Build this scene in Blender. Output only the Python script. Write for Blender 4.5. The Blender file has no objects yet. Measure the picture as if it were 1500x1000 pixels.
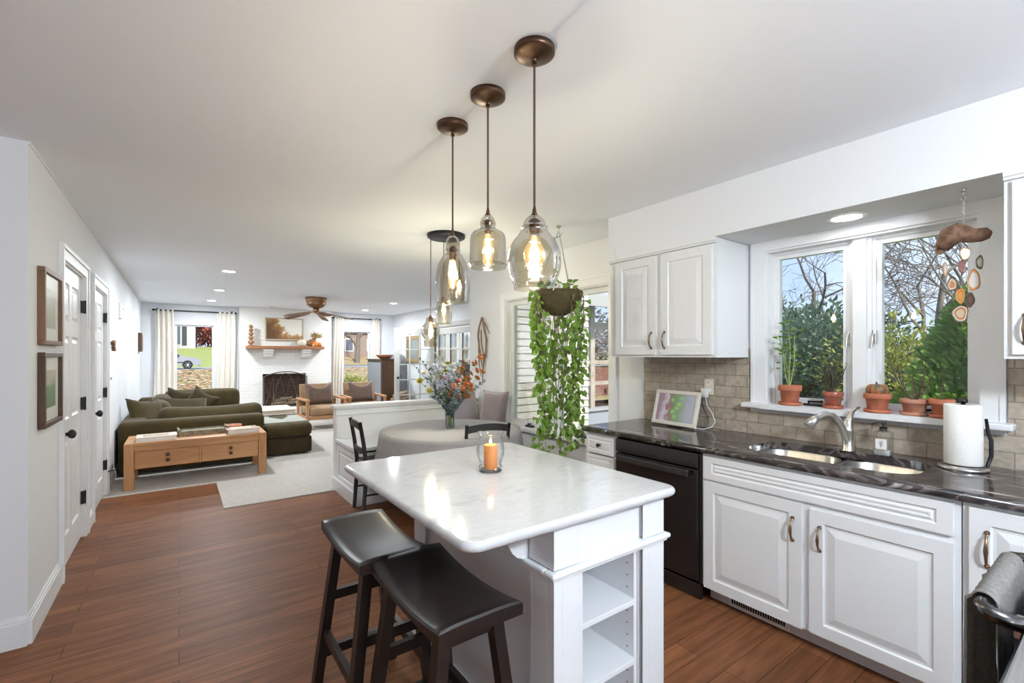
import bpy, bmesh, math, random
from mathutils import Vector, Matrix
D = bpy.data
SC = bpy.context.scene
COL = SC.collection
PI = math.pi
random.seed(7)

# ------------------------------------------------------------------ camera, sky, sun, exposure
cam_d = D.cameras.new('camera'); cam = D.objects.new('camera', cam_d); COL.objects.link(cam)
cam_d.sensor_width = 36.0; cam_d.lens = 36.0 * 673.3 / 1500.0; cam_d.shift_y = 20.0 / 1500.0
cam_d.clip_start = 0.03; cam_d.clip_end = 400
cam.location = (0, 0, 1.455); cam.rotation_euler = (PI / 2, 0, -math.atan2(488, 673.3))
SC.camera = cam
SC.view_settings.view_transform = 'Standard'; SC.view_settings.look = 'None'
SC.view_settings.gamma = 1.0; SC.view_settings.use_curve_mapping = False
SC.view_settings.exposure = 1.55
w = D.worlds.new('sky'); SC.world = w; w.use_nodes = True
nt = w.node_tree; nt.nodes.clear()
wo = nt.nodes.new('ShaderNodeOutputWorld'); bg = nt.nodes.new('ShaderNodeBackground')
tc = nt.nodes.new('ShaderNodeTexCoord'); nz = nt.nodes.new('ShaderNodeTexNoise')
nz.inputs['Scale'].default_value = 3.0; nz.inputs['Detail'].default_value = 6.0
cr = nt.nodes.new('ShaderNodeValToRGB')
cr.color_ramp.elements[0].position = 0.42; cr.color_ramp.elements[0].color = (0.46, 0.61, 0.90, 1)
cr.color_ramp.elements[1].position = 0.66; cr.color_ramp.elements[1].color = (0.74, 0.82, 0.95, 1)
nt.links.new(tc.outputs['Generated'], nz.inputs['Vector']); nt.links.new(nz.outputs['Fac'], cr.inputs['Fac'])
nt.links.new(cr.outputs['Color'], bg.inputs['Color']); nt.links.new(bg.outputs['Background'], wo.inputs['Surface'])
bg.inputs['Strength'].default_value = 0.5
sun_d = D.lights.new('sun', 'SUN'); sun_d.energy = 2.6; sun_d.angle = 0.05; sun_d.color = (1.0, 0.95, 0.86)
sun = D.objects.new('sun', sun_d); COL.objects.link(sun)
sun.rotation_euler = (math.radians(48), 0, math.radians(-8))   # high behind the house
SC.cycles.use_denoising = True
SC.cycles.max_bounces = 10; SC.cycles.diffuse_bounces = 7; SC.cycles.glossy_bounces = 4
SC.cycles.transmission_bounces = 6; SC.cycles.transparent_max_bounces = 24
SC.cycles.caustics_reflective = False; SC.cycles.caustics_refractive = False
SC.cycles.sample_clamp_indirect = 6.0
CAN_W = 15.5        # recessed ceiling lights
FILL_W = 72.0        # fill light added out of view behind the viewer
BULB_W = 4.6
TABLE_W = 11.0       # bulbs over the dining table        # bulbs of the hanging lamps

# ------------------------------------------------------------------ mesh helper
JR = random.Random(5)
class MB:
    def __init__(s):
        s.v = []; s.f = []; s.sm = []; s.mi = []
    def add(s, vs, fs, smooth=False, mi=0):
        o = len(s.v); s.v += [tuple(p) for p in vs]
        for q in fs:
            s.f.append(tuple(i + o for i in q)); s.sm.append(smooth); s.mi.append(mi)
        return s
    def box(s, x0, x1, y0, y1, z0, z1, b=0.0, mi=0, seg=1):
        if x0 > x1: x0, x1 = x1, x0
        if y0 > y1: y0, y1 = y1, y0
        if z0 > z1: z0, z1 = z1, z0
        e = [JR.uniform(0, 0.0005) for _ in range(6)]   # no two boards share exactly one plane
        x0 -= e[0]; x1 += e[1]; y0 -= e[2]; y1 += e[3]; z0 -= e[4]; z1 += e[5]
        if b <= 0:
            vs = [(x, y, z) for x in (x0, x1) for y in (y0, y1) for z in (z0, z1)]
            return s.add(vs, [(0, 1, 3, 2), (4, 6, 7, 5), (0, 4, 5, 1), (2, 3, 7, 6), (0, 2, 6, 4), (1, 5, 7, 3)], False, mi)
        return s.rbox(((x0 + x1) / 2, (y0 + y1) / 2, (z0 + z1) / 2), (x1 - x0, y1 - y0, z1 - z0), b, seg, mi=mi)
    def rbox(s, c, size, r, seg=3, puff=0.0, mi=0, n=0):
        """rounded box: faces gridded, edges of radius r; puff swells the faces"""
        hs = [d / 2 for d in size]; r = min(r, min(hs) * 0.999)
        def ticks(h):
            k = [-h + r * (1 - math.cos(t * PI / 2 / seg)) if seg > 1 else -h + r * t for t in range(seg + 1)]
            mid = [(-h + r) + (2 * (h - r)) * (j + 1) / (n + 1) for j in range(n)]
            return k + mid + [-q for q in reversed(k)]
        T = [ticks(h) for h in hs]; cache = {}; vs = []; fs = []
        def vert(p):
            key = tuple(round(a, 6) for a in p)
            if key in cache: return cache[key]
            inn = [max(-(h - r), min(h - r, a)) for a, h in zip(p, hs)]
            d = [a - b for a, b in zip(p, inn)]; l = math.sqrt(sum(a * a for a in d))
            if l > 1e-9: q = [i + r * a / l for i, a in zip(inn, d)]
            else: q = list(p)
            if puff:
                u = [max(0.0, 1 - (a / h) ** 2) for a, h in zip(q, hs)]
                q = [q[0] + puff * (q[0] / hs[0]) * u[1] * u[2], q[1] + puff * (q[1] / hs[1]) * u[0] * u[2], q[2] + puff * (q[2] / hs[2]) * u[0] * u[1]]
            cache[key] = len(vs); vs.append(tuple(c[i] + q[i] for i in range(3)))
            return cache[key]
        for ax in range(3):
            a1, a2 = (ax + 1) % 3, (ax + 2) % 3
            for sg in (-1, 1):
                for i in range(len(T[a1]) - 1):
                    for j in range(len(T[a2]) - 1):
                        ids = []
                        for (ii, jj) in ((i, j), (i + 1, j), (i + 1, j + 1), (i, j + 1)):
                            p = [0, 0, 0]; p[ax] = sg * hs[ax]; p[a1] = T[a1][ii]; p[a2] = T[a2][jj]
                            ids.append(vert(p))
                        if sg < 0: ids.reverse()
                        ids2 = [a for k, a in enumerate(ids) if a != ids[k - 1]]
                        if len(set(ids2)) >= 3: fs.append(tuple(ids2))
        return s.add(vs, fs, seg > 1 or puff > 0, mi)
    def cyl(s, p0, p1, r0, r1=None, n=14, mi=0, caps=True, smooth=True):
        return s.tube([p0, p1], [r0, r0 if r1 is None else r1], n, mi, caps, smooth)
    def tube(s, pts, r, n=8, mi=0, caps=True, smooth=True, flat=1.0):
        pts = [Vector(p) for p in pts]; m = len(pts)
        rs = r if isinstance(r, (list, tuple)) else [r] * m
        vs = []; fs = []; up = None
        for i, p in enumerate(pts):
            t = (pts[min(i + 1, m - 1)] - pts[max(i - 1, 0)])
            if t.length < 1e-9: t = Vector((0, 0, 1))
            t.normalize()
            if up is None: up = Vector((1, 0, 0)) if abs(t.z) > 0.9 else Vector((0, 0, 1))
            a = t.cross(up)
            if a.length < 1e-5: a = t.cross(Vector((0, 1, 0)))
            a.normalize(); b = a.cross(t); up = b
            for k in range(n):
                g = 2 * PI * k / n
                vs.append(p + a * (math.cos(g) * rs[i]) + b * (math.sin(g) * rs[i] * flat))
        for i in range(m - 1):
            for k in range(n):
                k2 = (k + 1) % n
                fs.append((i * n + k, i * n + k2, (i + 1) * n + k2, (i + 1) * n + k))
        s.add(vs, fs, smooth, mi)
        if caps:
            s.add(vs[:n], [tuple(range(n))], False, mi); s.add(vs[-n:], [tuple(reversed(range(n)))], False, mi)
        return s
    def lathe(s, prof, c=(0, 0, 0), n=24, mi=0, smooth=True, sy=1.0):
        vs = []; fs = []; m = len(prof)
        for (r, z) in prof:
            for k in range(n):
                g = 2 * PI * k / n
                vs.append((c[0] + r * math.cos(g), c[1] + r * math.sin(g) * sy, c[2] + z))
        for i in range(m - 1):
            for k in range(n):
                k2 = (k + 1) % n
                fs.append((i * n + k, i * n + k2, (i + 1) * n + k2, (i + 1) * n + k))
        return s.add(vs, fs, smooth, mi)
    def ball(s, c, r, nu=12, nv=8, mi=0):
        r = r if isinstance(r, (list, tuple)) else (r, r, r)
        vs = [(c[0], c[1], c[2] - r[2])]; fs = []
        for i in range(1, nv):
            t = PI * i / nv
            for k in range(nu):
                g = 2 * PI * k / nu
                vs.append((c[0] + r[0] * math.sin(t) * math.cos(g), c[1] + r[1] * math.sin(t) * math.sin(g), c[2] - r[2] * math.cos(t)))
        vs.append((c[0], c[1], c[2] + r[2])); e = len(vs) - 1
        for k in range(nu):
            fs.append((0, 1 + (k + 1) % nu, 1 + k)); fs.append((e, e - nu + k, e - nu + (k + 1) % nu))
        for i in range(nv - 2):
            for k in range(nu):
                a = 1 + i * nu
                fs.append((a + k, a + (k + 1) % nu, a + nu + (k + 1) % nu, a + nu + k))
        return s.add(vs, fs, True, mi)
    def prism(s, poly, ax, a, b, mi=0, smooth=False):
        """extrude a 2D polygon along axis ax ('x','y','z') from a to b; polygon in the other two axes in order"""
        def pt(p, h):
            return {'x': (h, p[0], p[1]), 'y': (p[0], h, p[1]), 'z': (p[0], p[1], h)}[ax]
        n = len(poly); vs = [pt(p, a) for p in poly] + [pt(p, b) for p in poly]
        s.add(vs, [tuple(range(n)), tuple(range(2 * n - 1, n - 1, -1))], False, mi)
        return s.add(vs, [(i, i + n, (i + 1) % n + n, (i + 1) % n) for i in range(n)], smooth, mi)
    def panel(s, O, U, V, N, xs, ys, cells, prof, T, mi=0):
        """a board of thickness T with ringed (raised / sunk) panels in the given grid cells; O is the lower corner on the front face"""
        O, U, V, N = Vector(O), Vector(U), Vector(V), Vector(N)
        P = lambda x, y, d=0: O + U * x + V * y + N * d
        for i in range(len(xs) - 1):
            for j in range(len(ys) - 1):
                a, b, c, d = xs[i], xs[i + 1], ys[j], ys[j + 1]
                if (i, j) not in cells:
                    s.add([P(a, c), P(b, c), P(b, d), P(a, d)], [(0, 1, 2, 3)], False, mi); continue
                vs = []; fs = []
                for (ins, dep) in prof:
                    vs += [P(a + ins, c + ins, dep), P(b - ins, c + ins, dep), P(b - ins, d - ins, dep), P(a + ins, d - ins, dep)]
                for r in range(len(prof) - 1):
                    for k in range(4):
                        fs.append((r * 4 + k, r * 4 + (k + 1) % 4, r * 4 + 4 + (k + 1) % 4, r * 4 + 4 + k))
                fs.append(tuple(range(len(vs) - 4, len(vs))))
                s.add(vs, fs, False, mi)
        w, h = xs[-1], ys[-1]; w0, h0 = xs[0], ys[0]
        c = [P(w0, h0), P(w, h0), P(w, h), P(w0, h), P(w0, h0, -T), P(w, h0, -T), P(w, h, -T), P(w0, h, -T)]
        return s.add(c, [(1, 0, 4, 5), (2, 1, 5, 6), (3, 2, 6, 7), (0, 3, 7, 4), (7, 6, 5, 4)], False, mi)
    def pillow(s, w, h, t, m=None, chop=0.0, n=12, mi=0):
        vs = []; fs = []
        for sg in (1, -1):
            o = len(vs)
            for i in range(n + 1):
                for j in range(n + 1):
                    u = -1 + 2 * i / n; v = -1 + 2 * j / n
                    th = t / 2 * (max(0, 1 - u ** 4) * max(0, 1 - v ** 4)) ** 0.5
                    pin = 1 - 0.10 * (1 - u * u) * v * v; pin2 = 1 - 0.10 * (1 - v * v) * u * u
                    y = h / 2 * v * pin - chop * max(0, 1 - (u / 0.75) ** 2) * max(0, (v + 0.2) / 1.2) ** 2
                    vs.append((w / 2 * u * pin2, sg * th, y + 0.0))
            for i in range(n):
                for j in range(n):
                    q = (o + i * (n + 1) + j, o + (i + 1) * (n + 1) + j, o + (i + 1) * (n + 1) + j + 1, o + i * (n + 1) + j + 1)
                    fs.append(q if sg < 0 else q[::-1])
        if m is not None: vs = [m @ Vector(p) for p in vs]
        return s.add(vs, fs, True, mi)
    def cloth(s, fn, nu, nv, mi=0, close=False):
        vs = [fn(i / nu, j / nv) for i in range(nu + 1) for j in range(nv + 1)]
        fs = [(i * (nv + 1) + j, (i + 1) * (nv + 1) + j, (i + 1) * (nv + 1) + j + 1, i * (nv + 1) + j + 1) for i in range(nu) for j in range(nv)]
        return s.add(vs, fs, True, mi)
    def xf(s, m, start=0):
        s.v[start:] = [tuple(m @ Vector(p)) for p in s.v[start:]]
        return s

def wloc(o):
    l = Vector((0, 0, 0))
    while o is not None:
        l = l + o.location; o = o.parent
    return l
def link(name, mb, mats, parent=None, base=False):
    off = wloc(parent) if parent is not None else Vector((0, 0, 0))
    loc = Vector((0, 0, 0))
    if base and parent is None:
        xs = [p[0] for p in mb.v]; ys = [p[1] for p in mb.v]; zs = [p[2] for p in mb.v]
        loc = Vector(((min(xs) + max(xs)) / 2, (min(ys) + max(ys)) / 2, min(zs))); off = loc
    me = D.meshes.new(name)
    me.from_pydata([tuple(Vector(p) - off) for p in mb.v], [], mb.f)
    for m in (mats if isinstance(mats, (list, tuple)) else [mats]): me.materials.append(m)
    me.polygons.foreach_set('use_smooth', mb.sm); me.polygons.foreach_set('material_index', mb.mi)
    bm = bmesh.new(); bm.from_mesh(me); bmesh.ops.remove_doubles(bm, verts=bm.verts, dist=1e-5)
    bm.to_mesh(me); bm.free(); me.update()
    o = D.objects.new(name, me); COL.objects.link(o); o.location = loc
    if parent is not None: o.parent = parent
    return o
def part(name, mb, mats, parent, label=None, stuff=False):
    o = link(name, mb, mats, parent)
    if label: o['label'] = label
    if stuff: o['kind'] = 'stuff'
    return o
def T(name, label, cat, loc=(0, 0, 0), group=None):
    o = D.objects.new(name, None); o.empty_display_size = 0.05; COL.objects.link(o); o.location = loc
    o['label'] = label; o['category'] = cat
    if group: o['group'] = group
    return o
def solo(name, mb, mats, label, cat, group=None, kind=None):
    o = link(name, mb, mats, None, True); o['label'] = label; o['category'] = cat
    if group: o['group'] = group
    if kind: o['kind'] = kind
    return o
def struct(name, mb, mats, parent=None):
    o = link(name, mb, mats, parent)
    if parent is None: o['kind'] = 'structure'
    return o
def sroot(name, loc=(0, 0, 0)):
    o = D.objects.new(name, None); COL.objects.link(o); o.location = loc; o['kind'] = 'structure'; return o
def dup(root, loc, rz=0.0, label=None, group=None):
    r = root.copy(); COL.objects.link(r); r.location = loc; r.rotation_euler = (0, 0, rz)
    if label: r['label'] = label
    if group: r['group'] = group
    for ch in list(root.children):
        c = ch.copy(); COL.objects.link(c); c.parent = r
        for g in ch.children:
            d = g.copy(); COL.objects.link(d); d.parent = c
    return r
def lamp(name, kind, loc, watts, size=0.1, color=(1, 0.93, 0.84), rot=(0, 0, 0), parent=None):
    d = D.lights.new(name, kind); d.energy = watts; d.color = color
    if kind == 'AREA': d.shape = 'DISK'; d.size = size
    if kind == 'POINT': d.shadow_soft_size = size
    o = D.objects.new(name, d); COL.objects.link(o)
    if parent is not None:
        o.parent = parent; o.location = Vector(loc) - wloc(parent)
    else: o.location = loc
    o.rotation_euler = rot
    return o
def RZ(a, c=(0, 0, 0)): return Matrix.Translation(c) @ Matrix.Rotation(a, 4, 'Z')
def arc(cx, cy, r, a0, a1, n): return [(cx + r * math.cos(a0 + (a1 - a0) * i / n), cy + r * math.sin(a0 + (a1 - a0) * i / n)) for i in range(n + 1)]

# ------------------------------------------------------------------ materials
def base_mat(name):
    m = D.materials.new(name); m.use_nodes = True; n = m.node_tree
    b = n.nodes['Principled BSDF']; return m, n, b
def coords(n, scale=(1, 1, 1), order='XYZ', rot=(0, 0, 0)):
    t = n.nodes.new('ShaderNodeTexCoord'); out = t.outputs['Object']
    if order != 'XYZ':
        sp = n.nodes.new('ShaderNodeSeparateXYZ'); cb = n.nodes.new('ShaderNodeCombineXYZ')
        n.links.new(out, sp.inputs[0])
        for k, a in enumerate(order): n.links.new(sp.outputs['XYZ'.index(a)], cb.inputs[k])
        out = cb.outputs[0]
    mp = n.nodes.new('ShaderNodeMapping'); mp.inputs['Scale'].default_value = scale; mp.inputs['Rotation'].default_value = rot
    n.links.new(out, mp.inputs['Vector']); return mp.outputs['Vector']
def ramp(n, fac, stops):
    r = n.nodes.new('ShaderNodeValToRGB'); e = r.color_ramp.elements
    while len(e) < len(stops): e.new(0.5)
    for k, (p, c) in enumerate(stops): e[k].position = p; e[k].color = (c[0], c[1], c[2], 1)
    n.links.new(fac, r.inputs['Fac']); return r.outputs['Color']
def noise(n, vec, scale, detail=4, dist=0.0):
    t = n.nodes.new('ShaderNodeTexNoise'); t.inputs['Scale'].default_value = scale; t.inputs['Detail'].default_value = detail
    t.inputs['Distortion'].default_value = dist
    n.links.new(vec, t.inputs['Vector']); return t.outputs['Fac']
def bump(n, b, h, strength, dist=0.01):
    k = n.nodes.new('ShaderNodeBump'); k.inputs['Strength'].default_value = strength; k.inputs['Distance'].default_value = dist
    n.links.new(h, k.inputs['Height']); n.links.new(k.outputs['Normal'], b.inputs['Normal'])
def mat(name, col, rough=0.5, metal=0.0, var=None, vscale=8.0, vstretch=(1, 1, 1), bmp=0.0, bscale=60.0, bstretch=(1, 1, 1), coat=0.0, sheen=0.0, spec=0.5):
    m, n, b = base_mat(name)
    b.inputs['Base Color'].default_value = (*col, 1); b.inputs['Roughness'].default_value = rough; b.inputs['Metallic'].default_value = metal
    b.inputs['Coat Weight'].default_value = coat; b.inputs['Sheen Weight'].default_value = sheen; b.inputs['Specular IOR Level'].default_value = spec
    vec = coords(n, vstretch)
    f = noise(n, vec, vscale)
    c2 = var if var else tuple(c * 0.96 for c in col)
    n.links.new(ramp(n, f, [(0.35, col), (0.65, c2)]), b.inputs['Base Color'])
    if bmp: bump(n, b, noise(n, coords(n, bstretch), bscale, 3), bmp, 0.004)
    return m
def wood(name, c1, c2, axis='X', scale=5.0, rough=0.45, coat=0.0, bmp=0.05):
    m, n, b = base_mat(name); st = {'X': (0.12, 1, 1), 'Y': (1, 0.12, 1), 'Z': (1, 1, 0.12)}[axis]
    f = noise(n, coords(n, st), scale * 6, 6, 1.2); f2 = noise(n, coords(n, st), scale * 1.5, 3, 0.6)
    mx = n.nodes.new('ShaderNodeMath'); mx.operation = 'ADD'; n.links.new(f, mx.inputs[0]); n.links.new(f2, mx.inputs[1])
    mu = n.nodes.new('ShaderNodeMath'); mu.operation = 'MULTIPLY'; mu.inputs[1].default_value = 0.5; n.links.new(mx.outputs[0], mu.inputs[0])
    n.links.new(ramp(n, mu.outputs[0], [(0.36, c1), (0.62, c2)]), b.inputs['Base Color'])
    b.inputs['Roughness'].default_value = rough; b.inputs['Coat Weight'].default_value = coat
    bump(n, b, f, bmp, 0.004); return m
def glass(name, tint=(1, 1, 1), refl=0.06, rough=0.0, edge=None, wavy=0.0, mx_=0.7):
    """clear thin glass: lets light straight through, mirrors more at grazing angles; edge = darker tint where the wall is seen edge-on"""
    m, n, b = base_mat(name); n.nodes.remove(b)
    out = n.nodes['Material Output']; tr = n.nodes.new('ShaderNodeBsdfTransparent'); gl = n.nodes.new('ShaderNodeBsdfGlossy')
    tr.inputs['Color'].default_value = (*tint, 1); gl.inputs['Roughness'].default_value = rough
    lw = n.nodes.new('ShaderNodeLayerWeight'); lw.inputs['Blend'].default_value = 0.25
    mx = n.nodes.new('ShaderNodeMixShader'); mr = n.nodes.new('ShaderNodeMapRange')
    mr.inputs['To Min'].default_value = refl; mr.inputs['To Max'].default_value = mx_
    n.links.new(lw.outputs['Fresnel'], mr.inputs['Value']); n.links.new(mr.outputs['Result'], mx.inputs['Fac'])
    if edge:
        c = n.nodes.new('ShaderNodeMixRGB'); c.inputs['Color1'].default_value = (*tint, 1); c.inputs['Color2'].default_value = (*edge, 1)
        pw = n.nodes.new('ShaderNodeMath'); pw.operation = 'POWER'; pw.inputs[1].default_value = 2.0
        n.links.new(lw.outputs['Facing'], pw.inputs[0]); n.links.new(pw.outputs[0], c.inputs['Fac']); n.links.new(c.outputs[0], tr.inputs['Color'])
    if wavy:
        k = n.nodes.new('ShaderNodeBump'); k.inputs['Strength'].default_value = wavy; k.inputs['Distance'].default_value = 0.003
        n.links.new(noise(n, coords(n), 90, 2), k.inputs['Height']); n.links.new(k.outputs[0], gl.inputs['Normal']); n.links.new(k.outputs[0], lw.inputs['Normal'])
    n.links.new(tr.outputs[0], mx.inputs[1]); n.links.new(gl.outputs[0], mx.inputs[2]); n.links.new(mx.outputs[0], out.inputs['Surface'])
    return m
def emit(name, col, s):
    m, n, b = base_mat(name); b.inputs['Base Color'].default_value = (*col, 1)
    b.inputs['Emission Color'].default_value = (*col, 1); b.inputs['Emission Strength'].default_value = s; return m
def leafmat(name, c1, c2, scale=9.0, trans=0.35):
    m, n, b = base_mat(name); out = n.nodes['Material Output']
    col = ramp(n, noise(n, coords(n), scale, 2), [(0.3, c1), (0.7, c2)])
    n.links.new(col, b.inputs['Base Color']); b.inputs['Roughness'].default_value = 0.45
    t = n.nodes.new('ShaderNodeBsdfTranslucent'); n.links.new(col, t.inputs['Color'])
    mx = n.nodes.new('ShaderNodeMixShader'); mx.inputs['Fac'].default_value = trans
    n.links.new(b.outputs[0], mx.inputs[1]); n.links.new(t.outputs[0], mx.inputs[2]); n.links.new(mx.outputs[0], out.inputs['Surface'])
    return m
def brickmat(name, order, c1, c2, mortar, bw, bh, msize, rough, bmp, off=0.5, grain=None, gscale=20, gst=(1, 1, 1), origin=(0, 0)):
    m, n, b = base_mat(name); v = coords(n, (1, 1, 1), order)
    ad = n.nodes.new('ShaderNodeVectorMath'); ad.operation = 'ADD'; ad.inputs[1].default_value = (origin[0], origin[1], 0); n.links.new(v, ad.inputs[0])
    t = n.nodes.new('ShaderNodeTexBrick'); n.links.new(ad.outputs[0], t.inputs['Vector'])
    t.offset = off; t.inputs['Scale'].default_value = 1.0; t.inputs['Brick Width'].default_value = bw; t.inputs['Row Height'].default_value = bh
    t.inputs['Mortar Size'].default_value = msize; t.inputs['Mortar Smooth'].default_value = 0.2
    t.inputs['Color1'].default_value = (*c1, 1); t.inputs['Color2'].default_value = (*c2, 1); t.inputs['Mortar'].default_value = (*mortar, 1)
    col = t.outputs['Color']; g = noise(n, coords(n, gst, order), gscale, 6, 0.8)
    mx = n.nodes.new('ShaderNodeMixRGB'); mx.blend_type = 'MULTIPLY'; mx.inputs['Fac'].default_value = 1.0
    lo, hi = grain if grain else (0.93, 1.05)
    n.links.new(col, mx.inputs['Color1']); n.links.new(ramp(n, g, [(0.3, (lo,) * 3), (0.7, (hi,) * 3)]), mx.inputs['Color2'])
    n.links.new(mx.outputs[0], b.inputs['Base Color']); b.inputs['Roughness'].default_value = rough
    iv = n.nodes.new('ShaderNodeMath'); iv.operation = 'MULTIPLY_ADD'; iv.inputs[1].default_value = -1.0; n.links.new(t.outputs['Fac'], iv.inputs[0])
    gm = n.nodes.new('ShaderNodeMath'); gm.operation = 'MULTIPLY'; gm.inputs[1].default_value = 0.35; n.links.new(g, gm.inputs[0]); n.links.new(gm.outputs[0], iv.inputs[2])
    bump(n, b, iv.outputs[0], bmp, 0.006)
    return m, n, b
def stone(name, basec, veins, rough, stretch, scale):
    m, n, b = base_mat(name); v = coords(n, stretch)
    f = noise(n, v, scale, 8, 2.2)
    n.links.new(ramp(n, f, veins), b.inputs['Base Color']); b.inputs['Roughness'].default_value = rough
    b.inputs['Coat Weight'].default_value = 0.0
    return m

WALL = mat('wall_paint', (0.725, 0.74, 0.765), 0.75, var=(0.72, 0.735, 0.76), vscale=2)
CEIL = mat('ceiling_paint', (0.86, 0.90, 0.955), 0.8, vscale=2, var=(0.855, 0.895, 0.95))
TRIM = mat('trim_paint', (0.76, 0.77, 0.785), 0.35, vscale=3, var=(0.755, 0.765, 0.78))
CAB = mat('cabinet_paint', (0.745, 0.755, 0.77), 0.4, vscale=3, var=(0.74, 0.75, 0.765))
FLOOR, _, _fb = brickmat('floor_planks', 'XYZ', (0.235, 0.096, 0.042), (0.17, 0.066, 0.03), (0.05, 0.018, 0.01), 1.25, 0.127, 0.0018, 0.48, 0.22, off=0.37, grain=(0.66, 1.25), gscale=14, gst=(0.16, 2.2, 1)); _fb.inputs['Specular IOR Level'].default_value = 0.14
CARPET = mat('carpet', (0.52, 0.485, 0.435), 0.95, var=(0.45, 0.415, 0.37), vscale=22, bmp=0.5, bscale=260, sheen=0.3)
QUARTZ = stone('white_quartz', None, [(0.30, (0.46, 0.46, 0.47)), (0.42, (0.535, 0.54, 0.55)), (0.5, (0.56, 0.565, 0.575)), (0.56, (0.525, 0.53, 0.54)), (0.62, (0.56, 0.565, 0.575))], 0.09, (1, 2.2, 1), 3.2)
GRANITE = stone('dark_granite', None, [(0.30, (0.010, 0.009, 0.009)), (0.44, (0.035, 0.029, 0.029)), (0.49, (0.15, 0.125, 0.12)), (0.52, (0.03, 0.025, 0.025)), (0.60, (0.06, 0.048, 0.047)), (0.655, (0.42, 0.39, 0.37))], 0.13, (2.6, 0.6, 1), 3.2)
TILE, _, _tb = brickmat('backsplash_tile', 'YZX', (0.46, 0.39, 0.315), (0.39, 0.33, 0.265), (0.24, 0.205, 0.165), 0.156, 0.079, 0.0026, 0.45, 0.5, grain=(0.82, 1.16), gscale=26, origin=(0.03, 0.028))
BRICKW, _, _bb = brickmat('painted_brick', 'XZY', (0.79, 0.775, 0.74), (0.77, 0.755, 0.72), (0.73, 0.715, 0.68), 0.21, 0.072, 0.006, 0.6, 0.6, grain=(0.96, 1.03), gscale=30)
FIREB, _, _f2 = brickmat('firebox_brick', 'XZY', (0.12, 0.055, 0.035), (0.08, 0.04, 0.03), (0.05, 0.035, 0.03), 0.2, 0.07, 0.008, 0.9, 0.6, grain=(0.5, 1.2))
STAIN = wood('black_stain', (0.012, 0.0085, 0.0075), (0.020, 0.013, 0.011), 'X', 6, 0.36, 0.0, 0.03)
BLKW = mat('black_chair_paint', (0.022, 0.021, 0.021), 0.42, var=(0.030, 0.028, 0.027))
OAK = wood('honey_wood', (0.42, 0.20, 0.085), (0.55, 0.29, 0.13), 'X', 4, 0.45)
OAKZ = wood('honey_wood_upright', (0.42, 0.20, 0.085), (0.55, 0.29, 0.13), 'Z', 4, 0.45)
DKW = wood('dark_wood', (0.05, 0.024, 0.012), (0.085, 0.042, 0.02), 'Z', 5, 0.4)
MIDW = wood('brown_wood', (0.13, 0.065, 0.03), (0.21, 0.105, 0.05), 'Z', 5, 0.5)
MANTEL = wood('mantel_wood', (0.23, 0.09, 0.035), (0.36, 0.15, 0.06), 'X', 5, 0.5)
DRIFT = wood('driftwood', (0.16, 0.095, 0.06), (0.36, 0.24, 0.16), 'Y', 7, 0.8, 0, 0.5)
BRONZE = mat('oiled_bronze', (0.115, 0.062, 0.036), 0.36, 0.75, var=(0.09, 0.05, 0.03), vscale=20)
CORDM = mat('brown_cord', (0.10, 0.055, 0.035), 0.7)
DKMET = mat('dark_metal', (0.03, 0.03, 0.032), 0.45, 0.6)
PULL = mat('antique_pull', (0.20, 0.155, 0.125), 0.34, 0.9, var=(0.30, 0.17, 0.10), vscale=14)
STEEL = mat('brushed_steel', (0.62, 0.61, 0.59), 0.28, 1.0, var=(0.52, 0.51, 0.5), vscale=8, vstretch=(1, 20, 1))
NICKEL = mat('brushed_nickel', (0.66, 0.64, 0.60), 0.33, 1.0, var=(0.60, 0.58, 0.54), vscale=30)
CHROME = mat('bright_metal', (0.75, 0.75, 0.75), 0.12, 1.0)
BLKGL = mat('black_appliance', (0.010, 0.010, 0.011), 0.13, var=(0.012, 0.012, 0.013), coat=0.5)
BLKPL = mat('black_plastic', (0.02, 0.02, 0.02), 0.4)
DKSTEEL = mat('black_stainless', (0.10, 0.10, 0.105), 0.3, 0.9, var=(0.08, 0.08, 0.085), vstretch=(20, 1, 1))
TERRA = mat('terracotta', (0.50, 0.165, 0.085), 0.75, var=(0.40, 0.125, 0.065), vscale=14, bmp=0.1, bscale=40)
TERRA2 = mat('weathered_terracotta', (0.42, 0.15, 0.085), 0.8, var=(0.50, 0.30, 0.22), vscale=9, bmp=0.1, bscale=40)
GLAZE = mat('glazed_terracotta', (0.30, 0.085, 0.05), 0.3, var=(0.36, 0.11, 0.06), vscale=10)
SOIL = mat('soil', (0.045, 0.028, 0.018), 0.95, bmp=0.8, bscale=90)
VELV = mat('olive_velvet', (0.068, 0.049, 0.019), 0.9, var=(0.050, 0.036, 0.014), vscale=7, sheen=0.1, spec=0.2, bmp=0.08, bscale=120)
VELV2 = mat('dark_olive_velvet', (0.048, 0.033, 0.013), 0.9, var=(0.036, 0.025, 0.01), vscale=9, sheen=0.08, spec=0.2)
SAGE = mat('sage_cover', (0.34, 0.345, 0.29), 0.9, var=(0.29, 0.295, 0.24), vscale=10, sheen=0.3)
CREAM = mat('cream_wool', (0.62, 0.53, 0.44), 0.95, var=(0.56, 0.48, 0.40), vscale=14, sheen=0.3, bmp=0.3, bscale=200)
LEATH = mat('tan_leather', (0.36, 0.22, 0.12), 0.5, var=(0.29, 0.17, 0.09), vscale=6)
BRPIL = mat('brown_suede', (0.125, 0.075, 0.05), 0.85, var=(0.085, 0.05, 0.035), vscale=10, sheen=0.4)
MAUVE = mat('mauve_velvet', (0.335, 0.29, 0.32), 0.75, var=(0.28, 0.24, 0.27), vscale=6, sheen=0.8)
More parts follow.
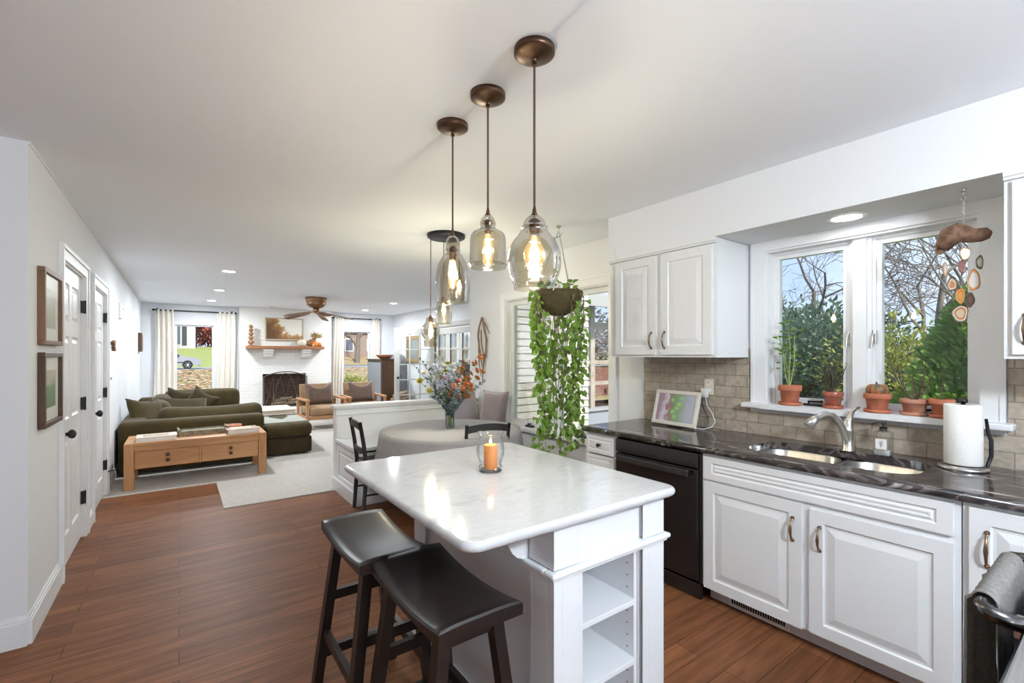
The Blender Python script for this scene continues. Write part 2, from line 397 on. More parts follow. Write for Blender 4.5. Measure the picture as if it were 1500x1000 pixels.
MAUVE2 = mat('dusky_velvet', (0.26, 0.205, 0.22), 0.75, var=(0.21, 0.165, 0.18), vscale=6, sheen=0.8)
LINEN = mat('grey_linen', (0.43, 0.405, 0.39), 0.9, var=(0.36, 0.335, 0.32), vscale=60, bmp=0.35, bscale=300)
CURT = mat('curtain_cotton', (0.80, 0.755, 0.69), 0.9, var=(0.77, 0.72, 0.65), vscale=4, vstretch=(6, 6, 0.3), sheen=0.2)
TOWEL = mat('towel_cloth', (0.33, 0.315, 0.30), 0.95, var=(0.25, 0.235, 0.22), vscale=160, vstretch=(8, 0.6, 0.6), bmp=0.7, bscale=220, bstretch=(4, 0.5, 0.5))
PAPER = mat('paper', (0.83, 0.815, 0.79), 0.9, var=(0.80, 0.785, 0.76), vscale=60, bmp=0.35, bscale=90)
WHITE = mat('white_plastic', (0.82, 0.82, 0.80), 0.4)
ALMOND = mat('almond_plastic', (0.74, 0.68, 0.55), 0.4)
WAX = mat('orange_wax', (0.78, 0.27, 0.055), 0.5, var=(0.70, 0.22, 0.04), vscale=5)
SIDING = mat('cream_siding', (0.56, 0.535, 0.485), 0.6, var=(0.54, 0.515, 0.465))
PORCHW = mat('porch_frame', (0.42, 0.36, 0.31), 0.6, var=(0.36, 0.30, 0.26))
GREYP = mat('grey_paint', (0.47, 0.455, 0.43), 0.5)
LIT_GREY = mat('lit_door_grey', (0.60, 0.60, 0.58), 0.45)  # lit tone of the french doors, for the open leaf
PANE = glass('window_glass', (0.97, 0.985, 0.98), 0.03)
NONGL = glass('non_glare_glass', (0.97, 0.975, 0.97), 0.0, 0.3, mx_=0.12)
CLEAR = glass('clear_glass', (0.97, 0.975, 0.97), 0.05, 0.0, (0.55, 0.57, 0.57))
AMBER = glass('smoky_glass', (0.76, 0.715, 0.60), 0.07, 0.03, (0.30, 0.265, 0.19), 0.25)
SMOKE = glass('smoke_glass_cap', (0.62, 0.57, 0.48), 0.08, 0.02, (0.25, 0.22, 0.17))
BULBG = glass('bulb_glass', (1.0, 0.93, 0.78), 0.04, 0.0, (0.9, 0.7, 0.4))
_n = BULBG.node_tree; _o = _n.nodes['Material Output']; _e = _n.nodes.new('ShaderNodeEmission'); _e.inputs['Color'].default_value = (1, .62, .24, 1); _e.inputs['Strength'].default_value = 0.22
_a = _n.nodes.new('ShaderNodeAddShader'); _n.links.new(_o.inputs['Surface'].links[0].from_socket, _a.inputs[0]); _n.links.new(_e.outputs[0], _a.inputs[1]); _n.links.new(_a.outputs[0], _o.inputs['Surface'])
FILA = emit('filament', (1.0, 0.66, 0.28), 45)
LED = emit('ceiling_light_lens', (1.0, 0.95, 0.88), 9)
FLAME = emit('flame', (1.0, 0.62, 0.2), 12)
LEAF = leafmat('ivy_leaf', (0.13, 0.27, 0.03), (0.31, 0.48, 0.09), 16)
LEAFD = leafmat('rosemary_leaf', (0.09, 0.14, 0.085), (0.17, 0.24, 0.15), 20)
LEAFL = leafmat('fresh_leaf', (0.14, 0.30, 0.04), (0.28, 0.46, 0.09), 20)
VINE = mat('vine_stem', (0.20, 0.17, 0.09), 0.7, var=(0.13, 0.10, 0.07), vscale=20)
TWIG = mat('twig', (0.14, 0.09, 0.06), 0.8, var=(0.09, 0.06, 0.045), vscale=20)
BARK = mat('bark', (0.14, 0.115, 0.10), 0.9, var=(0.21, 0.175, 0.155), vscale=6, vstretch=(2, 2, 0.4), bmp=0.4, bscale=20)
# ================================================================== SETTING
XW = 3.17      # kitchen / nook wall plane
H = 2.53
XL = -0.615
YF = 11.97     # far wall
XR = 4.70      # living room right wall
def wall_x(x0, x1, y0, y1, z0, z1, holes, mb=None):
    """wall slab lying along Y with rectangular holes (y0,y1,z0,z1)"""
    mb = mb or MB(); ys = sorted({y0, y1, *[h[0] for h in holes], *[h[1] for h in holes]}); zs = sorted({z0, z1, *[h[2] for h in holes], *[h[3] for h in holes]})
    for i in range(len(ys) - 1):
        for j in range(len(zs) - 1):
            cy, cz = (ys[i] + ys[i + 1]) / 2, (zs[j] + zs[j + 1]) / 2
            if any(h[0] < cy < h[1] and h[2] < cz < h[3] for h in holes): continue
            mb.box(x0, x1, ys[i], ys[i + 1], zs[j], zs[j + 1])
    return mb
def wall_y(y0, y1, x0, x1, z0, z1, holes):
    mb = wall_x(y0, y1, x0, x1, z0, z1, holes)
    mb.v = [(p[1], p[0], p[2]) for p in mb.v]; mb.f = [q[::-1] for q in mb.f]; return mb

f = MB(); f.box(-3.0, XW + .02, -2.6, 5.12, -0.1, 0); f.box(XL - .1, .345, 5.12, 6.2, -0.1, 0)
struct('floor', f, FLOOR)
f = MB(); f.box(.345, 4.8, 5.12, 6.2, -0.1, .008); f.box(XL - .1, 4.8, 6.2, YF + .05, -0.1, .008)
struct('floor_carpet', f, CARPET)
struct('ceiling', MB().box(-3.0, XW + .16, -2.7, 5.30, H, H + .12).box(-3.0, XR + .15, 5.30, YF + .2, H, H + .12), CEIL)
struct('wall_left', wall_x(XL - .12, XL, 3.30, YF, 0, H, [(4.13, 5.0, 0, 2.08), (5.46, 6.33, 0, 2.08)]), WALL)
struct('wall_hall', MB().box(-3.0, XL - .12, 3.30, 3.42, 0, H), WALL)
struct('wall_hall_side', MB().box(-3.0, -2.88, -2.6, 3.30, 0, H), WALL)
NW = (2.86, 4.50, .64, 2.11); KW = (.475, 1.49, 1.135, 2.145)
struct('wall_kitchen', wall_x(XW, XW + .16, -2.6, 5.30, -.3, H, [NW, KW]), WALL)
struct('wall_nook_end', MB().box(XW + .02, XR + .12, 5.25, 5.37, -.3, H), WALL)
struct('wall_right', wall_x(XR, XR + .12, 5.30, YF, -.3, H, [(7.62, 9.52, 0, 2.08)]), WALL)
W1 = (-.06, .62, .36, 2.10); W2 = (3.38, 4.06, .36, 2.06)
struct('wall_far', wall_y(YF, YF + .16, XL - .12, XR + .12, -.4, H, [W1, W2]), WALL)
struct('soffit', MB().box(2.745, XW, -2.6, 2.49, 2.207, H), WALL)
struct('wall_backsplash', wall_x(XW - .012, XW, -1.2, 2.47, .92, 1.44, [(.38, 1.59, 1.09, 1.5)]), TILE)
# chimney breast with firebox and raised hearth
cb = wall_y(11.70, YF, 1.08, 3.02, 0, H, [(1.53, 2.44, .27, 1.03)])
struct('chimney_breast', cb, BRICKW)
fb = MB(); fb.box(1.53, 2.44, 11.955, 11.969, .27, 1.03); fb.box(1.53, 1.54, 11.71, 11.955, .27, 1.03); fb.box(2.43, 2.44, 11.71, 11.955, .27, 1.03); fb.box(1.53, 2.44, 11.71, 11.969, .262, .275); fb.box(1.53, 2.44, 11.71, 11.969, 1.02, 1.035)
struct('firebox', fb, FIREB)
struct('hearth', MB().box(1.08, 3.02, 11.28, 11.70, 0, .265, .008), BRICKW)
def skirt(name, x0, x1, y0, y1, nx, ny, h=.13):
    """baseboard along a wall: board plus cap moulding, standing .016 off the wall on side (nx,ny)"""
    m = MB(); t = .016
    def bx(a, b, th, z0, z1):
        if nx: m.box(x0, x0 + nx * th, y0, y1, z0, z1)
        else: m.box(x0, x1, y0, y0 + ny * th, z0, z1)
    bx(0, 0, t, 0, h - .03); bx(0, 0, t * .75, h - .03, h - .015); bx(0, 0, t * .4, h - .015, h)
    return struct(name, m, TRIM)
skirt('baseboard_left', XL, 0, 3.30, 4.04, 1, 0, .15); skirt('baseboard_left_far', XL, 0, 6.42, YF, 1, 0, .13)
skirt('baseboard_left_middle', XL, 0, 5.09, 5.37, 1, 0, .13)
skirt('baseboard_hall', -2.88, XL, 3.30, 0, 0, -1, .15)
skirt('baseboard_far', XL, 1.08, YF, 0, 0, -1); skirt('baseboard_far_right', 3.02, XR, YF, 0, 0, -1); skirt('baseboard_right', XR, 0, 9.62, YF, -1, 0)
struct('trim_left_cornice', MB().box(XL, XL + .009, 3.30, YF, H - .012, H), TRIM)

# doors in the left wall
DPROF = [(0, 0), (.012, -.011), (.022, -.011), (.045, -.002)]
def six_panel(mb, O, U, V, N, w, h, T_):
    xs = [0, .10, w / 2 - .045, w / 2 + .045, w - .10, w]; ys = [0, .20, .86, 1.0, 1.58, 1.68, h - .11, h]
    return mb.panel(O, U, V, N, xs, ys, {(i, j) for i in (1, 3) for j in (1, 3, 5)}, DPROF, T_)
def left_door(n, y0, y1):
    r = sroot('door_%d' % n, (XL, (y0 + y1) / 2, 0)); w = y1 - y0 - .008
    m = MB(); six_panel(m, (XL - .018, y0 + .004, .008), (0, 1, 0), (0, 0, 1), (1, 0, 0), w, 2.062, .036); struct('door_leaf', m, TRIM, r)
    m = MB()
    for (a, b, sg) in ((y0 - .09, y0 + .0, 1), (y1 - .0, y1 + .09, -1)):
        m.box(XL, XL + .016, a, b, 0, 2.17); m.box(XL, XL + .024, (a if sg > 0 else b - .022), (a + .022 if sg > 0 else b), 0, 2.17)
    m.box(XL, XL + .016, y0, y1, 2.08, 2.17); m.box(XL, XL + .026, y0 - .09, y1 + .09, 2.145, 2.17)
    m.box(XL - .12, XL, y0 - .001, y0 + .004, 0, 2.08); m.box(XL - .12, XL, y1 - .004, y1 + .001, 0, 2.08); m.box(XL - .12, XL, y0, y1, 2.072, 2.081)
    struct('door_casing', m, TRIM, r)
    k = MB(); k.lathe([(0, 0), (.032, 0), (.032, .008), (.014, .014), (.012, .035), (.024, .042), (.031, .056), (.027, .07), (.012, .077), (0, .078)], n=20)
    k.xf(Matrix.Translation((XL - .018, y0 + .07, .93)) @ Matrix.Rotation(PI / 2, 4, 'Y')); struct('door_knob', k, DKMET, r)
    for z in (.32, 1.07, 1.84):
        g = MB(); g.box(XL - .018, XL + .004, y1 - .028, y1 + .004, z - .048, z + .048, .002); g.cyl((XL + .006, y1 - .004, z - .052), (XL + .006, y1 - .004, z + .052), .006, n=8); struct('hinge', g, DKMET, r)
left_door(1, 4.13, 5.0); left_door(2, 5.46, 6.33)
g = MB(); g.cyl((XL + .006, 6.36, .24), (XL + .075, 6.36, .25), .006, n=8); g.cyl((XL + .072, 6.36, .25), (XL + .088, 6.36, .252), .011, n=10)
solo('door_stop', g, DKMET, 'little dark metal door stop sticking out by the far white door', 'door stop')

# kitchen casement window
def casing(m, x, y0, y1, z0, z1, wd, face=-1, bottom=False):
    for (a, b) in ((y0 - wd, y0), (y1, y1 + wd)):
        m.box(x - .018, x, a, b, z0, z1 + wd); m.box(x - .024, x, (a if a < y0 else b - .02), (a + .02 if a < y0 else b), z0, z1 + wd)
        m.box(x - .013, x + .01, (y0 - .012 if a < y0 else y1), (y0 if a < y0 else y1 + .012), z0, z1)
    m.box(x - .018, x, y0, y1, z1, z1 + wd); m.box(x - .026, x, y0 - wd, y1 + wd, z1 + wd - .022, z1 + wd)
r = sroot('window_1', (XW, .98, 1.1))
m = MB(); casing(m, XW, KW[0], KW[1], 1.13, KW[3], .088); m.box(XW, XW + .16, KW[0] - .001, KW[0] + .012, KW[2], KW[3]); m.box(XW, XW + .16, KW[1] - .012, KW[1] + .001, KW[2], KW[3]); m.box(XW, XW + .16, KW[0], KW[1], KW[3] - .012, KW[3] + .001)
struct('window_casing', m, TRIM, r)
m = MB(); m.box(3.075, XW + .16, KW[0] + .0, KW[1] - .0, 1.105, 1.137); m.box(3.075, XW, .355, 1.61, 1.105, 1.137, .008); m.box(XW - .02, XW, .385, 1.58, 1.075, 1.105); struct('window_sill', m, TRIM, r)
m = MB(); m.box(XW + .05, XW + .14, .925, 1.03, 1.137, 2.133); m.box(XW + .03, XW + .05, .945, 1.01, 1.137, 2.133); struct('window_mullion', m, TRIM, r)
for (a, b) in ((.49, .925), (1.03, 1.478)):
    fr = MB(); x0, x1 = XW + .075, XW + .115; s_ = .042
    fr.box(x0, x1, a, a + s_, 1.137, 2.133); fr.box(x0, x1, b - s_, b, 1.137, 2.133); fr.box(x0, x1, a + s_, b - s_, 1.137, 1.137 + s_); fr.box(x0, x1, a + s_, b - s_, 2.133 - s_, 2.133)
    fr.box(x0 - .012, x0, a, a + .016, 1.137, 2.133); fr.box(x0 - .012, x0, b - .016, b, 1.137, 2.133); fr.box(x0 - .012, x0, a, b, 2.117, 2.133)
    sa = struct('window_sash', fr, TRIM, r)
    struct('window_pane', MB().box(x0 + .014, x0 + .02, a + s_, b - s_, 1.137 + s_, 2.133 - s_), PANE, sa)
    lk = MB(); yl = (a + .01 if a > 1 else b - .01); lk.box(x0 - .02, x0, yl - .009, yl + .009, 1.52, 1.60, .003); lk.tube([(x0 - .02, yl, 1.585), (x0 - .04, yl, 1.57), (x0 - .042, yl + .004, 1.50)], .006, 8); struct('window_lock', lk, NICKEL, sa)
    ck = MB(); yc = (a + b) / 2 - .03; ck.box(x0 - .05, x0 - .012, yc - .05, yc + .05, 1.137, 1.152, .004); ck.tube([(x0 - .04, yc + .02, 1.152), (x0 - .05, yc + .02, 1.165), (x0 - .055, yc - .05, 1.168)], .006, 8); ck.ball((x0 - .055, yc - .056, 1.168), .009, 8, 6); struct('window_crank', ck, DKMET, sa)
# nook window
r = sroot('window_2', (XW, 3.68, .6))
m = MB(); casing(m, XW, NW[0], NW[1], .60, NW[3], .09)
m.box(XW, XW + .16, NW[0] - .001, NW[0] + .012, NW[2], NW[3]); m.box(XW, XW + .16, NW[1] - .012, NW[1] + .001, NW[2], NW[3]); m.box(XW, XW + .16, NW[0], NW[1], NW[3] - .012, NW[3] + .001); struct('window_casing', m, TRIM, r)
m = MB(); m.box(XW - .05, XW + .16, NW[0] - .1, NW[1] + .1, .60, .642, .006); struct('window_sill', m, TRIM, r)
m = MB(); m.box(XW + .05, XW + .14, 3.64, 3.72, .642, 2.10); struct('window_mullion', m, TRIM, r)
for (a, b) in ((2.872, 3.64), (3.72, 4.488)):
    fr = MB(); x0, x1 = XW + .075, XW + .115; s_ = .045
    fr.box(x0, x1, a, a + s_, .642, 2.098); fr.box(x0, x1, b - s_, b, .642, 2.098); fr.box(x0, x1, a + s_, b - s_, .642, .70); fr.box(x0, x1, a + s_, b - s_, 2.05, 2.098)
    fr.box(x0 - .02, x0, a, a + .02, .642, 1.50); fr.box(x0 - .02, x0, b - .02, b, .642, 1.50)
    sa = struct('window_sash', fr, TRIM, r)
    struct('window_pane', MB().box(x0 + .014, x0 + .02, a + s_, b - s_, .70, 2.05), PANE, sa)
    lk = MB(); yc = (a + b) / 2; lk.box(x0 - .045, x0, yc - .06, yc + .06, .642, .662, .004); lk.tube([(x0 - .03, yc, .662), (x0 - .05, yc, .68), (x0 - .05, yc - .06, .684)], .007, 8); struct('window_crank', lk, DKMET, sa)
# front windows of the living room
for n, Wn in ((3, W1), (4, W2)):
    r = sroot('window_%d' % n, ((Wn[0] + Wn[1]) / 2, YF, Wn[2])); m = MB(); c_ = .07
    for (a, b) in ((Wn[0] - c_, Wn[0]), (Wn[1], Wn[1] + c_)): m.box(a, b, YF - .018, YF, Wn[2] - .03, Wn[3] + c_)
    m.box(Wn[0], Wn[1], YF - .018, YF, Wn[3], Wn[3] + c_); m.box(Wn[0] - .09, Wn[1] + .09, YF - .05, YF, Wn[2] - .03, Wn[2]); struct('window_casing', m, TRIM, r)
    m = MB(); m.box(Wn[0], Wn[0] + .03, YF + .05, YF + .09, Wn[2], Wn[3]); m.box(Wn[1] - .03, Wn[1], YF + .05, YF + .09, Wn[2], Wn[3]); m.box(Wn[0], Wn[1], YF + .05, YF + .09, Wn[3] - .03, Wn[3]); m.box(Wn[0], Wn[1], YF + .05, YF + .09, Wn[2], Wn[2] + .03)
    sa = struct('window_sash', m, TRIM, r); struct('window_pane', MB().box(Wn[0] + .03, Wn[1] - .03, YF + .065, YF + .071, Wn[2] + .03, Wn[3] - .03), NONGL, sa)
# french doors in the right wall: far leaf swung into the room, near leaf shut
r = sroot('trim_1', (XR, 8.57, 0)); m = MB()
for (a, b) in ((7.53, 7.62), (9.52, 9.60)): m.box(XR - .02, XR, a, b, 0, 2.17)
m.box(XR - .02, XR, 7.62, 9.52, 2.08, 2.17); m.box(XR - .001, XR + .121, 7.619, 7.635, 0, 2.08); m.box(XR - .001, XR + .121, 9.505, 9.521, 0, 2.08); m.box(XR, XR + .12, 7.62, 9.52, 2.065, 2.081); struct('doorway_casing', m, GREYP, r)
def french(n, loc, rz, m_, w=.93):
    """15-light leaf, hinge edge at the origin, leaf along +x, thickness along y"""
    h = 2.04; r = sroot('door_%d' % n, loc); r.rotation_euler = (0, 0, rz); b = MB(); st = .105
    b.box(0, st, -.02, .02, .01, h); b.box(w - st, w, -.02, .02, .01, h); b.box(st, w - st, -.02, .02, .01, .26); b.box(st, w - st, -.02, .02, h - .125, h)
    for i in (1, 2): x = st + (w - 2 * st) * i / 3; b.box(x - .012, x + .012, -.014, .014, .26, h - .125)
    for i in range(1, 5): z = .26 + (h - .385) * i / 5; b.box(st, w - st, -.013, .013, z - .012, z + .012)
    def put(name, mb, mt):
        o = link(name, mb, mt, None); o.parent = r; return o
    put('door_leaf', b, m_); put('door_glass', MB().box(st, w - st, -.003, .003, .26, h - .125), PANE)
    k = MB()
    for sg in (-1, 1): k.cyl((w - .055, sg * .02, .97), (w - .055, sg * .055, .97), .011, n=8); k.ball((w - .055, sg * .062, .97), (.029, .022, .029), 12, 8)
    put('door_knob', k, DKMET)
french(3, (XR - .02, 9.47, 0), PI, LIT_GREY)
french(4, (XR + .03, 7.636, 0), PI / 2, GREYP, 1.78)  # shade on the shut leaf is put into its darker grey

# recessed ceiling lights
def can(x, y, z, label, grp, watts, r=.075):
    t = T('recessed_light', label, 'ceiling light', (x, y, z), grp)
    part('trim_ring', MB().lathe([(r, 0), (r + .022, 0), (r + .022, -.004), (r + .004, -.007), (r, -.004), (r - .006, .0)], (x, y, z), 28), WHITE, t)
    part('lens', MB().lathe([(0, -.0022), (r, -.0022)], (x, y, z), 28), LED, t)
    lamp('light', 'AREA', (x, y, z - .012), watts, r * 1.9, (.885, .95, 1.0), (0, 0, 0), t)
LG = 'recessed lights in the living room ceiling'
can(.52, 6.9, H, 'round recessed light in the ceiling, nearest of the three over the sofa side', LG, CAN_W)
can(.54, 9.0, H, 'round recessed light in the ceiling, middle of the three over the sofa side', LG, CAN_W)
can(.52, 10.8, H, 'round recessed light in the ceiling, farthest of the three over the sofa side', LG, CAN_W)
can(3.6, 9.15, H, 'round recessed light in the ceiling right of the fan, nearer of two', LG, CAN_W)
can(3.6, 10.94, H, 'round recessed light in the ceiling right of the fan, farther of two', LG, CAN_W)
can(2.95, .96, 2.207, 'round recessed light under the soffit above the sink window', None, .45, .07)
t = T('fill_light', 'added fill light on the unseen kitchen ceiling behind the viewer', 'ceiling light', (1.05, -1.1, H))  # added lamp, out of view, brightens the kitchen and its ceiling
part('base', MB().lathe([(0, -.03), (.07, -.03), (.08, 0), (0, 0)], (1.05, -1.1, H), 24), WHITE, t)
lamp('light', 'POINT', (1.05, -1.1, H - .3), FILL_W, .13, (.84, .93, 1.0), parent=t)
b = wall_y(-2.72, -2.6, -3.0, XW + .16, 0, H, []); struct('wall_back', b, WALL)

# ================================================================== KITCHEN RUN
CPROF = [(0, 0), (.006, -.008), (.016, -.008), (.05, .0)]
XF = 2.51
def cab_door(name, parent, y0, y1, z0, z1, x=XF, m_=.058, T_=.019):
    w, h = y1 - y0, z1 - z0; mb = MB()
    # seen from -X: U runs along -Y so the ring faces -X
    mb.panel((x - T_, y1, z0), (0, -1, 0), (0, 0, 1), (-1, 0, 0), [0, m_, w - m_, w], [0, m_, h - m_, h], {(1, 1)}, CPROF, T_)
    return part(name, mb, CAB, parent)
def pull(parent, x, y, z, L=.10):
    k = MB(); pts = [(x, y, z + L / 2), (x - .018, y, z + L / 2 - .006), (x - .026, y, z + L * .22), (x - .029, y, z), (x - .026, y, z - L * .22), (x - .018, y, z - L / 2 + .006), (x, y, z - L / 2)]
    k.tube(pts, [.005, .0045, .0055, .0078, .0055, .0045, .005], 10)
    for s_ in (1, -1): k.cyl((x, y, z + s_ * (L / 2 + .006)), (x - .004, y, z + s_ * (L / 2 + .006)), .0085, n=12); k.ball((x - .006, y, z + s_ * (L / 2 + .006)), .005, 8, 6)
    return part('handle', k, PULL, parent)
def carcass(mb, y0, y1):
    X1 = XW - .006
    mb.box(XF + .021, X1, y0, y0 + .018, .10, .878); mb.box(XF + .021, X1, y1 - .018, y1, .10, .878); mb.box(XF + .021, X1, y0 + .018, y1 - .018, .10, .118); mb.box(X1 - .01, X1, y0 + .018, y1 - .018, .118, .878)
    return mb
def faceframe(mb, y0, y1, z0, z1, s_=.035): 
    mb.box(XF, XF + .02, y0, y0 + s_, z0, z1); mb.box(XF, XF + .02, y1 - s_, y1, z0, z1); mb.box(XF, XF + .02, y0 + s_, y1 - s_, z0, z0 + s_); mb.box(XF, XF + .02, y0 + s_, y1 - s_, z1 - s_, z1)
    return mb
t = T('drawer_cabinet', 'narrow white drawer cabinet at the end of the dark counter', 'cabinet', (2.84, 2.345, 0))
part('body', faceframe(carcass(MB(), 2.195, 2.495), 2.195, 2.495, .10, .878).box(XF + .1, XW - .006, 2.195, 2.495, 0, .10).box(XF+.02, XF+.026, 2.2, 2.49, .12, .86), CAB, t)
for (a, b) in ((.735, .862), (.43, .72), (.125, .415)):
    d = part('drawer', MB().panel((XF - .019, 2.48, a), (0, -1, 0), (0, 0, 1), (-1, 0, 0), [0, .025, .245, .27], [0, .025, b - a - .025, b - a], {(1, 1)}, [(0, 0), (.006, -.005), (.014, -.001)], .019), CAB, t)
    k = MB(); k.lathe([(0, 0), (.009, 0), (.006, .006), (.006, .014), (.015, .019), (.015, .024), (.006, .029), (0, .029)], n=16); k.xf(Matrix.Translation((XF - .019, 2.345, (a + b) / 2)) @ Matrix.Rotation(-PI / 2, 4, 'Y')); part('knob', k, DKMET, d)
t = T('dishwasher', 'black dishwasher with a bar handle, built in under the counter', 'dishwasher', (2.84, 1.87, 0))
part('tub', MB().box(XF + .02, XW - .02, 1.56, 2.18, .10, .872), BLKPL, t)
part('door', MB().box(XF - .028, XF + .02, 1.556, 2.186, .115, .775, .006).box(XF - .012, XF + .0, 1.544, 1.556, .10, .872), BLKGL, t)
part('control_panel', MB().box(XF - .028, XF + .02, 1.556, 2.186, .782, .872, .006), BLKGL, t)
hd = MB(); hd.box(XF - .068, XF - .052, 1.60, 2.145, .728, .772, .006)
for y in (1.62, 2.12): hd.box(XF - .055, XF - .026, y - .012, y + .012, .738, .762)
part('handle', hd, DKSTEEL, t)
part('kick_plate', MB().box(XF - .005, XF + .02, 1.55, 2.19, .005, .092, .004), DKSTEEL, t)
t = T('sink_cabinet', 'wide white base cabinet with two raised-panel doors under the sink', 'cabinet', (2.84, .985, 0))
part('body', faceframe(carcass(MB(), .43, 1.54), .43, 1.54, .10, .878).box(XF + .0005, XF + .02, .93, 1.03, .135, .70).box(XF, XF + .02, .465, 1.505, .70, .75).box(XF+.02, XF+.026, .45, 1.52, .12, .87), CAB, t)
part('toe_kick', MB().box(XF + .085, XF + .1, .43, 1.54, 0, .10), CAB, t)
mb = MB(); mb.panel((XF - .019, 1.525, .735), (0, -1, 0), (0, 0, 1), (-1, 0, 0), [0, .05, 1.025, 1.075], [0, .034, .096, .13], {(1, 1)}, [(0, 0), (.006, -.007), (.012, -.007), (.018, -.001), (.025, -.001), (.028, -.004)], .019); part('false_drawer_front', mb, CAB, t)
d = cab_door('door', t, 1.0, 1.522, .10, .72); pull(d, XF - .019, 1.04, .585)
d = cab_door('door', t, .45, .965, .105, .705); pull(d, XF - .019, .92, .572)
g = MB()
g.box(XF + .076, XF + .085, 1.09, 1.42, .004, .088, .002)
for i in range(22):
    y = 1.40 - i * .0133; g.box(XF + .0735, XF + .076, y - .0042, y + .0042, .025, .068, mi=1)
solo('floor_vent', g, [WHITE, BLKPL], 'low white slotted air vent in the toe kick below the sink cabinet', 'vent')
t = T('corner_cabinet', 'white base cabinet beside the stove, right of the sink cabinet', 'cabinet', (2.84, .1, 0))
part('body', faceframe(carcass(MB(), -.30, .425), -.30, .425, .10, .878).box(XF+.02, XF+.026, -.28, .41, .12, .87).box(XF + .085, XF + .1, -.30, .425, 0, .10), CAB, t)
d = cab_door('door', t, -.04, .405, .105, .865); pull(d, XF - .019, .355, .715, .115)
# worktop with a rounded double sink opening
def rrect(cx, cy, hx, hy, r, n=6):
    p = []
    for (sx, sy, a0) in ((1, 1, 0), (-1, 1, PI / 2), (-1, -1, PI), (1, -1, 1.5 * PI)):
        p += [(cx + sx * (hx - r) + r * math.cos(a0 + PI / 2 * i / n), cy + sy * (hy - r) + r * math.sin(a0 + PI / 2 * i / n)) for i in range(n + 1)]
    return p
SKX, SKY, SHX, SHY = 2.815, .985, .205, .385
def plate_hole(mb, x0, x1, y0, y1, z0, z1, hole, cx, cy):
    def proj(p):
        dx, dy = p[0] - cx, p[1] - cy; k = min(((x1 if dx > 0 else x0) - cx) / dx if dx else 1e9, ((y1 if dy > 0 else y0) - cy) / dy if dy else 1e9)
        return (cx + dx * k, cy + dy * k)
    out = [proj(p) for p in hole]; n = len(hole)
    # pull the outer point nearest to each corner onto it
    for c in ((x0, y0), (x1, y0), (x1, y1), (x0, y1)):
        k = min(range(n), key=lambda i: (out[i][0] - c[0]) ** 2 + (out[i][1] - c[1]) ** 2); out[k] = c
    vs = [(p[0], p[1], z1) for p in hole] + [(p[0], p[1], z1) for p in out] + [(p[0], p[1], z0) for p in out] + [(p[0], p[1], z0) for p in hole]
    fs = []
    for L in range(3):
        for i in range(n): j = (i + 1) % n; fs.append((L * n + i, (L + 1) * n + i, (L + 1) * n + j, L * n + j))
    fs += [(3 * n + i, i, (i + 1) % n, 3 * n + (i + 1) % n) for i in range(n)]
    return mb.add(vs, fs)
hole = rrect(SKX, SKY, SHX, SHY, .13, 8)
mb = MB(); plate_hole(mb, 2.492, XW - .002, .45, 1.52, .88, .92, hole, SKX, SKY)
mb.box(2.492, XW - .002, 1.52, 2.515, .88, .92); mb.box(2.492, XW - .002, -.48, .45, .88, .92)
pr = [(2.492 - .018 * math.sin(PI * i / 8) , .90 - .02 * math.cos(PI * i / 8)) for i in range(9)]
vs = []; fs = []
for y in (-.48, 2.515): vs += [(p[0], y, p[1]) for p in pr]
fs = [(i, i + 1, i + 10, i + 9) for i in range(8)] + [tuple(range(8, -1, -1)), tuple(range(9, 18))]; mb.add(vs, fs, True)
solo('countertop', mb, GRANITE, 'long dark veined stone countertop under the kitchen window', 'countertop')
# sink
t = T('sink', 'double bowl stainless steel sink set below the dark counter', 'sink', (SKX, SKY, .70))
def bowl(y0, y1, dep, nm):
    cy, hy = (y0 + y1) / 2, (y1 - y0) / 2; L = []
    for (ins, z, r) in ((0, .878, .115), (.004, .872, .112), (.016, .87 - dep * .55, .1), (.04, .87 - dep, .08), (.12, .865 - dep, .05)):
        L.append([(p[0], p[1], z) for p in rrect(SKX, cy, SHX + .004 - ins, hy - ins, min(r, hy - ins - .005), 8)])
    n = len(L[0]); b = MB(); vs = [p for q in L for p in q]
    b.add(vs, [(k * n + i, k * n + (i + 1) % n, (k + 1) * n + (i + 1) % n, (k + 1) * n + i) for k in range(4) for i in range(n)] + [tuple(range(4 * n, 5 * n))], True)
    b.lathe([(.0, .868 - dep), (.03, .868 - dep), (.042, .871 - dep), (.044, .866 - dep)], (SKX + .02, cy, 0), 20)
    return part(nm, b, STEEL, t)
bowl(.975, 1.374, .17, 'bowl'); bowl(.596, .945, .15, 'bowl')
part('divider', MB().box(SKX - SHX - .003, SKX + SHX + .003, .941, .979, .855, .876, .008), STEEL, t)
# faucet
fx, fy = 3.03, .978
t = T('faucet', 'brushed nickel pull-out faucet with a curved spout and a top lever', 'faucet', (fx, fy, .92))
part('body', MB().lathe([(0, 0), (.031, 0), (.031, .006), (.0265, .012), (.0255, .105), (.027, .108), (.027, .124), (.0245, .128), (.0245, .14), (.022, .16), (.016, .178), (.0, .184)], (fx, fy, .92), 20), NICKEL, t)
pts = []; rr = []
for i in range(15):
    q = i / 14; a = PI * (.08 + .80 * q)
    pts.append((fx - .105 + .105 * math.cos(a * .98) - .055 * q * q, fy + .02 * q + .06 * q * q, .955 + .19 * math.sin(a) ** .8)); rr.append(.0145 + .001 * q)
pts = [(fx, fy, .945), (fx - .022, fy + .004, 1.0), (fx - .05, fy + .012, 1.055), (fx - .08, fy + .024, 1.098), (fx - .112, fy + .04, 1.121), (fx - .145, fy + .058, 1.128), (fx - .18, fy + .078, 1.118), (fx - .205, fy + .092, 1.10)]
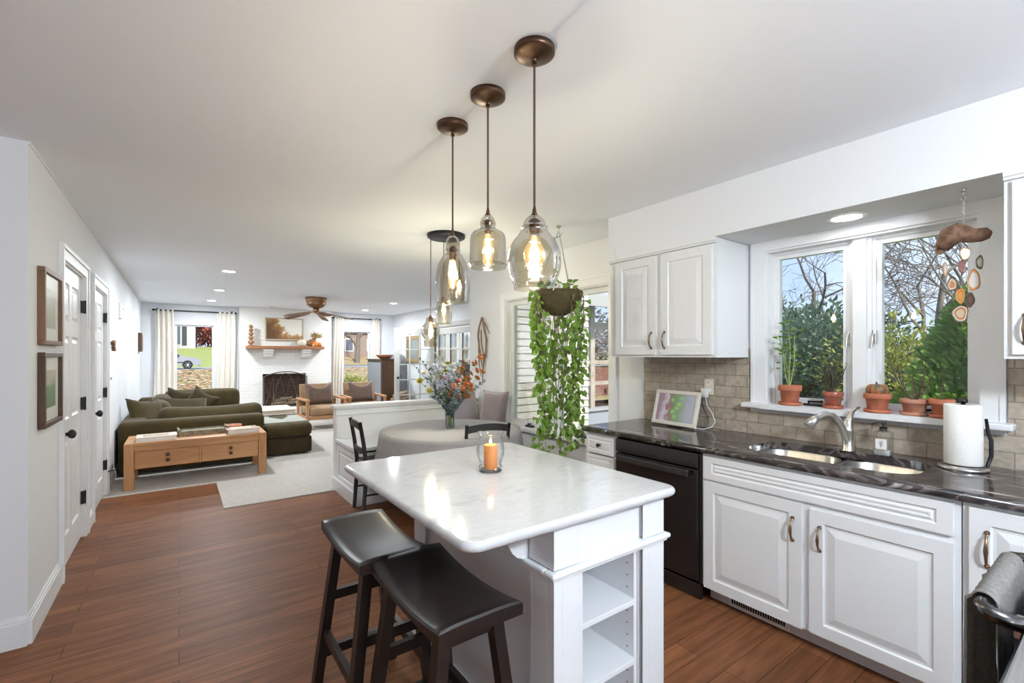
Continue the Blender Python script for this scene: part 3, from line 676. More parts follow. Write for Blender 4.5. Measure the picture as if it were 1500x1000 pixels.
part('spout', MB().tube(pts, [.02, .0195, .0185, .018, .018, .0185, .019, .02], 14), NICKEL, t)
part('spray_head', MB().tube([(fx - .198, fy + .088, 1.106), (fx - .222, fy + .1, 1.085), (fx - .236, fy + .108, 1.066)], [.021, .025, .0285], 16), NICKEL, t)
part('lever', MB().tube([(fx, fy, 1.065), (fx + .002, fy - .003, 1.09), (fx + .004, fy - .010, 1.118), (fx + .002, fy - .022, 1.145), (fx - .004, fy - .040, 1.163), (fx - .010, fy - .056, 1.168)], [.021, .019, .0145, .0105, .0085, .006], 10), NICKEL, t)
# soap dispenser
sx, sy = 3.04, .822
t = T('soap_dispenser', 'clear soap dispenser with a black pump standing behind the sink', 'soap dispenser', (sx, sy, .92))
b = MB(); b.rbox((sx, sy, .985), (.074, .074, .128), .012, 3); b.cyl((sx, sy, 1.046), (sx, sy, 1.056), .017, n=16); part('bottle', b, CLEAR, t)
part('soap', MB().rbox((sx, sy, .938), (.068, .068, .03), .008, 2), mat('clear_soap', (.75, .76, .75), .15), t)
b = MB(); b.box(sx - .0392, sx - .0377, sy - .024, sy + .024, .958, 1.012); part('label_sticker', b, PAPER, t)
b = MB(); b.tube([(sx - .0397, sy + .002, .966), (sx - .0397, sy, .985), (sx - .0397, sy - .003, 1.0)], .0007, 5)
for k in range(9):
    z_ = .974 + .003 * k; q_ = (1 if k % 2 else -1); b.tube([(sx - .0397, sy, z_), (sx - .0397, sy + q_ * .006, z_ + .004), (sx - .0397, sy + q_ * .009, z_ + .003)], .0007, 5)
part('printed_sprig', b, DKMET, t)
b = MB(); b.cyl((sx, sy, 1.052), (sx, sy, 1.073), .017, n=16); b.cyl((sx, sy, 1.073), (sx, sy, 1.092), .006, n=10); b.cyl((sx, sy, 1.088), (sx, sy, 1.098), .013, n=12); b.tube([(sx, sy, 1.094), (sx - .03, sy + .02, 1.097), (sx - .05, sy + .034, 1.088)], .0042, 8); part('pump', b, BLKPL, t)
# paper towel holder and roll
px, py = 2.985, .505
t = T('paper_towel_holder', 'steel paper towel stand with a curved side arm by the window', 'paper towel holder', (px, py, .92))
part('base', MB().lathe([(0, 0), (.086, 0), (.09, .004), (.09, .012), (.08, .02), (.0, .022)], (px, py, .92), 32), STEEL, t)
part('post', MB().cyl((px, py, .94), (px, py, 1.235), .008, n=12).lathe([(0, 0), (.016, 0), (.018, .006), (.016, .016), (0, .018)], (px, py, 1.234), 16), DKMET, t)
part('side_arm', MB().tube([(px + .045, py - .072, .935), (px + .048, py - .086, .99), (px + .046, py - .086, 1.06), (px + .044, py - .076, 1.10), (px + .042, py - .07, 1.16)], [.007, .008, .008, .007, .006], 10), DKMET, t)
t = T('paper_towel_roll', 'fat white paper towel roll on the steel stand', 'paper towel roll', (px, py, .944))
b = MB(); b.lathe([(.018, 0), (.066, 0), (.068, .004), (.068, .276), (.066, .28), (.018, .28), (.018, 0)], (px, py, .944), 40); part('paper', b, PAPER, t)
part('core', MB().lathe([(.0178, .002), (.0178, .279), (.0165, .279), (.0165, .002)], (px, py, .944), 20), mat('cardboard', (.42, .31, .20), .9), t)
# digital photo frame
t = T('photo_frame', 'cream photo frame leaning on the counter showing a nature picture', 'photo frame', (2.99, 2.08, .92))
M_ = Matrix.Translation((2.985, 2.075, .932)) @ Matrix.Rotation(math.radians(-4), 4, 'Z') @ Matrix.Rotation(math.radians(15), 4, 'Y')
b = MB(); w_, h_, q = .195, .262, .026
for (y0, y1, z0, z1) in ((-w_, w_, 0, q), (-w_, w_, h_ - q, h_), (-w_, -w_ + q, q, h_ - q), (w_ - q, w_, q, h_ - q)): b.box(-.010, .012, y0, y1, z0, z1, .003)
part('frame', b.xf(M_), mat('cream_frame', (.78, .74, .66), .5), t)
part('backing', MB().box(.0, .014, -w_ + .01, w_ - .01, .01, h_ - .01).box(.012, .03, -.06, .06, .0, .03).xf(M_), BLKPL, t)
m_, n_, b_ = base_mat('frame_picture'); v_ = coords(n_, (1, 1, 1))
sp = n_.nodes.new('ShaderNodeSeparateXYZ'); n_.links.new(v_, sp.inputs[0]); ad = n_.nodes.new('ShaderNodeMath'); ad.operation = 'MULTIPLY_ADD'; ad.inputs[1].default_value = -2.6; ad.inputs[2].default_value = .5; n_.links.new(sp.outputs['Y'], ad.inputs[0])
nn = noise(n_, v_, 11, 4, .8); ad2 = n_.nodes.new('ShaderNodeMath'); ad2.operation = 'MULTIPLY_ADD'; ad2.inputs[1].default_value = .38; n_.links.new(nn, ad2.inputs[0]); n_.links.new(ad.outputs[0], ad2.inputs[2])
c_ = ramp(n_, ad2.outputs[0], [(.12, (.24, .20, .26)), (.36, (.26, .17, .21)), (.48, (.50, .46, .52)), (.56, (.24, .12, .13)), (.68, (.17, .25, .13)), (.84, (.24, .29, .23)), (1, (.34, .35, .40))])
n_.links.new(c_, b_.inputs['Base Color']); n_.links.new(c_, b_.inputs['Emission Color']); b_.inputs['Emission Strength'].default_value = .10; b_.inputs['Roughness'].default_value = .2
sc_ = part('screen', MB().box(-.003, .001, -w_ + q, w_ - q, q, h_ - q).xf(M_), m_, t)
lf = MB()
for (y, z, a, s_) in ((.02, .10, .3, .022), (-.01, .13, -.6, .02), (-.03, .16, .5, .024), (.035, .19, 1.1, .018), (-.045, .205, -.3, .016), (.0, .065, 1.4, .018)):
    lf.add([(-.0036, y + s_ * math.cos(a + k) * (1 if i % 2 else .8), z + s_ * math.sin(a + k) * .75) for i, k in enumerate([j * PI / 4 for j in range(8)])], [tuple(range(8))])
mm = emit('picture_leaf', (.20, .42, .10), .12); part('pictured_leaves', lf.xf(M_), mm, t)
# outlet, charger, cable
t = T('wall_outlet', 'almond wall outlet on the tile behind the photo frame', 'outlet', (XW - .012, 1.885, 1.22))
part('plate', MB().box(XW - .018, XW - .012, 1.85, 1.92, 1.165, 1.28, .003), ALMOND, t)
b = MB()
for z in (1.25, 1.198): part('socket', MB().rbox((XW - .019, 1.885, z), (.006, .034, .03), .0025, 2), WHITE, t)
b = MB()
for dy in (-.007, .007): b.box(XW - .0226, XW - .021, 1.885 + dy - .0015, 1.885 + dy + .0015, 1.248, 1.26)
part('slots', b, BLKPL, t)
t = T('charger', 'white plug-in charger with its cable drooping to the photo frame', 'charger', (XW - .035, 1.90, 1.19))
part('plug_body', MB().rbox((XW - .041, 1.905, 1.178), (.04, .042, .07), .006, 3), WHITE, t)
part('cable', MB().tube([(XW - .045, 1.895, 1.142), (XW - .05, 1.88, 1.09), (XW - .06, 1.83, 1.03), (XW - .08, 1.80, .98), (XW - .10, 1.815, .942), (XW - .13, 1.86, .925), (XW - .13, 1.93, .926)], .0032, 8), WHITE, t)
# upper cabinets
XU = 2.765
def upper(name, label, y0, y1, doors, handles):
    t = T(name, label, 'cabinet', ((XU + XW) / 2, (y0 + y1) / 2, 1.44))
    b = MB(); b.box(XU, XW - .002, y0, y1, 1.44, 2.205); part('body', b, CAB, t)
    b = MB(); b.box(XU - .03, XU, y0, y1, 2.185, 2.206); b.box(XU - .02, XU, y0, y1, 2.172, 2.185); part('crown_moulding', b, CAB, t)
    for (a, c), hy in zip(doors, handles):
        d = cab_door('door', t, a, c, 1.458, 2.165, XU, .06); pull(d, XU - .019, hy, 1.56, .10)
    return t
u_ = upper('wall_cabinet', 'white two-door wall cabinet left of the kitchen window', 1.60, 2.485, ((1.625, 2.01), (2.05, 2.42)), (1.975, 2.085))
b = MB(); b.tube([(XU + .02, 1.655, 1.44), (XU + .02, 1.655, 1.428), (XU + .02, 1.662, 1.422), (XU + .02, 1.668, 1.428), (XU + .02, 1.664, 1.434)], .0018, 6)
solo('cup_hook', b, NICKEL, 'tiny metal hook under the left wall cabinet', 'hook')
upper('wall_cabinet', 'white wall cabinet right of the kitchen window', -.35, .345, ((-.33, .32),), (.285,))

# ------------------------------------------------------------------ things on the window sill
SZ = 1.137
def pot_profile(R, h): 
    return [(0, 0), (R * .66, 0), (R * .70, .004), (R * .86, h * .68), (R * .98, h * .70), (R, h * .74), (R, h * .97), (R * .97, h), (R * .9, h), (R * .86, h * .9), (R * .84, h * .86)]
def potted(name, label, x, y, R, h, pm, saucer=True, cat='potted plant'):
    t = T(name, label, cat, (x, y, SZ))
    z0 = 0.012 if saucer else 0.0
    if saucer: part('saucer', MB().lathe([(0, 0), (R * .85, 0), (R * .98, .004), (R * 1.02, .018), (R * .98, .019), (R * .9, .01), (0, .01)], (x, y, SZ), 28), pm, t)
    part('pot', MB().lathe([(r, z + z0) for r, z in pot_profile(R, h)], (x, y, SZ), 32), pm, t)
    part('soil', MB().lathe([(R * .86, z0 + h * .88), (R * .5, z0 + h * .9), (0, z0 + h * .91)], (x, y, SZ), 20), SOIL, t)
    return t, SZ + z0 + h * .9
def leafq(mb, p, d, up, L, W, mi=0, fold=.25):
    """pointed leaf: 6 points, slightly folded along its midrib"""
    d = Vector(d).normalized(); s = d.cross(Vector(up))
    if s.length < 1e-4: s = d.cross(Vector((1, 0, 0)))
    s.normalize(); nrm = s.cross(d); p = Vector(p)
    a = p; b = p + d * L * .45 - nrm * W * fold * .3; c = p + d * L
    l1 = p + d * L * .28 + s * W * .5 + nrm * W * fold; l2 = p + d * L * .62 + s * W * .42 + nrm * W * fold
    r1 = p + d * L * .28 - s * W * .5 + nrm * W * fold; r2 = p + d * L * .62 - s * W * .42 + nrm * W * fold
    mb.add([a, b, c, l1, l2, r1, r2], [(0, 1, 4, 3), (1, 2, 4), (0, 5, 6, 1), (1, 6, 2)], True, mi)
rnd = random.uniform
t, z = potted('geranium_plant', 'tall spindly green plant in a terracotta pot, first on the sill', 3.16, 1.335, .066, .115, TERRA)
st = MB(); lf = MB()
for k, (dx, dy, hh) in enumerate(((-.01, .055, .31), (.01, .01, .40), (.0, -.035, .36), (.01, .03, .24))):
    pts = [(3.16 + dx * q + .004 * math.sin(q * 9 + k), 1.335 + dy * (q ** .7) + .006 * math.sin(q * 7 + k), z - .005 + hh * q) for q in [i / 8 for i in range(9)]]
    st.tube(pts, [.0045 - .0025 * i / 8 for i in range(9)], 6)
    for i in range(2 if k else 3, 9):
        for s_ in range(3 if i > 6 else 1):
            g = rnd(0, 2 * PI); dv = (math.cos(g) * .8, math.sin(g), rnd(.0, .5)); p = Vector(pts[i]); e = p + Vector(dv) * rnd(.012, .03)
            st.tube([p, e], .0012, 4); leafq(lf, e, dv, (0, 0, 1), rnd(.026, .045), rnd(.026, .04))
part('stems', st, mat('green_stem', (.30, .36, .12), .6), t); part('leaves', lf, LEAFL, t)
t, z = potted('rosemary_plant', 'bushy rosemary in a glazed brown-red pot, second on the sill', 3.17, 1.10, .054, .088, GLAZE)
st = MB(); lf = MB()
for k in range(24):
    g = rnd(0, 2 * PI); le = rnd(.35, 1.0); hh = rnd(.09, .20); sp_ = rnd(.02, .105)
    if k < 3: hh = .22
    pts = [(3.17 + math.cos(g) * sp_ * .5 * q ** .8, 1.10 + math.sin(g) * sp_ * q ** .8, z - .005 + hh * q) for q in [i / 6 for i in range(7)]]
    st.tube(pts, [.0028 - .0015 * i / 6 for i in range(7)], 5)
    for i in range(2, 7):
        for s_ in range(6):
            a_ = rnd(0, 2 * PI); f_ = rnd(-.5, .5); p = Vector(pts[i]).lerp(Vector(pts[i - 1]), rnd(0, 1))
            leafq(lf, p, (math.cos(a_) * .7, math.sin(a_) * .7, .75), (math.cos(a_), math.sin(a_), 0), rnd(.012, .022), .0038)
part('stems', st, TWIG, t); part('needles', lf, LEAFD, t)
t, z = potted('flower_pot', 'terracotta pot holding a small green-orange pumpkin on the sill', 3.135, .875, .062, .095, TERRA, cat='flower pot')
g_ = MB(); vs = []
nu, nv = 44, 12
def pumpkin(mb, c, R, hz, ribs, depth=.1, nu=44, nv=12, mi=0):
    vs = [(c[0], c[1], c[2] - hz * .8)]; fs = []
    for i in range(1, nv):
        t_ = PI * i / nv
        for k in range(nu):
            g = 2 * PI * k / nu; q = R * (math.sin(t_) ** .75) * (1 - depth + depth * abs(math.cos(g * ribs / 2)) ** .6)
            vs.append((c[0] + q * math.cos(g), c[1] + q * math.sin(g), c[2] - hz * math.cos(t_) * (1 - .25 * max(0, 1 - math.sin(t_) * 1.6))))
    vs.append((c[0], c[1], c[2] + hz * .72)); e = len(vs) - 1
    for k in range(nu): fs.append((0, 1 + (k + 1) % nu, 1 + k)); fs.append((e, e - nu + k, e - nu + (k + 1) % nu))
    for i in range(nv - 2):
        for k in range(nu): a = 1 + i * nu; fs.append((a + k, a + (k + 1) % nu, a + nu + (k + 1) % nu, a + nu + k))
    return mb.add(vs, fs, True, mi)
t = T('gourd', 'small ribbed green and orange pumpkin sitting in a terracotta pot', 'pumpkin', (3.135, .875, z))
part('flesh', pumpkin(MB(), (3.135, .875, z + .025), .052, .042, 11, .16), mat('gourd_skin', (.33, .12, .035), .4, var=(.07, .085, .055), vscale=24), t)
part('stem', MB().tube([(3.135, .875, z + .053), (3.135, .877, z + .064), (3.132, .88, z + .07)], [.006, .0045, .005], 8), TWIG, t)
t, z = potted('woody_plant', 'woody leafless plant in a chalk-stained terracotta bowl on the sill', 3.15, .72, .062, .075, TERRA2)
st = MB(); lf = MB()
for k in range(13):
    g = rnd(0, 2 * PI); hh = rnd(.10, .2); sp_ = rnd(.015, .085)
    if k == 0: g, sp_, hh = 1.6, .10, .245
    if k == 1: g, sp_, hh = -1.2, .05, .22
    pts = [(3.15 + math.cos(g) * sp_ * .5 * math.sin(q * PI / 2), .72 + math.sin(g) * sp_ * math.sin(q * PI / 2) + .004 * math.sin(q * 8 + k), z - .005 + hh * q ** 1.25) for q in [i / 7 for i in range(8)]]
    st.tube(pts, [.003 - .0018 * i / 7 for i in range(8)], 5)
    for i in range(2, 8):
        for s_ in range(2):
            a_ = rnd(0, 2 * PI); leafq(lf, pts[i], (math.cos(a_) * .6, math.sin(a_) * .6, .7), (math.cos(a_), math.sin(a_), 0), rnd(.008, .018), .004)
part('stems', st, TWIG, t); part('foliage', lf, leafmat('brown_bud', (.16, .13, .06), (.22, .2, .1)), t)
t, z = potted('seedling_plant', 'small terracotta pot with a leafy sprout, behind the paper towels', 3.12, .605, .05, .085, TERRA)
st = MB(); lf = MB(); st.tube([(3.12, .605, z - .01), (3.122, .607, z + .06), (3.118, .612, z + .13), (3.12, .616, z + .165)], [.003, .0025, .002, .0012], 6)
for k in range(11):
    g = rnd(0, 2 * PI); leafq(lf, (3.12 + .004 * math.cos(g), .605 + .004 * math.sin(g), z + rnd(0, .035)), (math.cos(g), math.sin(g), rnd(.1, .7)), (0, 0, 1), rnd(.03, .055), rnd(.015, .024))
leafq(lf, (3.12, .616, z + .16), (.1, .3, .9), (1, 0, 0), .03, .012)
part('stem', st, TWIG, t); part('leaves', lf, LEAFL, t)

# ------------------------------------------------------------------ agate wind chime
cx, cy = 2.885, .487
t = T('wind_chime', 'driftwood wind chime with hanging agate slices in front of the window', 'wind chime', (cx, cy, 1.93))
hk = MB(); hk.cyl((cx, cy, 2.207), (cx, cy, 2.195), .009, n=12); hk.tube([(cx, cy, 2.197), (cx, cy, 2.175)], .0018, 6)
hk.tube([(cx + .009 * math.sin(a) * .5, cy + .009 * math.sin(a) , 2.166 + .009 * math.cos(a)) for a in [i * 2 * PI / 12 for i in range(13)]], .0016, 6)
for i in range(11): hk.tube([(cx + .003 * math.cos(a + (i % 2) * PI / 2) * 0.6, cy + .0028 * math.cos(a), 2.151 - i * .0105 + .0072 * math.sin(a)) for a in [j * 2 * PI / 8 for j in range(9)]], .0011, 5)
part('hook_chain', hk, NICKEL, t)
dw = MB(); pts = [(cx + .005, cy + .088, 1.965), (cx, cy + .072, 1.955), (cx - .004, cy + .045, 1.995), (cx, cy + .02, 2.005), (cx + .004, cy, 1.998), (cx + .004, cy - .028, 1.984), (cx + .003, cy - .055, 1.982), (cx, cy - .078, 1.985), (cx - .002, cy - .09, 1.986)]
pts = [(x, y, z_ + .008) for x, y, z_ in pts]
dw.tube(pts, [.016, .036, .05, .052, .042, .035, .034, .028, .008], 14, flat=.9)
dw.tube([(cx - .002, cy + .068, 1.975), (cx - .004, cy + .078, 1.945), (cx - .003, cy + .082, 1.925)], [.026, .02, .008], 10)
o_ = part('driftwood', dw, mat('burl_wood', (.24, .13, .08), .8, var=(.10, .05, .03), vscale=34, bmp=.9, bscale=50), t)
def agate(dy, z, ry, rz_, ang, cols, dx=0.0):
    """thin slice of agate: oval disc with banded rings; thread above it"""
    n = 22; b = MB(); rings = [1.0, .86, .72, .5, .3]; vs = []; fs = []; mi = []
    bump_ = [1 + .07 * math.sin(3 * k * 2 * PI / n + dy * 90) + .04 * math.sin(5 * k * 2 * PI / n + z * 50) for k in range(n)]
    M2 = Matrix.Translation((cx + dx, cy + dy, z)) @ Matrix.Rotation(ang, 4, 'Z')
    for sg in (-.0025, .0025):
        prev = None
        for ri, q in enumerate(rings):
            ring = [M2 @ Vector((sg, ry * q * bump_[k] * math.cos(2 * PI * k / n), rz_ * q * bump_[k] * math.sin(2 * PI * k / n) - rz_ * .0)) for k in range(n)]
            if prev:
                vs_ = prev + ring; fs_ = [(k, (k + 1) % n, n + (k + 1) % n, n + k) for k in range(n)]
                b.add(vs_, fs_, True, min(ri - 1, 3))
            else: outer = ring
            prev = ring
        b.add(prev, [tuple(range(n))], False, 3)
        if sg < 0: o1 = outer
        else: b.add(o1 + outer, [(k, (k + 1) % n, n + (k + 1) % n, n + k) for k in range(n)], True, 0)
    part('agate_slice', b, [AG[c] for c in cols], t)
AG = {k: mat('agate_' + k, c, .25, coat=.4) for k, c in dict(orange=(.42, .16, .035), amber=(.50, .24, .06), white=(.55, .52, .48), brown=(.16, .08, .05), dark=(.06, .045, .04), red=(.22, .075, .06), cream=(.52, .41, .29), grey=(.45, .42, .38), green=(.42, .47, .30)).items()}
agate(-.005, 1.915, .019, .028, .5, ('amber', 'cream', 'white', 'white'))
agate(.006, 1.858, .013, .029, .6, ('red', 'red', 'brown', 'red'))
agate(.062, 1.855, .009, .033, .9, ('amber', 'cream', 'cream', 'white'))
agate(-.052, 1.868, .013, .031, .6, ('dark', 'brown', 'green', 'white'))
agate(.038, 1.78, .019, .034, .3, ('dark', 'brown', 'cream', 'orange'))
agate(-.034, 1.79, .021, .048, .2, ('orange', 'amber', 'white', 'white'))
agate(.008, 1.725, .016, .036, .2, ('orange', 'amber', 'orange', 'amber'), -.012)
agate(-.020, 1.705, .017, .034, .8, ('dark', 'brown', 'dark', 'brown'), .012)
agate(.010, 1.645, .027, .04, .15, ('brown', 'white', 'orange', 'cream'))
th = MB()
for (dy, z0, z1) in ((-.005, 1.97, 1.94), (.006, 1.97, 1.885), (.062, 1.95, 1.885), (-.052, 1.975, 1.9), (.038, 1.96, 1.81), (-.034, 1.97, 1.835), (.008, 1.83, 1.68), (-.02, 1.97, 1.735)): th.cyl((cx, cy + dy, z0), (cx, cy + dy, z1), .0007, n=4)
part('threads', th, CLEAR, t)

# ------------------------------------------------------------------ range corner with towel, right of the viewer
t = T('kitchen_range', 'stainless kitchen range at the right edge, only its top and bar handle showing', 'stove', (1.62, -.2, 0))
part('body', MB().box(1.17, 1.93, -.52, .13, .02, .86), DKSTEEL, t)
part('cooktop', MB().box(1.165, 1.935, -.52, .148, .862, .884, .005), STEEL, t)
b = MB(); b.box(1.19, 1.91, .130, .152, .16, .845, .004); b.box(1.185, 1.915, .130, .158, .80, .858, .004); part('oven_door', b, DKSTEEL, t)
b = MB(); hz, hy_ = .895, .215
b.tube([(1.49, .15, hz - .03), (1.455, .175, hz - .015), (1.435, .20, hz - .004), (1.445, .213, hz), (1.48, hy_, hz), (1.55, hy_, hz), (1.80, hy_, hz), (1.87, hy_, hz), (1.90, .20, hz - .004), (1.88, .175, hz - .015), (1.85, .15, hz - .03)], .0165, 14)
part('handle', b, mat('dark_steel_bar', (.11, .108, .11), .22, 1.0), t)
for x in (1.49, 1.85): part('handle_bracket', MB().box(x - .02, x + .02, .145, .17, hz - .055, hz - .015, .004), STEEL, t)
def tw(u, v):
    x = 1.478 + .36 * u + .006 * math.sin(v * 14); a = v * 3.2
    wob = .004 * math.sin(u * 40) + .008 * math.sin(u * 11 + v * 3)
    r_ = .021 + .002 * math.sin(u * 60)
    if a < 1.0: return (x, hy_ - r_ + .3 * wob, hz - (1.0 - a) * .34)
    if a < 1.8: g = PI - (a - 1.0) / .8 * PI; return (x, hy_ + r_ * math.cos(g), hz + r_ * math.sin(g))
    return (x, hy_ + r_ + wob + .02 * (a - 1.8) * math.sin(u * 9), hz - (a - 1.8) * .33)
TOWEL = leafmat('towel_weave', (.36, .345, .33), (.25, .235, .22), 130, .45)
b = MB(); b.cloth(tw, 30, 44)
o = solo('dish_towel', b, TOWEL, 'grey woven towel draped over the range handle', 'towel')
sm = o.modifiers.new('thickness', 'SOLIDIFY'); sm.thickness = .002; sm.offset = 1.0
# ================================================================== ISLAND
IX0, IX1, IY0, IY1 = .955, 1.515, 1.093, 2.15
t = T('kitchen_island', 'white kitchen island with corner posts and open end shelves', 'kitchen island', (1.235, 1.62, 0))
b = MB()
b.box(IX0 + .02, IX0 + .035, IY0 + .1, IY1 - .09, .1, .92); b.box(IX1 - .035, IX1 - .02, IY0 + .1, IY1 - .09, .1, .92)      # side panels
b.box(IX0 + .02, IX1 - .02, IY0 + .33, IY0 + .345, .1, .92); b.box(IX0 + .02, IX1 - .02, IY1 - .035, IY1 - .02, .1, .92)     # shelf back, far end
b.box(IX0 + .02, IX1 - .02, IY0 + .01, IY1 - .02, .09, .11)
b.box(IX0 + .125, IX0 + .14, IY0 + .03, IY0 + .33, .1, .92); b.box(IX1 - .14, IX1 - .125, IY0 + .03, IY0 + .33, .1, .92)  # shelf bay cheeks
b.box(IX0 + .14, IX1 - .14, IY0 + .022, IY0 + .32, .735, .75)
part('body', b, CAB, t)
def post(px, py, w, dx, dy):
    """corner post with sunk flute panels on its outer faces; dx,dy = outward directions"""
    m = MB(); h0, h1 = .105, .755
    fl = [(0, 0), (.014, 0), (.0145, -.016), (.026, -.016), (.031, -.003), (.036, .0)]
    for (O, U, N) in (((px if dx < 0 else px + w, py + (w if dx < 0 else 0), h0), (0, -1 if dx < 0 else 1, 0), (dx, 0, 0)), ((px + (0 if dy < 0 else w), py if dy < 0 else py + w, h0), (1 if dy < 0 else -1, 0, 0), (0, dy, 0))):
        m.panel(O, U, (0, 0, 1), N, [0, w], [0, h1 - h0], {(0, 0)}, fl, .0004)
        O2 = Vector(O); O2.z = .775
        m.panel(O2, U, (0, 0, 1), N, [0, w], [0, .145], {(0, 0)}, [(0, 0), (.02, 0), (.0205, -.017), (.032, -.017), (.037, -.009)], .0004)
    m.box(px + (.02 if dx < 0 else 0), px + w - (.02 if dx > 0 else 0), py + (.02 if dy < 0 else 0), py + w - (.02 if dy > 0 else 0), h0, .92); m.box(px - .012, px + w + .012, py - .012, py + w + .012, 0, .09, .004); m.box(px - .006, px + w + .006, py - .006, py + w + .006, .09, .105, .004)
    return part('corner_post', m, CAB, t)
PW = .125
post(IX0, IY0, PW, -1, -1); post(IX1 - PW, IY0, PW, 1, -1); post(IX0, IY1 - PW, PW, -1, 1); post(IX1 - PW, IY1 - PW, PW, 1, 1)
b = MB(); b.box(IX0 + PW, IX1 - PW, IY0 + .02, IY0 + .034, .765, .92); b.box(IX0 + .016, IX0 + .03, IY0 + PW, IY1 - PW, .765, .92); b.box(IX1 - .022, IX1 - .008, IY0 + PW, IY1 - PW, .765, .92); part('apron', b, CAB, t)
b = MB()
def ringmould(mb, o, z0, z1, b_=.004):
    mb.box(IX0 - o, IX1 + o, IY0 - o, IY0 + .03, z0, z1, b_); mb.box(IX0 - o, IX1 + o, IY1 - .03, IY1 + o, z0, z1, b_); mb.box(IX0 - o, IX0 + .03, IY0 + .03, IY1 - .03, z0, z1, b_); mb.box(IX1 - .03, IX1 + o, IY0 + .03, IY1 - .03, z0, z1, b_)
ringmould(b, .020, .754, .772, .007); ringmould(b, .010, .744, .755, .003); part('waist_moulding', b, CAB, t)
for z in (.31, .53):
    b = MB(); b.box(IX0 + .1405, IX1 - .1405, IY0 + .02, IY0 + .329, z, z + .019, .002); part('shelf', b, CAB, t)
b = MB()
for y in (IY0 + .06, IY0 + .27):
    for k in range(11): b.cyl((IX1 - .1402, y, .22 + .045 * k), (IX1 - .1415, y, .22 + .045 * k), .0028, n=8)
part('shelf_pin_holes', b, BLKPL, t)
b = MB(); b.box(IX0 - .0, IX0 + .02, IY0 + PW, IY1 - PW, 0, .105, .003); b.box(IX0 + PW, IX1 - PW, IY0 + .003, IY0 + .02, 0, .1, .003); b.box(IX1 - .02, IX1, IY0 + PW, IY1 - PW, 0, .105, .003); part('plinth', b, CAB, t)
for y in (1.245, 1.98):
    pr = [(IX0 + .012, .775), (IX0 + .012, .918), (IX0 - .215, .918), (IX0 - .225, .905), (IX0 - .215, .892), (IX0 - .17, .886), (IX0 - .12, .868), (IX0 - .085, .835), (IX0 - .065, .80), (IX0 - .045, .782), (IX0 - .02, .772)]
    b = MB(); b.prism([(p[0], p[1]) for p in pr], 'y', y - .02, y + .02); part('bracket', b, CAB, t)
b = MB(); o_ = []
TX0, TX1, TY0, TY1 = .615, 1.565, 1.052, 2.205
rows = [(-.0, .922, .038), (.0, .929, .04)] 
def outl(ins, r): return rrect((TX0 + TX1) / 2, (TY0 + TY1) / 2, (TX1 - TX0) / 2 - ins, (TY1 - TY0) / 2 - ins, r - ins * .5, 7)
lev = [(.012, .916)] + [(.014 - .014 * math.sin(a), .934 - .016 * math.cos(a) - 0) for a in [PI * i / 8 for i in range(1, 8)]] + [(.014, .95)]
vs = []; n_ = 0
for ins, z in lev:
    q = outl(ins, .05); n_ = len(q); vs += [(p[0], p[1], z) for p in q]
fs = [(k * n_ + i, k * n_ + (i + 1) % n_, (k + 1) * n_ + (i + 1) % n_, (k + 1) * n_ + i) for k in range(len(lev) - 1) for i in range(n_)]
b.add(vs, fs, True); b.add(vs[:n_], [tuple(reversed(range(n_)))]); b.add(vs[-n_:], [tuple(range(n_))])
solo('island_worktop', b, QUARTZ, 'thick white veined stone top of the island', 'worktop')

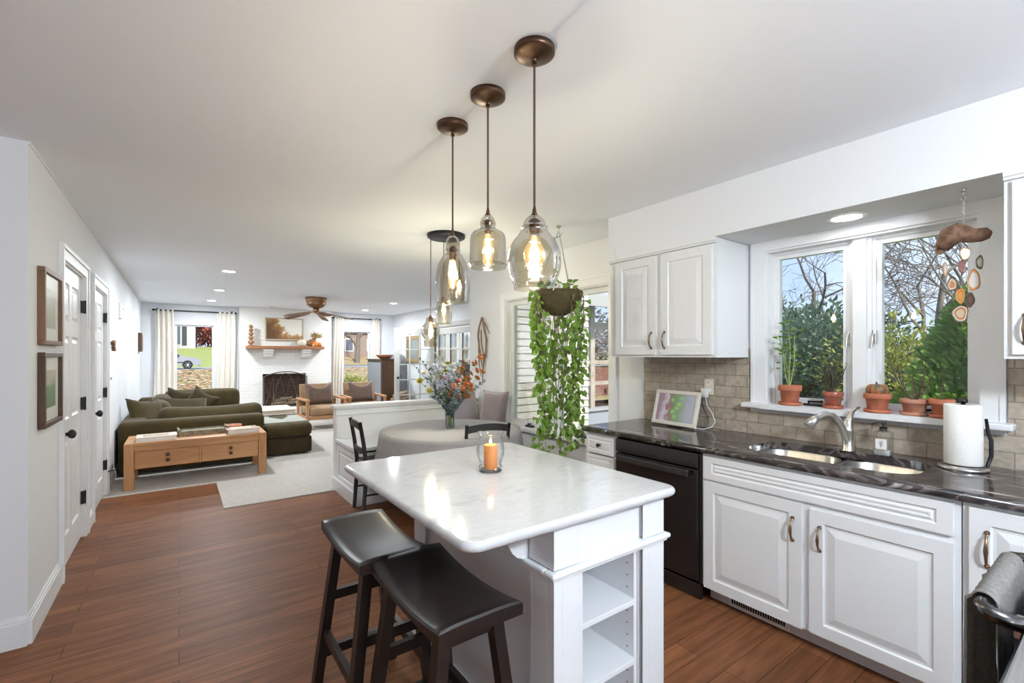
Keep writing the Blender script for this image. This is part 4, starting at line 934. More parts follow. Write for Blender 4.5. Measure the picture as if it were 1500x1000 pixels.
# ------------------------------------------------------------------ bar stools
def make_stool(label, loc):
    t = T('bar_stool', label, 'stool', (0, 0, 0), 'black saddle seat stools at the island'); h = .72; L, Wd = .265, .135
    def seat(u, v, top):
        y = (u * 2 - 1) * L; x = (v * 2 - 1) * Wd; d = .028 * (1 - (y / L) ** 2) ; e = .006 * ((x / Wd) ** 4)
        return (x, y, h - d - e if top else h - .05 - d * .35)
    b = MB(); nu, nv = 16, 8
    top = [(i / nu, j / nv) for i in range(nu + 1) for j in range(nv + 1)]
    vs = [seat(u, v, True) for u, v in top] + [seat(u, v, False) for u, v in top]; N = len(top)
    # soften the outer rim
    vs2 = []
    for k, p in enumerate(vs):
        vs2.append(p)
    fs = []
    for i in range(nu):
        for j in range(nv):
            q = (i * (nv + 1) + j, (i + 1) * (nv + 1) + j, (i + 1) * (nv + 1) + j + 1, i * (nv + 1) + j + 1); fs.append(q[::-1]); fs.append(tuple(a + N for a in q))
    b.add(vs2, fs, True)
    rim = [i * (nv + 1) for i in range(nu + 1)] + [nu * (nv + 1) + j for j in range(1, nv + 1)] + [i * (nv + 1) + nv for i in range(nu - 1, -1, -1)] + [j for j in range(nv - 1, 0, -1)]
    m_ = len(rim); ctr = Vector((0, 0, 0)); r1 = []; r2 = []
    for k in rim:
        p = vs[k]; s_ = Vector((p[0], p[1], 0)); o = Vector((math.copysign(.006, p[0]) if abs(p[0]) > Wd - 1e-4 else 0, math.copysign(.006, p[1]) if abs(p[1]) > L - 1e-4 else 0, 0))
        r1.append((p[0] + o.x, p[1] + o.y, p[2] - .006)); q = vs[k + N]; r2.append((q[0] + o.x, q[1] + o.y, q[2] + .004))
    t0 = [vs[k] for k in rim]; t3 = [vs[k + N] for k in rim]; rr = [t0, r1, r2, t3]
    b.add([p for q in rr for p in q], [(a * m_ + k, a * m_ + (k + 1) % m_, (a + 1) * m_ + (k + 1) % m_, (a + 1) * m_ + k) for a in range(3) for k in range(m_)], False)
    part('seat', b, STAIN, t)
    def legpt(sx, sy, z):
        q = 1 - z / (h - .05); return Vector((sx * (.088 + .082 * q), sy * (.188 + .047 * q), z))
    for sx in (-1, 1):
        for sy in (-1, 1):
            b = MB(); a0, a1 = legpt(sx, sy, 0), legpt(sx, sy, h - .058); ww, dd = .019, .022; vs = []
            for p in (a0, a1):
                for (u, v) in ((-1, -1), (1, -1), (1, 1), (-1, 1)): vs.append((p.x + u * ww, p.y + v * dd, p.z))
            b.add(vs, [(3, 2, 1, 0), (4, 5, 6, 7), (0, 1, 5, 4), (1, 2, 6, 5), (2, 3, 7, 6), (3, 0, 4, 7)]); part('leg', b, STAIN, t)
    def rail(p, q, hh=.02, tt=.011):
        b = MB(); d = (q - p).normalized(); s_ = Vector((-d.y, d.x, 0)) * tt; u = Vector((0, 0, hh)); vs = [p + a * s_ + c * u for p in (p, q) for a, c in ((-1, -1), (1, -1), (1, 1), (-1, 1))]
        b.add(vs, [(3, 2, 1, 0), (4, 5, 6, 7), (0, 1, 5, 4), (1, 2, 6, 5), (2, 3, 7, 6), (3, 0, 4, 7)]); part('stretcher', b, STAIN, t)
    for sy in (-1, 1):
        rail(legpt(-1, sy, .40), legpt(1, sy, .40)); rail(legpt(-1, sy, .15), legpt(1, sy, .15))
    for sx in (-1, 1): rail(legpt(sx, -1, .25), legpt(sx, 1, .25))
    b = MB()
    for sy in (-1, 1): b.box(-.09, .09, sy * .19 - .012, sy * .19 + .012, h - .105, h - .052)
    for sx in (-1, 1): b.box(sx * .088 - .01, sx * .088 + .01, -.19, .19, h - .095, h - .058)
    part('seat_rail', b, STAIN, t)
    t.location = loc; return t
s1 = make_stool('black saddle seat stool nearest the camera, tucked at the island corner', (.70, 1.375, 0))
s2 = dup(s1, (.658, 1.90, 0), 0, 'black saddle seat stool farther along the island, reflecting window light on its seat')

# ------------------------------------------------------------------ candle in a hurricane glass
hx, hy = 1.102, 1.68
t = T('hurricane_vase', 'clear hurricane glass standing on the island around an orange candle', 'candle holder', (hx, hy, .95))
pf = [(0, .003), (.044, .003), (.05, .008), (.052, .02), (.046, .034), (.052, .05), (.06, .075), (.061, .10), (.056, .125), (.050, .14), (.049, .15), (.055, .165), (.058, .17)]
part('glass', MB().lathe(pf, (hx, hy, .95), 36), CLEAR, t)
part('foot', MB().lathe([(0, 0), (.046, 0), (.05, .004), (.044, .01), (0, .012)], (hx, hy, .95), 32), CLEAR, t)
t = T('candle', 'lit orange pillar candle inside the hurricane glass', 'candle', (hx, hy, .962))
part('wax', MB().lathe([(0, 0), (.029, 0), (.030, .002), (.030, .1), (.028, .103), (.02, .099), (0, .097)], (hx, hy, .962), 28), WAX, t)
part('wick', MB().tube([(hx, hy, 1.058), (hx + .001, hy, 1.07)], .0012, 6), BLKPL, t)
part('flame', MB().lathe([(0, 0), (.004, .004), (.0055, .010), (.004, .018), (.0015, .026), (0, .03)], (hx, hy, 1.066), 12), FLAME, t)
lamp('candle_light', 'POINT', (hx, hy, 1.082), .35, .008, (1, .6, .25), parent=t)

# ------------------------------------------------------------------ hanging lamps
def bulb_parts(t, x, y, z, big=False, W_=BULB_W):
    """bulb hanging from z downward"""
    if big: pf = [(.013, 0), (.014, -.012), (.03, -.034), (.0385, -.06), (.035, -.085), (.02, -.102), (0, -.107)]
    else: pf = [(.012, 0), (.013, -.01), (.02, -.03), (.0225, -.06), (.0215, -.10), (.015, -.125), (0, -.136)]
    bb = part('bulb', MB().lathe(pf, (x, y, z), 22), BULBG, t)
    f = MB(); L = .075 if big else .10
    for k in range(5):
        a = 2 * PI * k / 5; r_ = .009 if big else .007
        f.tube([(x + r_ * .5 * math.cos(a), y + r_ * .5 * math.sin(a), z - .018), (x + r_ * math.cos(a), y + r_ * math.sin(a), z - L * .55), (x + r_ * .7 * math.cos(a), y + r_ * .7 * math.sin(a), z - L)], .0018, 5)
    part('filament', f, FILA, bb)
    lamp('bulb_light', 'POINT', (x, y, z - .06), W_, .02, (.88, .945, 1.0), parent=t)
def canopy(t, x, y, R=.072):
    part('canopy', MB().lathe([(0, -.036), (.012, -.036), (.02, -.034), (.045, -.028), (R * .92, -.022), (R, -.018), (R, 0), (0, 0)], (x, y, H), 36), BRONZE, t)
    part('cord_grip', MB().cyl((x, y, H - .035), (x, y, H - .055), .0085, n=12), BRONZE, t)
GRP = 'smoky glass pendants over the island'
def pendant(label, x, y, ztop, zbot, prof, cap, big=False, sock=(.018, .055)):
    """prof: shade profile (r, fraction of height from the top); cap: glass cap profile above the shoulder"""
    t = T('pendant_lamp', label, 'pendant lamp', (x, y, H), GRP); canopy(t, x, y)
    part('cord', MB().cyl((x, y, H - .05), (x, y, ztop + .005), .0042, n=8), CORDM, t)
    part('strain_relief', MB().lathe([(.0045, .03), (.009, .006), (.014, 0), (0, 0)], (x, y, ztop), 14), BRONZE, t)
    h = ztop - zbot
    sh = part('shade', MB().lathe([(r, -q * h) for r, q in prof], (x, y, ztop), 40), AMBER, t)
    part('shade_cap', MB().lathe([(r, -q * h) for r, q in cap], (x, y, ztop), 30), SMOKE, t)
    zs = ztop - sock[1]
    part('socket', MB().lathe([(0, .04), (.008, .036), (sock[0], .028), (sock[0] + .001, .0), (sock[0], -.03), (0, -.03)], (x, y, zs), 20), BRONZE, t)
    bulb_parts(t, x, y, zs - .03, big)
    return t
x3, y3 = 1.012, 1.262
t3 = pendant('large round smoky glass pendant, nearest of the three over the island', x3, y3, 1.946, 1.685,
    [(.046, .205), (.05, .22), (.05, .235), (.058, .262), (.058, .28), (.073, .335), (.083, .41), (.0915, .50), (.0945, .60), (.093, .71), (.086, .81), (.077, .872), (.080, .886), (.075, .905), (.077, .92), (.072, .94), (.071, 1.0)],
    [(.010, 0), (.022, .02), (.035, .07), (.04, .12), (.041, .15), (.047, .16), (.047, .172), (.04, .18), (.042, .2), (.046, .205)], True, (.0185, .045))
b = MB(); b.tube([(x3 + .062, y3 - .02, 1.872), (x3 + .078, y3 - .03, 1.874), (x3 + .08, y3 - .03, 1.888)], .0012, 5); b.tube([(x3 + .078, y3 - .03, 1.874), (x3 + .085, y3 - .042, 1.878), (x3 + .088, y3 - .045, 1.89)], .0012, 5); part('shade_clip', b, DKMET, t3)
pendant('short cylindrical smoky glass pendant, middle of the three over the island', 1.03, 1.59, 2.03, 1.813,
    [(.036, .27), (.05, .30), (.062, .33), (.07, .38), (.0735, .45), (.0745, .90), (.078, .915), (.078, .935), (.073, .945), (.073, 1.0)],
    [(.008, 0), (.018, .02), (.027, .07), (.029, .12), (.033, .13), (.029, .15), (.033, .165), (.033, .175), (.028, .19), (.031, .23), (.036, .27)], False, (.013, .05))
pendant('bell shaped smoky glass pendant, farthest of the three over the island', 1.035, 1.90, 2.012, 1.70,
    [(.032, .27), (.045, .285), (.045, .30), (.052, .335), (.066, .42), (.075, .54), (.079, .68), (.079, .80), (.0745, .92), (.076, .95), (.073, 1.0)],
    [(.008, 0), (.02, .02), (.03, .06), (.032, .12), (.0325, .2), (.036, .215), (.031, .23), (.03, .25), (.032, .27)], False, (.0155, .085))
# three light fixture over the dining table
qx, qy = 1.94, 3.68
t = T('ceiling_fixture', 'dark round ceiling plate with three jar glass lamps over the dining table', 'pendant lamp', (qx, qy, H))
part('ceiling_plate', MB().lathe([(0, -.028), (.162, -.028), (.168, -.022), (.168, 0), (0, 0)], (qx, qy, H), 44), DKMET, t)
for (dx, dy, zt, zb, R, tall) in ((-.128, .05, 1.79, 1.53, .082, True), (.035, .115, 1.975, 1.735, .078, False), (.085, -.085, 2.17, 1.94, .078, False)):
    x, y = qx + dx, qy + dy; h = zt - zb
    c = part('cord', MB().cyl((x, y, H - .03), (x, y, zt + .01), .0042, n=8), CORDM, t)
    s_ = part('jar_shade', MB().lathe([(R * .42, 0), (R * .5, -.03 * h), (R * .5, -.12 * h), (R * .62, -.2 * h), (R * .9, -.3 * h), (R, -.42 * h), (R * .96, -.6 * h), (R * .72, -.72 * h), (R * .72, -.8 * h), (R * .78, -.82 * h), (R * .72, -.84 * h), (R * .74, -h)] if tall else [(R * .42, 0), (R * .5, -.03 * h), (R * .55, -.12 * h), (R * .8, -.22 * h), (R, -.4 * h), (R * 1.0, -.7 * h), (R * .9, -.9 * h), (R * .94, -h)], (x, y, zt), 32), AMBER, t)
    part('socket', MB().lathe([(0, .015), (.01, .012), (.017, 0), (.018, -.05), (0, -.05)], (x, y, zt + .005), 16), BRONZE, t)
    bulb_parts(t, x, y, zt - .045, False, TABLE_W)

# ================================================================== DINING NOOK
def bx(x0, x1, y0, y1, z0, z1, b_=0.0): return MB().box(x0, x1, y0, y1, z0, z1, b_)
t = T('banquette_bench', 'white built-in bench with a low paneled back behind the dining table', 'bench', (2.28, 4.87, 0))
part('back_panel', MB().box(1.375, XW - .004, 5.13, 5.245, 0, .875), TRIM, t)
b = MB(); b.box(1.345, XW - .004, 5.09, 5.245, .89, .915, .006); b.box(1.36, XW - .004, 5.105, 5.245, .872, .892, .004); b.box(1.37, XW - .004, 5.115, 5.13, .80, .815, .003); part('back_cap', b, TRIM, t)
b = MB(); b.panel((1.375, 5.12, .10), (0, -1, 0), (0, 0, 1), (-1, 0, 0), [0, .66], [0, .42], {(0, 0)}, [(0, 0), (.075, 0), (.082, -.008), (.1, -.008), (.106, -.003)], .03); b.box(1.38, XW - .004, 4.46, 4.48, .10, .50); part('seat_base', b, TRIM, t)
part('seat', MB().box(1.362, XW - .004, 4.45, 5.13, .52, .555, .006), TRIM, t)
b = MB(); b.box(1.358, 1.376, 4.45, 5.246, 0, .13, .004); b.box(1.358, XW - .004, 4.442, 4.46, 0, .13, .004); part('plinth', b, TRIM, t)
def cushion(name, label, mats, w, h, tk, loc, rx, rz, cat='cushion', chop=0.0, grp=None, ry=0):
    t = T(name, label, cat, loc, grp)
    m = Matrix.Translation(loc) @ Matrix.Rotation(rz, 4, 'Z') @ Matrix.Rotation(rx, 4, 'X') @ Matrix.Rotation(ry, 4, 'Y') @ Matrix.Translation((0, 0, h / 2))
    part('cover', MB().pillow(w, h, tk, m, chop, 14), mats[0], t)
    pts = []
    for k in range(57):
        q = k / 56 * 4; s_ = int(q) % 4; f_ = q - int(q); u, v = [(-1 + 2 * f_, -1), (1, -1 + 2 * f_), (1 - 2 * f_, 1), (-1, 1 - 2 * f_)][s_]
        y = h / 2 * v * (1 - .10 * (1 - u * u) * v * v) - chop * max(0, 1 - (u / .75) ** 2) * max(0, (v + .2) / 1.2) ** 2
        pts.append(m @ Vector((w / 2 * u * (1 - .10 * (1 - v * v) * u * u), 0, y)))
    part('piping', MB().tube(pts, .005, 5, caps=False), mats[1], t)
    return t
cushion('throw_cushion', 'pale mauve velvet cushion leaning on the bench back', (MAUVE, MAUVE), .47, .47, .17, (2.90, 5.02, .56), math.radians(-14), math.radians(2))
cushion('throw_cushion', 'darker dusky pink cushion in the bench corner by the window', (MAUVE2, MAUVE2), .42, .47, .15, (3.03, 4.6, .56), math.radians(-10), math.radians(-78))
# table and cloth
TXc, TYc = 2.13, 3.93
t = T('dining_table', 'round dining table hidden under the grey tablecloth', 'table', (TXc, TYc, 0))
part('top', MB().lathe([(0, .705), (.655, .705), (.655, .742), (0, .742)], (TXc, TYc, 0), 40), MIDW, t)
part('pedestal', MB().lathe([(0, .02), (.10, .03), (.07, .10), (.055, .3), (.07, .5), (.05, .62), (.2, .705)], (TXc, TYc, 0), 20), MIDW, t)
for k in range(4):
    a = PI / 4 + k * PI / 2; part('foot', MB().tube([(TXc + .06 * math.cos(a), TYc + .06 * math.sin(a), .10), (TXc + .25 * math.cos(a), TYc + .25 * math.sin(a), .07), (TXc + .38 * math.cos(a), TYc + .38 * math.sin(a), .025)], [.035, .03, .022], 10), MIDW, t)
def tcl(u, v):
    a = 2 * PI * u; R = .668
    if v < .5: r = R * v / .5; return (TXc + r * math.cos(a), TYc + r * math.sin(a), .7455 + .0005 * math.sin(r * 30))
    q = (v - .5) / .5; fold = (math.sin(a * 11) * .5 + .3 * math.sin(a * 17 + 1) + .2 * math.sin(a * 5)) * .042 * q ** 1.2
    r = R + .008 * min(1, q * 6) + .045 * q + fold; return (TXc + r * math.cos(a), TYc + r * math.sin(a), .7455 - .012 * min(1, q * 8) - .34 * q)
b = MB(); b.cloth(tcl, 110, 26); solo('tablecloth', b, LINEN, 'grey woven cloth draped over the round dining table', 'tablecloth')
# dining chairs
def make_chair(label, loc, rz):
    t = T('dining_chair', label, 'chair', (0, 0, 0), 'black dining chairs at the round table')   # faces +y, back at -y
    part('seat', MB().rbox((0, .02, .455), (.42, .40, .035), .016, 3), BLKW, t)
    for sx in (-1, 1):
        part('back_post', MB().tube([(sx * .175, -.205, 0), (sx * .18, -.185, .25), (sx * .185, -.175, .46), (sx * .19, -.20, .66), (sx * .195, -.235, .86)], [.017, .019, .02, .018, .017], 10, flat=.85), BLKW, t)
        part('leg', MB().tube([(sx * .18, .195, 0), (sx * .178, .19, .44)], [.015, .02], 10), BLKW, t)
        part('side_stretcher', MB().tube([(sx * .178, -.19, .2), (sx * .18, .193, .2)], .009, 8), BLKW, t)
    def rail(z, hgt, arc_, y):
        b = MB(); n = 12; vs = []
        for k in range(n + 1):
            u = -1 + 2 * k / n; x = u * .188; z_ = z + arc_ * (1 - u * u); yy = y - .022 * (1 - u * u)
            for (dy, dz) in ((-.009, -hgt / 2), (.009, -hgt / 2), (.009, hgt / 2), (-.009, hgt / 2)): vs.append((x, yy + dy, z_ + dz))
        fs = [(k * 4 + a, k * 4 + (a + 1) % 4, k * 4 + 4 + (a + 1) % 4, k * 4 + 4 + a) for k in range(n) for a in range(4)] + [(3, 2, 1, 0), (n * 4, n * 4 + 1, n * 4 + 2, n * 4 + 3)]
        b.add(vs, fs); part('back_rail', b, BLKW, t)
    rail(.815, .06, .022, -.225); rail(.60, .04, .0, -.19)
    part('front_stretcher', MB().tube([(-.178, .19, .26), (.178, .19, .26)], .009, 8), BLKW, t)
    b = MB(); b.box(-.185, .185, -.17, -.15, .40, .44); b.box(-.185, .185, .185, .2, .40, .44); b.box(-.19, -.172, -.17, .19, .40, .44); b.box(.172, .19, -.17, .19, .40, .44); part('seat_frame', b, BLKW, t)
    t.location = loc; t.rotation_euler = (0, 0, rz); return t
c1 = make_chair('black dining chair seen side-on, left of the round table', (1.545, 4.25, 0), math.radians(-95))
dup(c1, (2.215, 3.56, 0), math.radians(-13), 'black dining chair with only its curved top rail above the island')
# vase and flowers
vx, vy, vz = 2.14, 3.985, .747
t = T('flower_vase', 'clear flared glass vase on the dining table full of stems', 'vase', (vx, vy, vz))
part('glass', MB().lathe([(0, .012), (.045, .012), (.048, .004), (.05, 0), (.05, .01), (.043, .05), (.042, .11), (.05, .18), (.064, .24)], (vx, vy, vz), 30), CLEAR, t)
part('water', MB().lathe([(0, .014), (.040, .014), (.041, .05), (.040, .11), (.043, .14), (0, .14)], (vx, vy, vz), 24), glass('water', (.86, .90, .84), .03), t)
STEMG = mat('cut_stem', (.16, .24, .07), .6)
FG = {'orange': leafmat('orange_petal', (.60, .19, .05), (.70, .32, .12), 30), 'white': leafmat('white_petal', (.78, .76, .72), (.66, .64, .66), 30), 'pink': leafmat('coral_petal', (.66, .25, .17), (.75, .38, .28), 30),
      'blue': leafmat('blue_leaf', (.26, .32, .36), (.38, .44, .45), 30), 'dark': leafmat('navy_leaf', (.05, .07, .10), (.09, .12, .14), 30), 'green': leafmat('bouquet_leaf', (.10, .22, .05), (.24, .34, .10), 30), 'yellow': leafmat('yellow_petal', (.62, .55, .10), (.5, .42, .06), 30), 'lav': leafmat('lavender_petal', (.34, .38, .50), (.50, .53, .62), 30)}
def stem_flower(kind, label, ang, lean, hh, droop=0.0, n=16, base=None):
    bx_, by_ = vx + .018 * math.cos(ang + 2.6), vy + .018 * math.sin(ang + 2.6)
    t = T('cut_flower' if kind not in ('eucalyptus', 'berry') else 'leafy_branch', label, 'flower', (bx_, by_, vz + .018), 'stems in the dining table vase')
    pts = []
    for i in range(9):
        q = i / 8; rr_ = -.0 + lean * max(0, q - .22) ** 1.15 * 1.3 + .018 * q
        pts.append(Vector((bx_ + math.cos(ang) * rr_, by_ + math.sin(ang) * rr_, vz + .018 + hh * q - droop * max(0, q - .5) ** 2)))
    part('stem', MB().tube(pts, [.0026 - .0012 * i / 8 for i in range(9)], 6), STEMG, t)
    f = MB(); l = MB()
    if kind in ('orange', 'pink', 'white', 'lav', 'yellow'):
        heads = [pts[8]] + [pts[k] + Vector((rnd(-.06, .06), rnd(-.06, .06), rnd(-.01, .05))) for k in (6, 7, 7)][:n % 4 + 1]
        for hp in heads:
            up = Vector((math.cos(ang) * .5 + rnd(-.4, .4), math.sin(ang) * .5 - .5 + rnd(-.3, .3), rnd(.3, .9))).normalized()
            a1 = up.orthogonal().normalized(); a2 = up.cross(a1)
            for ring, m_, L in ((0, 8, .042), (1, 6, .03)):
                for k in range(m_):
                    g = 2 * PI * (k + .5 * ring) / m_; d = (a1 * math.cos(g) + a2 * math.sin(g)) * (1 - .35 * ring) + up * (.35 + .5 * ring)
                    leafq(f, hp, d, up, L, .026, 0)
            f.ball(hp + up * .006, .006, 8, 6, 1)
        part('blossoms', f, [FG[kind], FG['yellow'] if kind != 'yellow' else TWIG], t)
        for i in range(3, 8):
            for _ in range(2):
                g = rnd(0, 2 * PI); leafq(l, pts[i], (math.cos(g), math.sin(g), .4), (0, 0, 1), rnd(.04, .065), rnd(.015, .025))
        part('leaves', l, FG['green'], t)
    else:
        for i in range(3, 9):
            for s_ in range(4):
                p = pts[i].lerp(pts[i - 1], s_ / 4); g = ang + (PI / 2 if s_ % 2 else -PI / 2) + rnd(-.6, .6)
                leafq(l, p, (math.cos(g), math.sin(g), rnd(-.1, .6)), (rnd(-.5, .5), -1, .6), rnd(.045, .065) if kind == 'eucalyptus' else rnd(.03, .045), rnd(.034, .046) if kind == 'eucalyptus' else .022)
        part('leaves', l, FG['blue'] if kind == 'eucalyptus' else FG['dark'], t)
SE = math.radians(-36)   # camera right in plan, used only to spread the bunch widthwise
for kind, lab, spec in (
    ('orange', 'vivid orange flowers on a stem in the dining table vase', ((0.2, .28, .50), (-.5, .18, .46), (-1.0, .22, .40), (-.2, .12, .56), (.5, .30, .62), (-.6, .32, .52), (-.4, .30, .66))),
    ('pink', 'coral pink flowers on a stem in the dining table vase', ((-1.4, .12, .44), (-1.9, .16, .40), (.0, .20, .36), (2.2, .06, .46), (-.9, .14, .34), (-1.2, .06, .54))),
    ('white', 'small white flowers on a stem in the dining table vase', ((2.6, .20, .62), (3.0, .26, .52), (1.6, .12, .66), (2.0, .22, .56), (-.7, .16, .62), (2.3, .1, .52))),
    ('lav', 'pale lavender flowers on a stem in the dining table vase', ((-2.6, .20, .42), (-2.2, .14, .48), (3.1, .16, .58))),
    ('yellow', 'yellow-green flowers on a stem in the dining table vase', ((2.9, .30, .44), (1.2, .1, .60))),
    ('eucalyptus', 'grey-green eucalyptus branch in the dining table vase', ((-.8, .34, .44), (-.3, .10, .62), (1.0, .20, .58), (-1.2, .10, .60), (2.4, .14, .70), (-2.0, .12, .56), (-.6, .22, .36), (2.8, .2, .46), (-1.6, .16, .38))),
    ('berry', 'dark navy-leaved branch drooping from the dining table vase', ((2.75, .36, .60), (-2.8, .26, .36), (-2.5, .22, .30), (2.5, .30, .66), (-2.95, .20, .40)))):
    for k, (a, le, hh) in enumerate(spec): stem_flower(kind, lab, a, le, hh, .25 if kind == 'berry' and hh < .45 else 0.0, 16 + k)
# driftwood wall hanging
t = T('driftwood_hanging', 'driftwood branch hanging on the white wall beside the nook window', 'wall decoration', (XW - .03, 5.0, 1.5))
b = MB()
for pts, r_ in (([(5.0, 1.94), (5.06, 1.82), (5.10, 1.70), (5.07, 1.55), (5.02, 1.42), (4.99, 1.30)], .012), ([(5.0, 1.94), (4.94, 1.80), (4.90, 1.66), (4.91, 1.50), (4.96, 1.36), (4.985, 1.10)], .014), ([(4.98, 1.90), (4.90, 1.83), (4.82, 1.72)], .010), ([(5.02, 1.78), (5.0, 1.6), (4.96, 1.45), (5.0, 1.22)], .009), ([(5.08, 1.6), (5.06, 1.35), (5.02, 1.18)], .009)):
    n_ = len(pts); b.tube([(XW - .022 - .006 * math.sin(i * 1.7), p[0], p[1]) for i, p in enumerate(pts)], [r_ * (1 - .45 * abs(i / (n_ - 1) - .3)) * (.5 if i in (n_ - 1,) else 1) for i in range(n_)], 9)
part('branches', b, DRIFT, t)
b = MB(); l = MB(); pp = [(XW - .05, 5.10, 1.42), (XW - .06, 5.0, 1.44), (XW - .06, 4.9, 1.455), (XW - .07, 4.82, 1.47)]; b.tube(pp, .0035, 6)
for k in range(26):
    q = rnd(0, 2.98); i = int(q); p = Vector(pp[i]).lerp(Vector(pp[i + 1]), q - i); leafq(l, p, (rnd(-1, .2), rnd(-1, 1), rnd(-.6, 1)), (1, 0, 0), rnd(.02, .035), .014)
part('sprig', b, TWIG, t); part('dried_leaves', l, leafmat('dried_orange_leaf', (.5, .2, .06), (.36, .13, .05)), t, 'dried orange leaves')

# ------------------------------------------------------------------ trailing plant in a hanging basket
bxc, byc, bz = 2.56, 2.87, 1.985
t = T('hanging_plant', 'trailing green vine in a moss basket hanging in front of the nook window', 'hanging plant', (bxc, byc, bz))
prof = [(0, -.205), (.06, -.2), (.12, -.165), (.165, -.11), (.187, -.05), (.192, 0), (.182, 0), (.17, -.03), (0, -.035)]
part('moss_basket', MB().lathe(prof, (bxc, byc, bz), 30), mat('coir_moss', (.125, .085, .04), .95, var=(.075, .07, .028), vscale=30, bmp=1.0, bscale=70), t)
b = MB()
for k in range(150):
    a = rnd(0, 2 * PI); z = rnd(-.17, .01); r_ = .193 * math.sqrt(max(.05, 1 - (min(0, z) / .215) ** 2)); p = Vector((bxc + r_ * math.cos(a), byc + r_ * math.sin(a), bz + z))
    d = Vector((-math.sin(a) * rnd(-.4, .4) + math.cos(a) * .25, math.cos(a) * rnd(-.4, .4) + math.sin(a) * .25, rnd(-1, 1))) * rnd(.02, .05); b.tube([p, p + d * .6, p + d + Vector((0, 0, -.01))], .0014, 4)
part('coir_strands', b, mat('coir_strand', (.24, .15, .06), .9, var=(.14, .11, .04)), t)
b = MB(); top_ = Vector((bxc, byc, 2.49))
for k in range(3):
    a = k * 2 * PI / 3 + .3; b.tube([(bxc + .186 * math.cos(a), byc + .186 * math.sin(a), bz), (bxc + .05 * math.cos(a), byc + .05 * math.sin(a), 2.36), top_], .0028, 6)
b.tube([(bxc, byc, H), (bxc, byc, 2.50)], .004, 8); b.lathe([(0, 0), (.02, 0), (.018, -.012), (0, -.014)], (bxc, byc, H), 14); part('hanger', b, mat('hanger_cord', (.42, .37, .30), .8), t)
def heart(mb, p, d, up, s_, mi=1):
    d = Vector(d).normalized(); sd = d.cross(Vector(up)); 
    if sd.length < 1e-3: sd = d.cross(Vector((1, 0, 0)))
    sd.normalize(); nr = sd.cross(d); p = Vector(p)
    sh = [(-.12, .0), (-.2, .26), (.02, .46), (.35, .42), (.7, .2), (1.0, 0)]
    mid = [p + d * (s_ * q) - nr * (s_ * .06) for q in (-.05, .15, .4, .7)]
    L = [p + d * (s_ * a) + sd * (s_ * c) + nr * (s_ * .08 * c) for a, c in sh[1:5]]; R = [p + d * (s_ * a) - sd * (s_ * c) + nr * (s_ * .08 * c) for a, c in sh[1:5]]; tip = p + d * s_
    vs = mid + L + R + [tip]
    mb.add(vs, [(0, 1, 5, 4), (1, 2, 6, 5), (2, 3, 7, 6), (3, 12, 7), (0, 8, 9, 1), (1, 9, 10, 2), (2, 10, 11, 3), (3, 11, 12)], True, mi)
rs_ = random.Random(11)
for k in range(30):
    a = rs_.uniform(0, 2 * PI); r0 = rs_.uniform(.12, .19); ln = rs_.choice([.5, .8, 1.05, 1.25, 1.33, 1.36, 1.38]) * rs_.uniform(.88, 1.0) if k > 6 else rs_.uniform(.15, .4)
    p = Vector((bxc + r0 * math.cos(a), byc + r0 * math.sin(a), bz + .015)); pts = [Vector((bxc + r0 * .6 * math.cos(a), byc + r0 * .6 * math.sin(a), bz - .02)), p]
    out = rs_.uniform(.02, .06); rr = r0 + out; tgt = rs_.uniform(.06, .19)
    n_ = max(5, int(ln / .06))
    for i in range(1, n_ + 1):
        q = i / n_; r_ = rr * (1 - q) ** 1.3 + (tgt if ln > .5 else rr) * (1 - (1 - q) ** 1.3); a += rs_.uniform(-.13, .13)
        pts.append(Vector((bxc + r_ * math.cos(a) + rs_.uniform(-.008, .008), byc + r_ * math.sin(a) + rs_.uniform(-.008, .008), bz + .01 - ln * q)))
    b = MB(); b.tube(pts, [.0032 - .0014 * i / len(pts) for i in range(len(pts))], 5, mi=0)
    step = 1
    for i in range(2, len(pts)):
        for _ in range(rs_.choice((1, 2, 2) if i / len(pts) < .75 else (2, 2, 3))):
            if pts[i].z > bz - .24 and rs_.random() < .72: continue
            g = rs_.uniform(0, 2 * PI); q = pts[i].lerp(pts[i - 1], rs_.random()); d = Vector((math.cos(g), math.sin(g), rs_.uniform(-.2, .5))); e = q + d * rs_.uniform(.02, .05)
            b.tube([q, q.lerp(e, .6) + Vector((0, 0, .006)), e], .0011, 4, mi=0)
            dn = Vector((d.x * .5, d.y * .5, -rs_.uniform(.5, 1.0))); heart(b, e, dn, (rs_.uniform(-.6, .2), -1 + rs_.uniform(-.3, .5), .3), rs_.uniform(.032, .057))
    part('vine', b, [VINE, LEAF], t)
for k in range(12):
    a = rs_.uniform(0, 2 * PI); r0 = rs_.uniform(.03, .12); ln = rs_.uniform(.9, 1.36); b = MB()
    pts = [Vector((bxc + (r0 * (1 - .3 * q)) * math.cos(a + q) + .012 * math.sin(q * 9 + k), byc + (r0 * (1 - .3 * q)) * math.sin(a + q), bz - .17 - (ln - .17) * q)) for q in [j / 12 for j in range(13)]]
    b.tube(pts, .0024, 5, mi=0)
    for p in pts[3:]:
        if rs_.random() < .55: g = rs_.uniform(0, 2 * PI); heart(b, p, (math.cos(g) * .6, math.sin(g) * .6, -.6), (rs_.uniform(-.6, .2), -1, .3), rs_.uniform(.03, .05))
    part('vine', b, [VINE, LEAF], t)
b = MB()
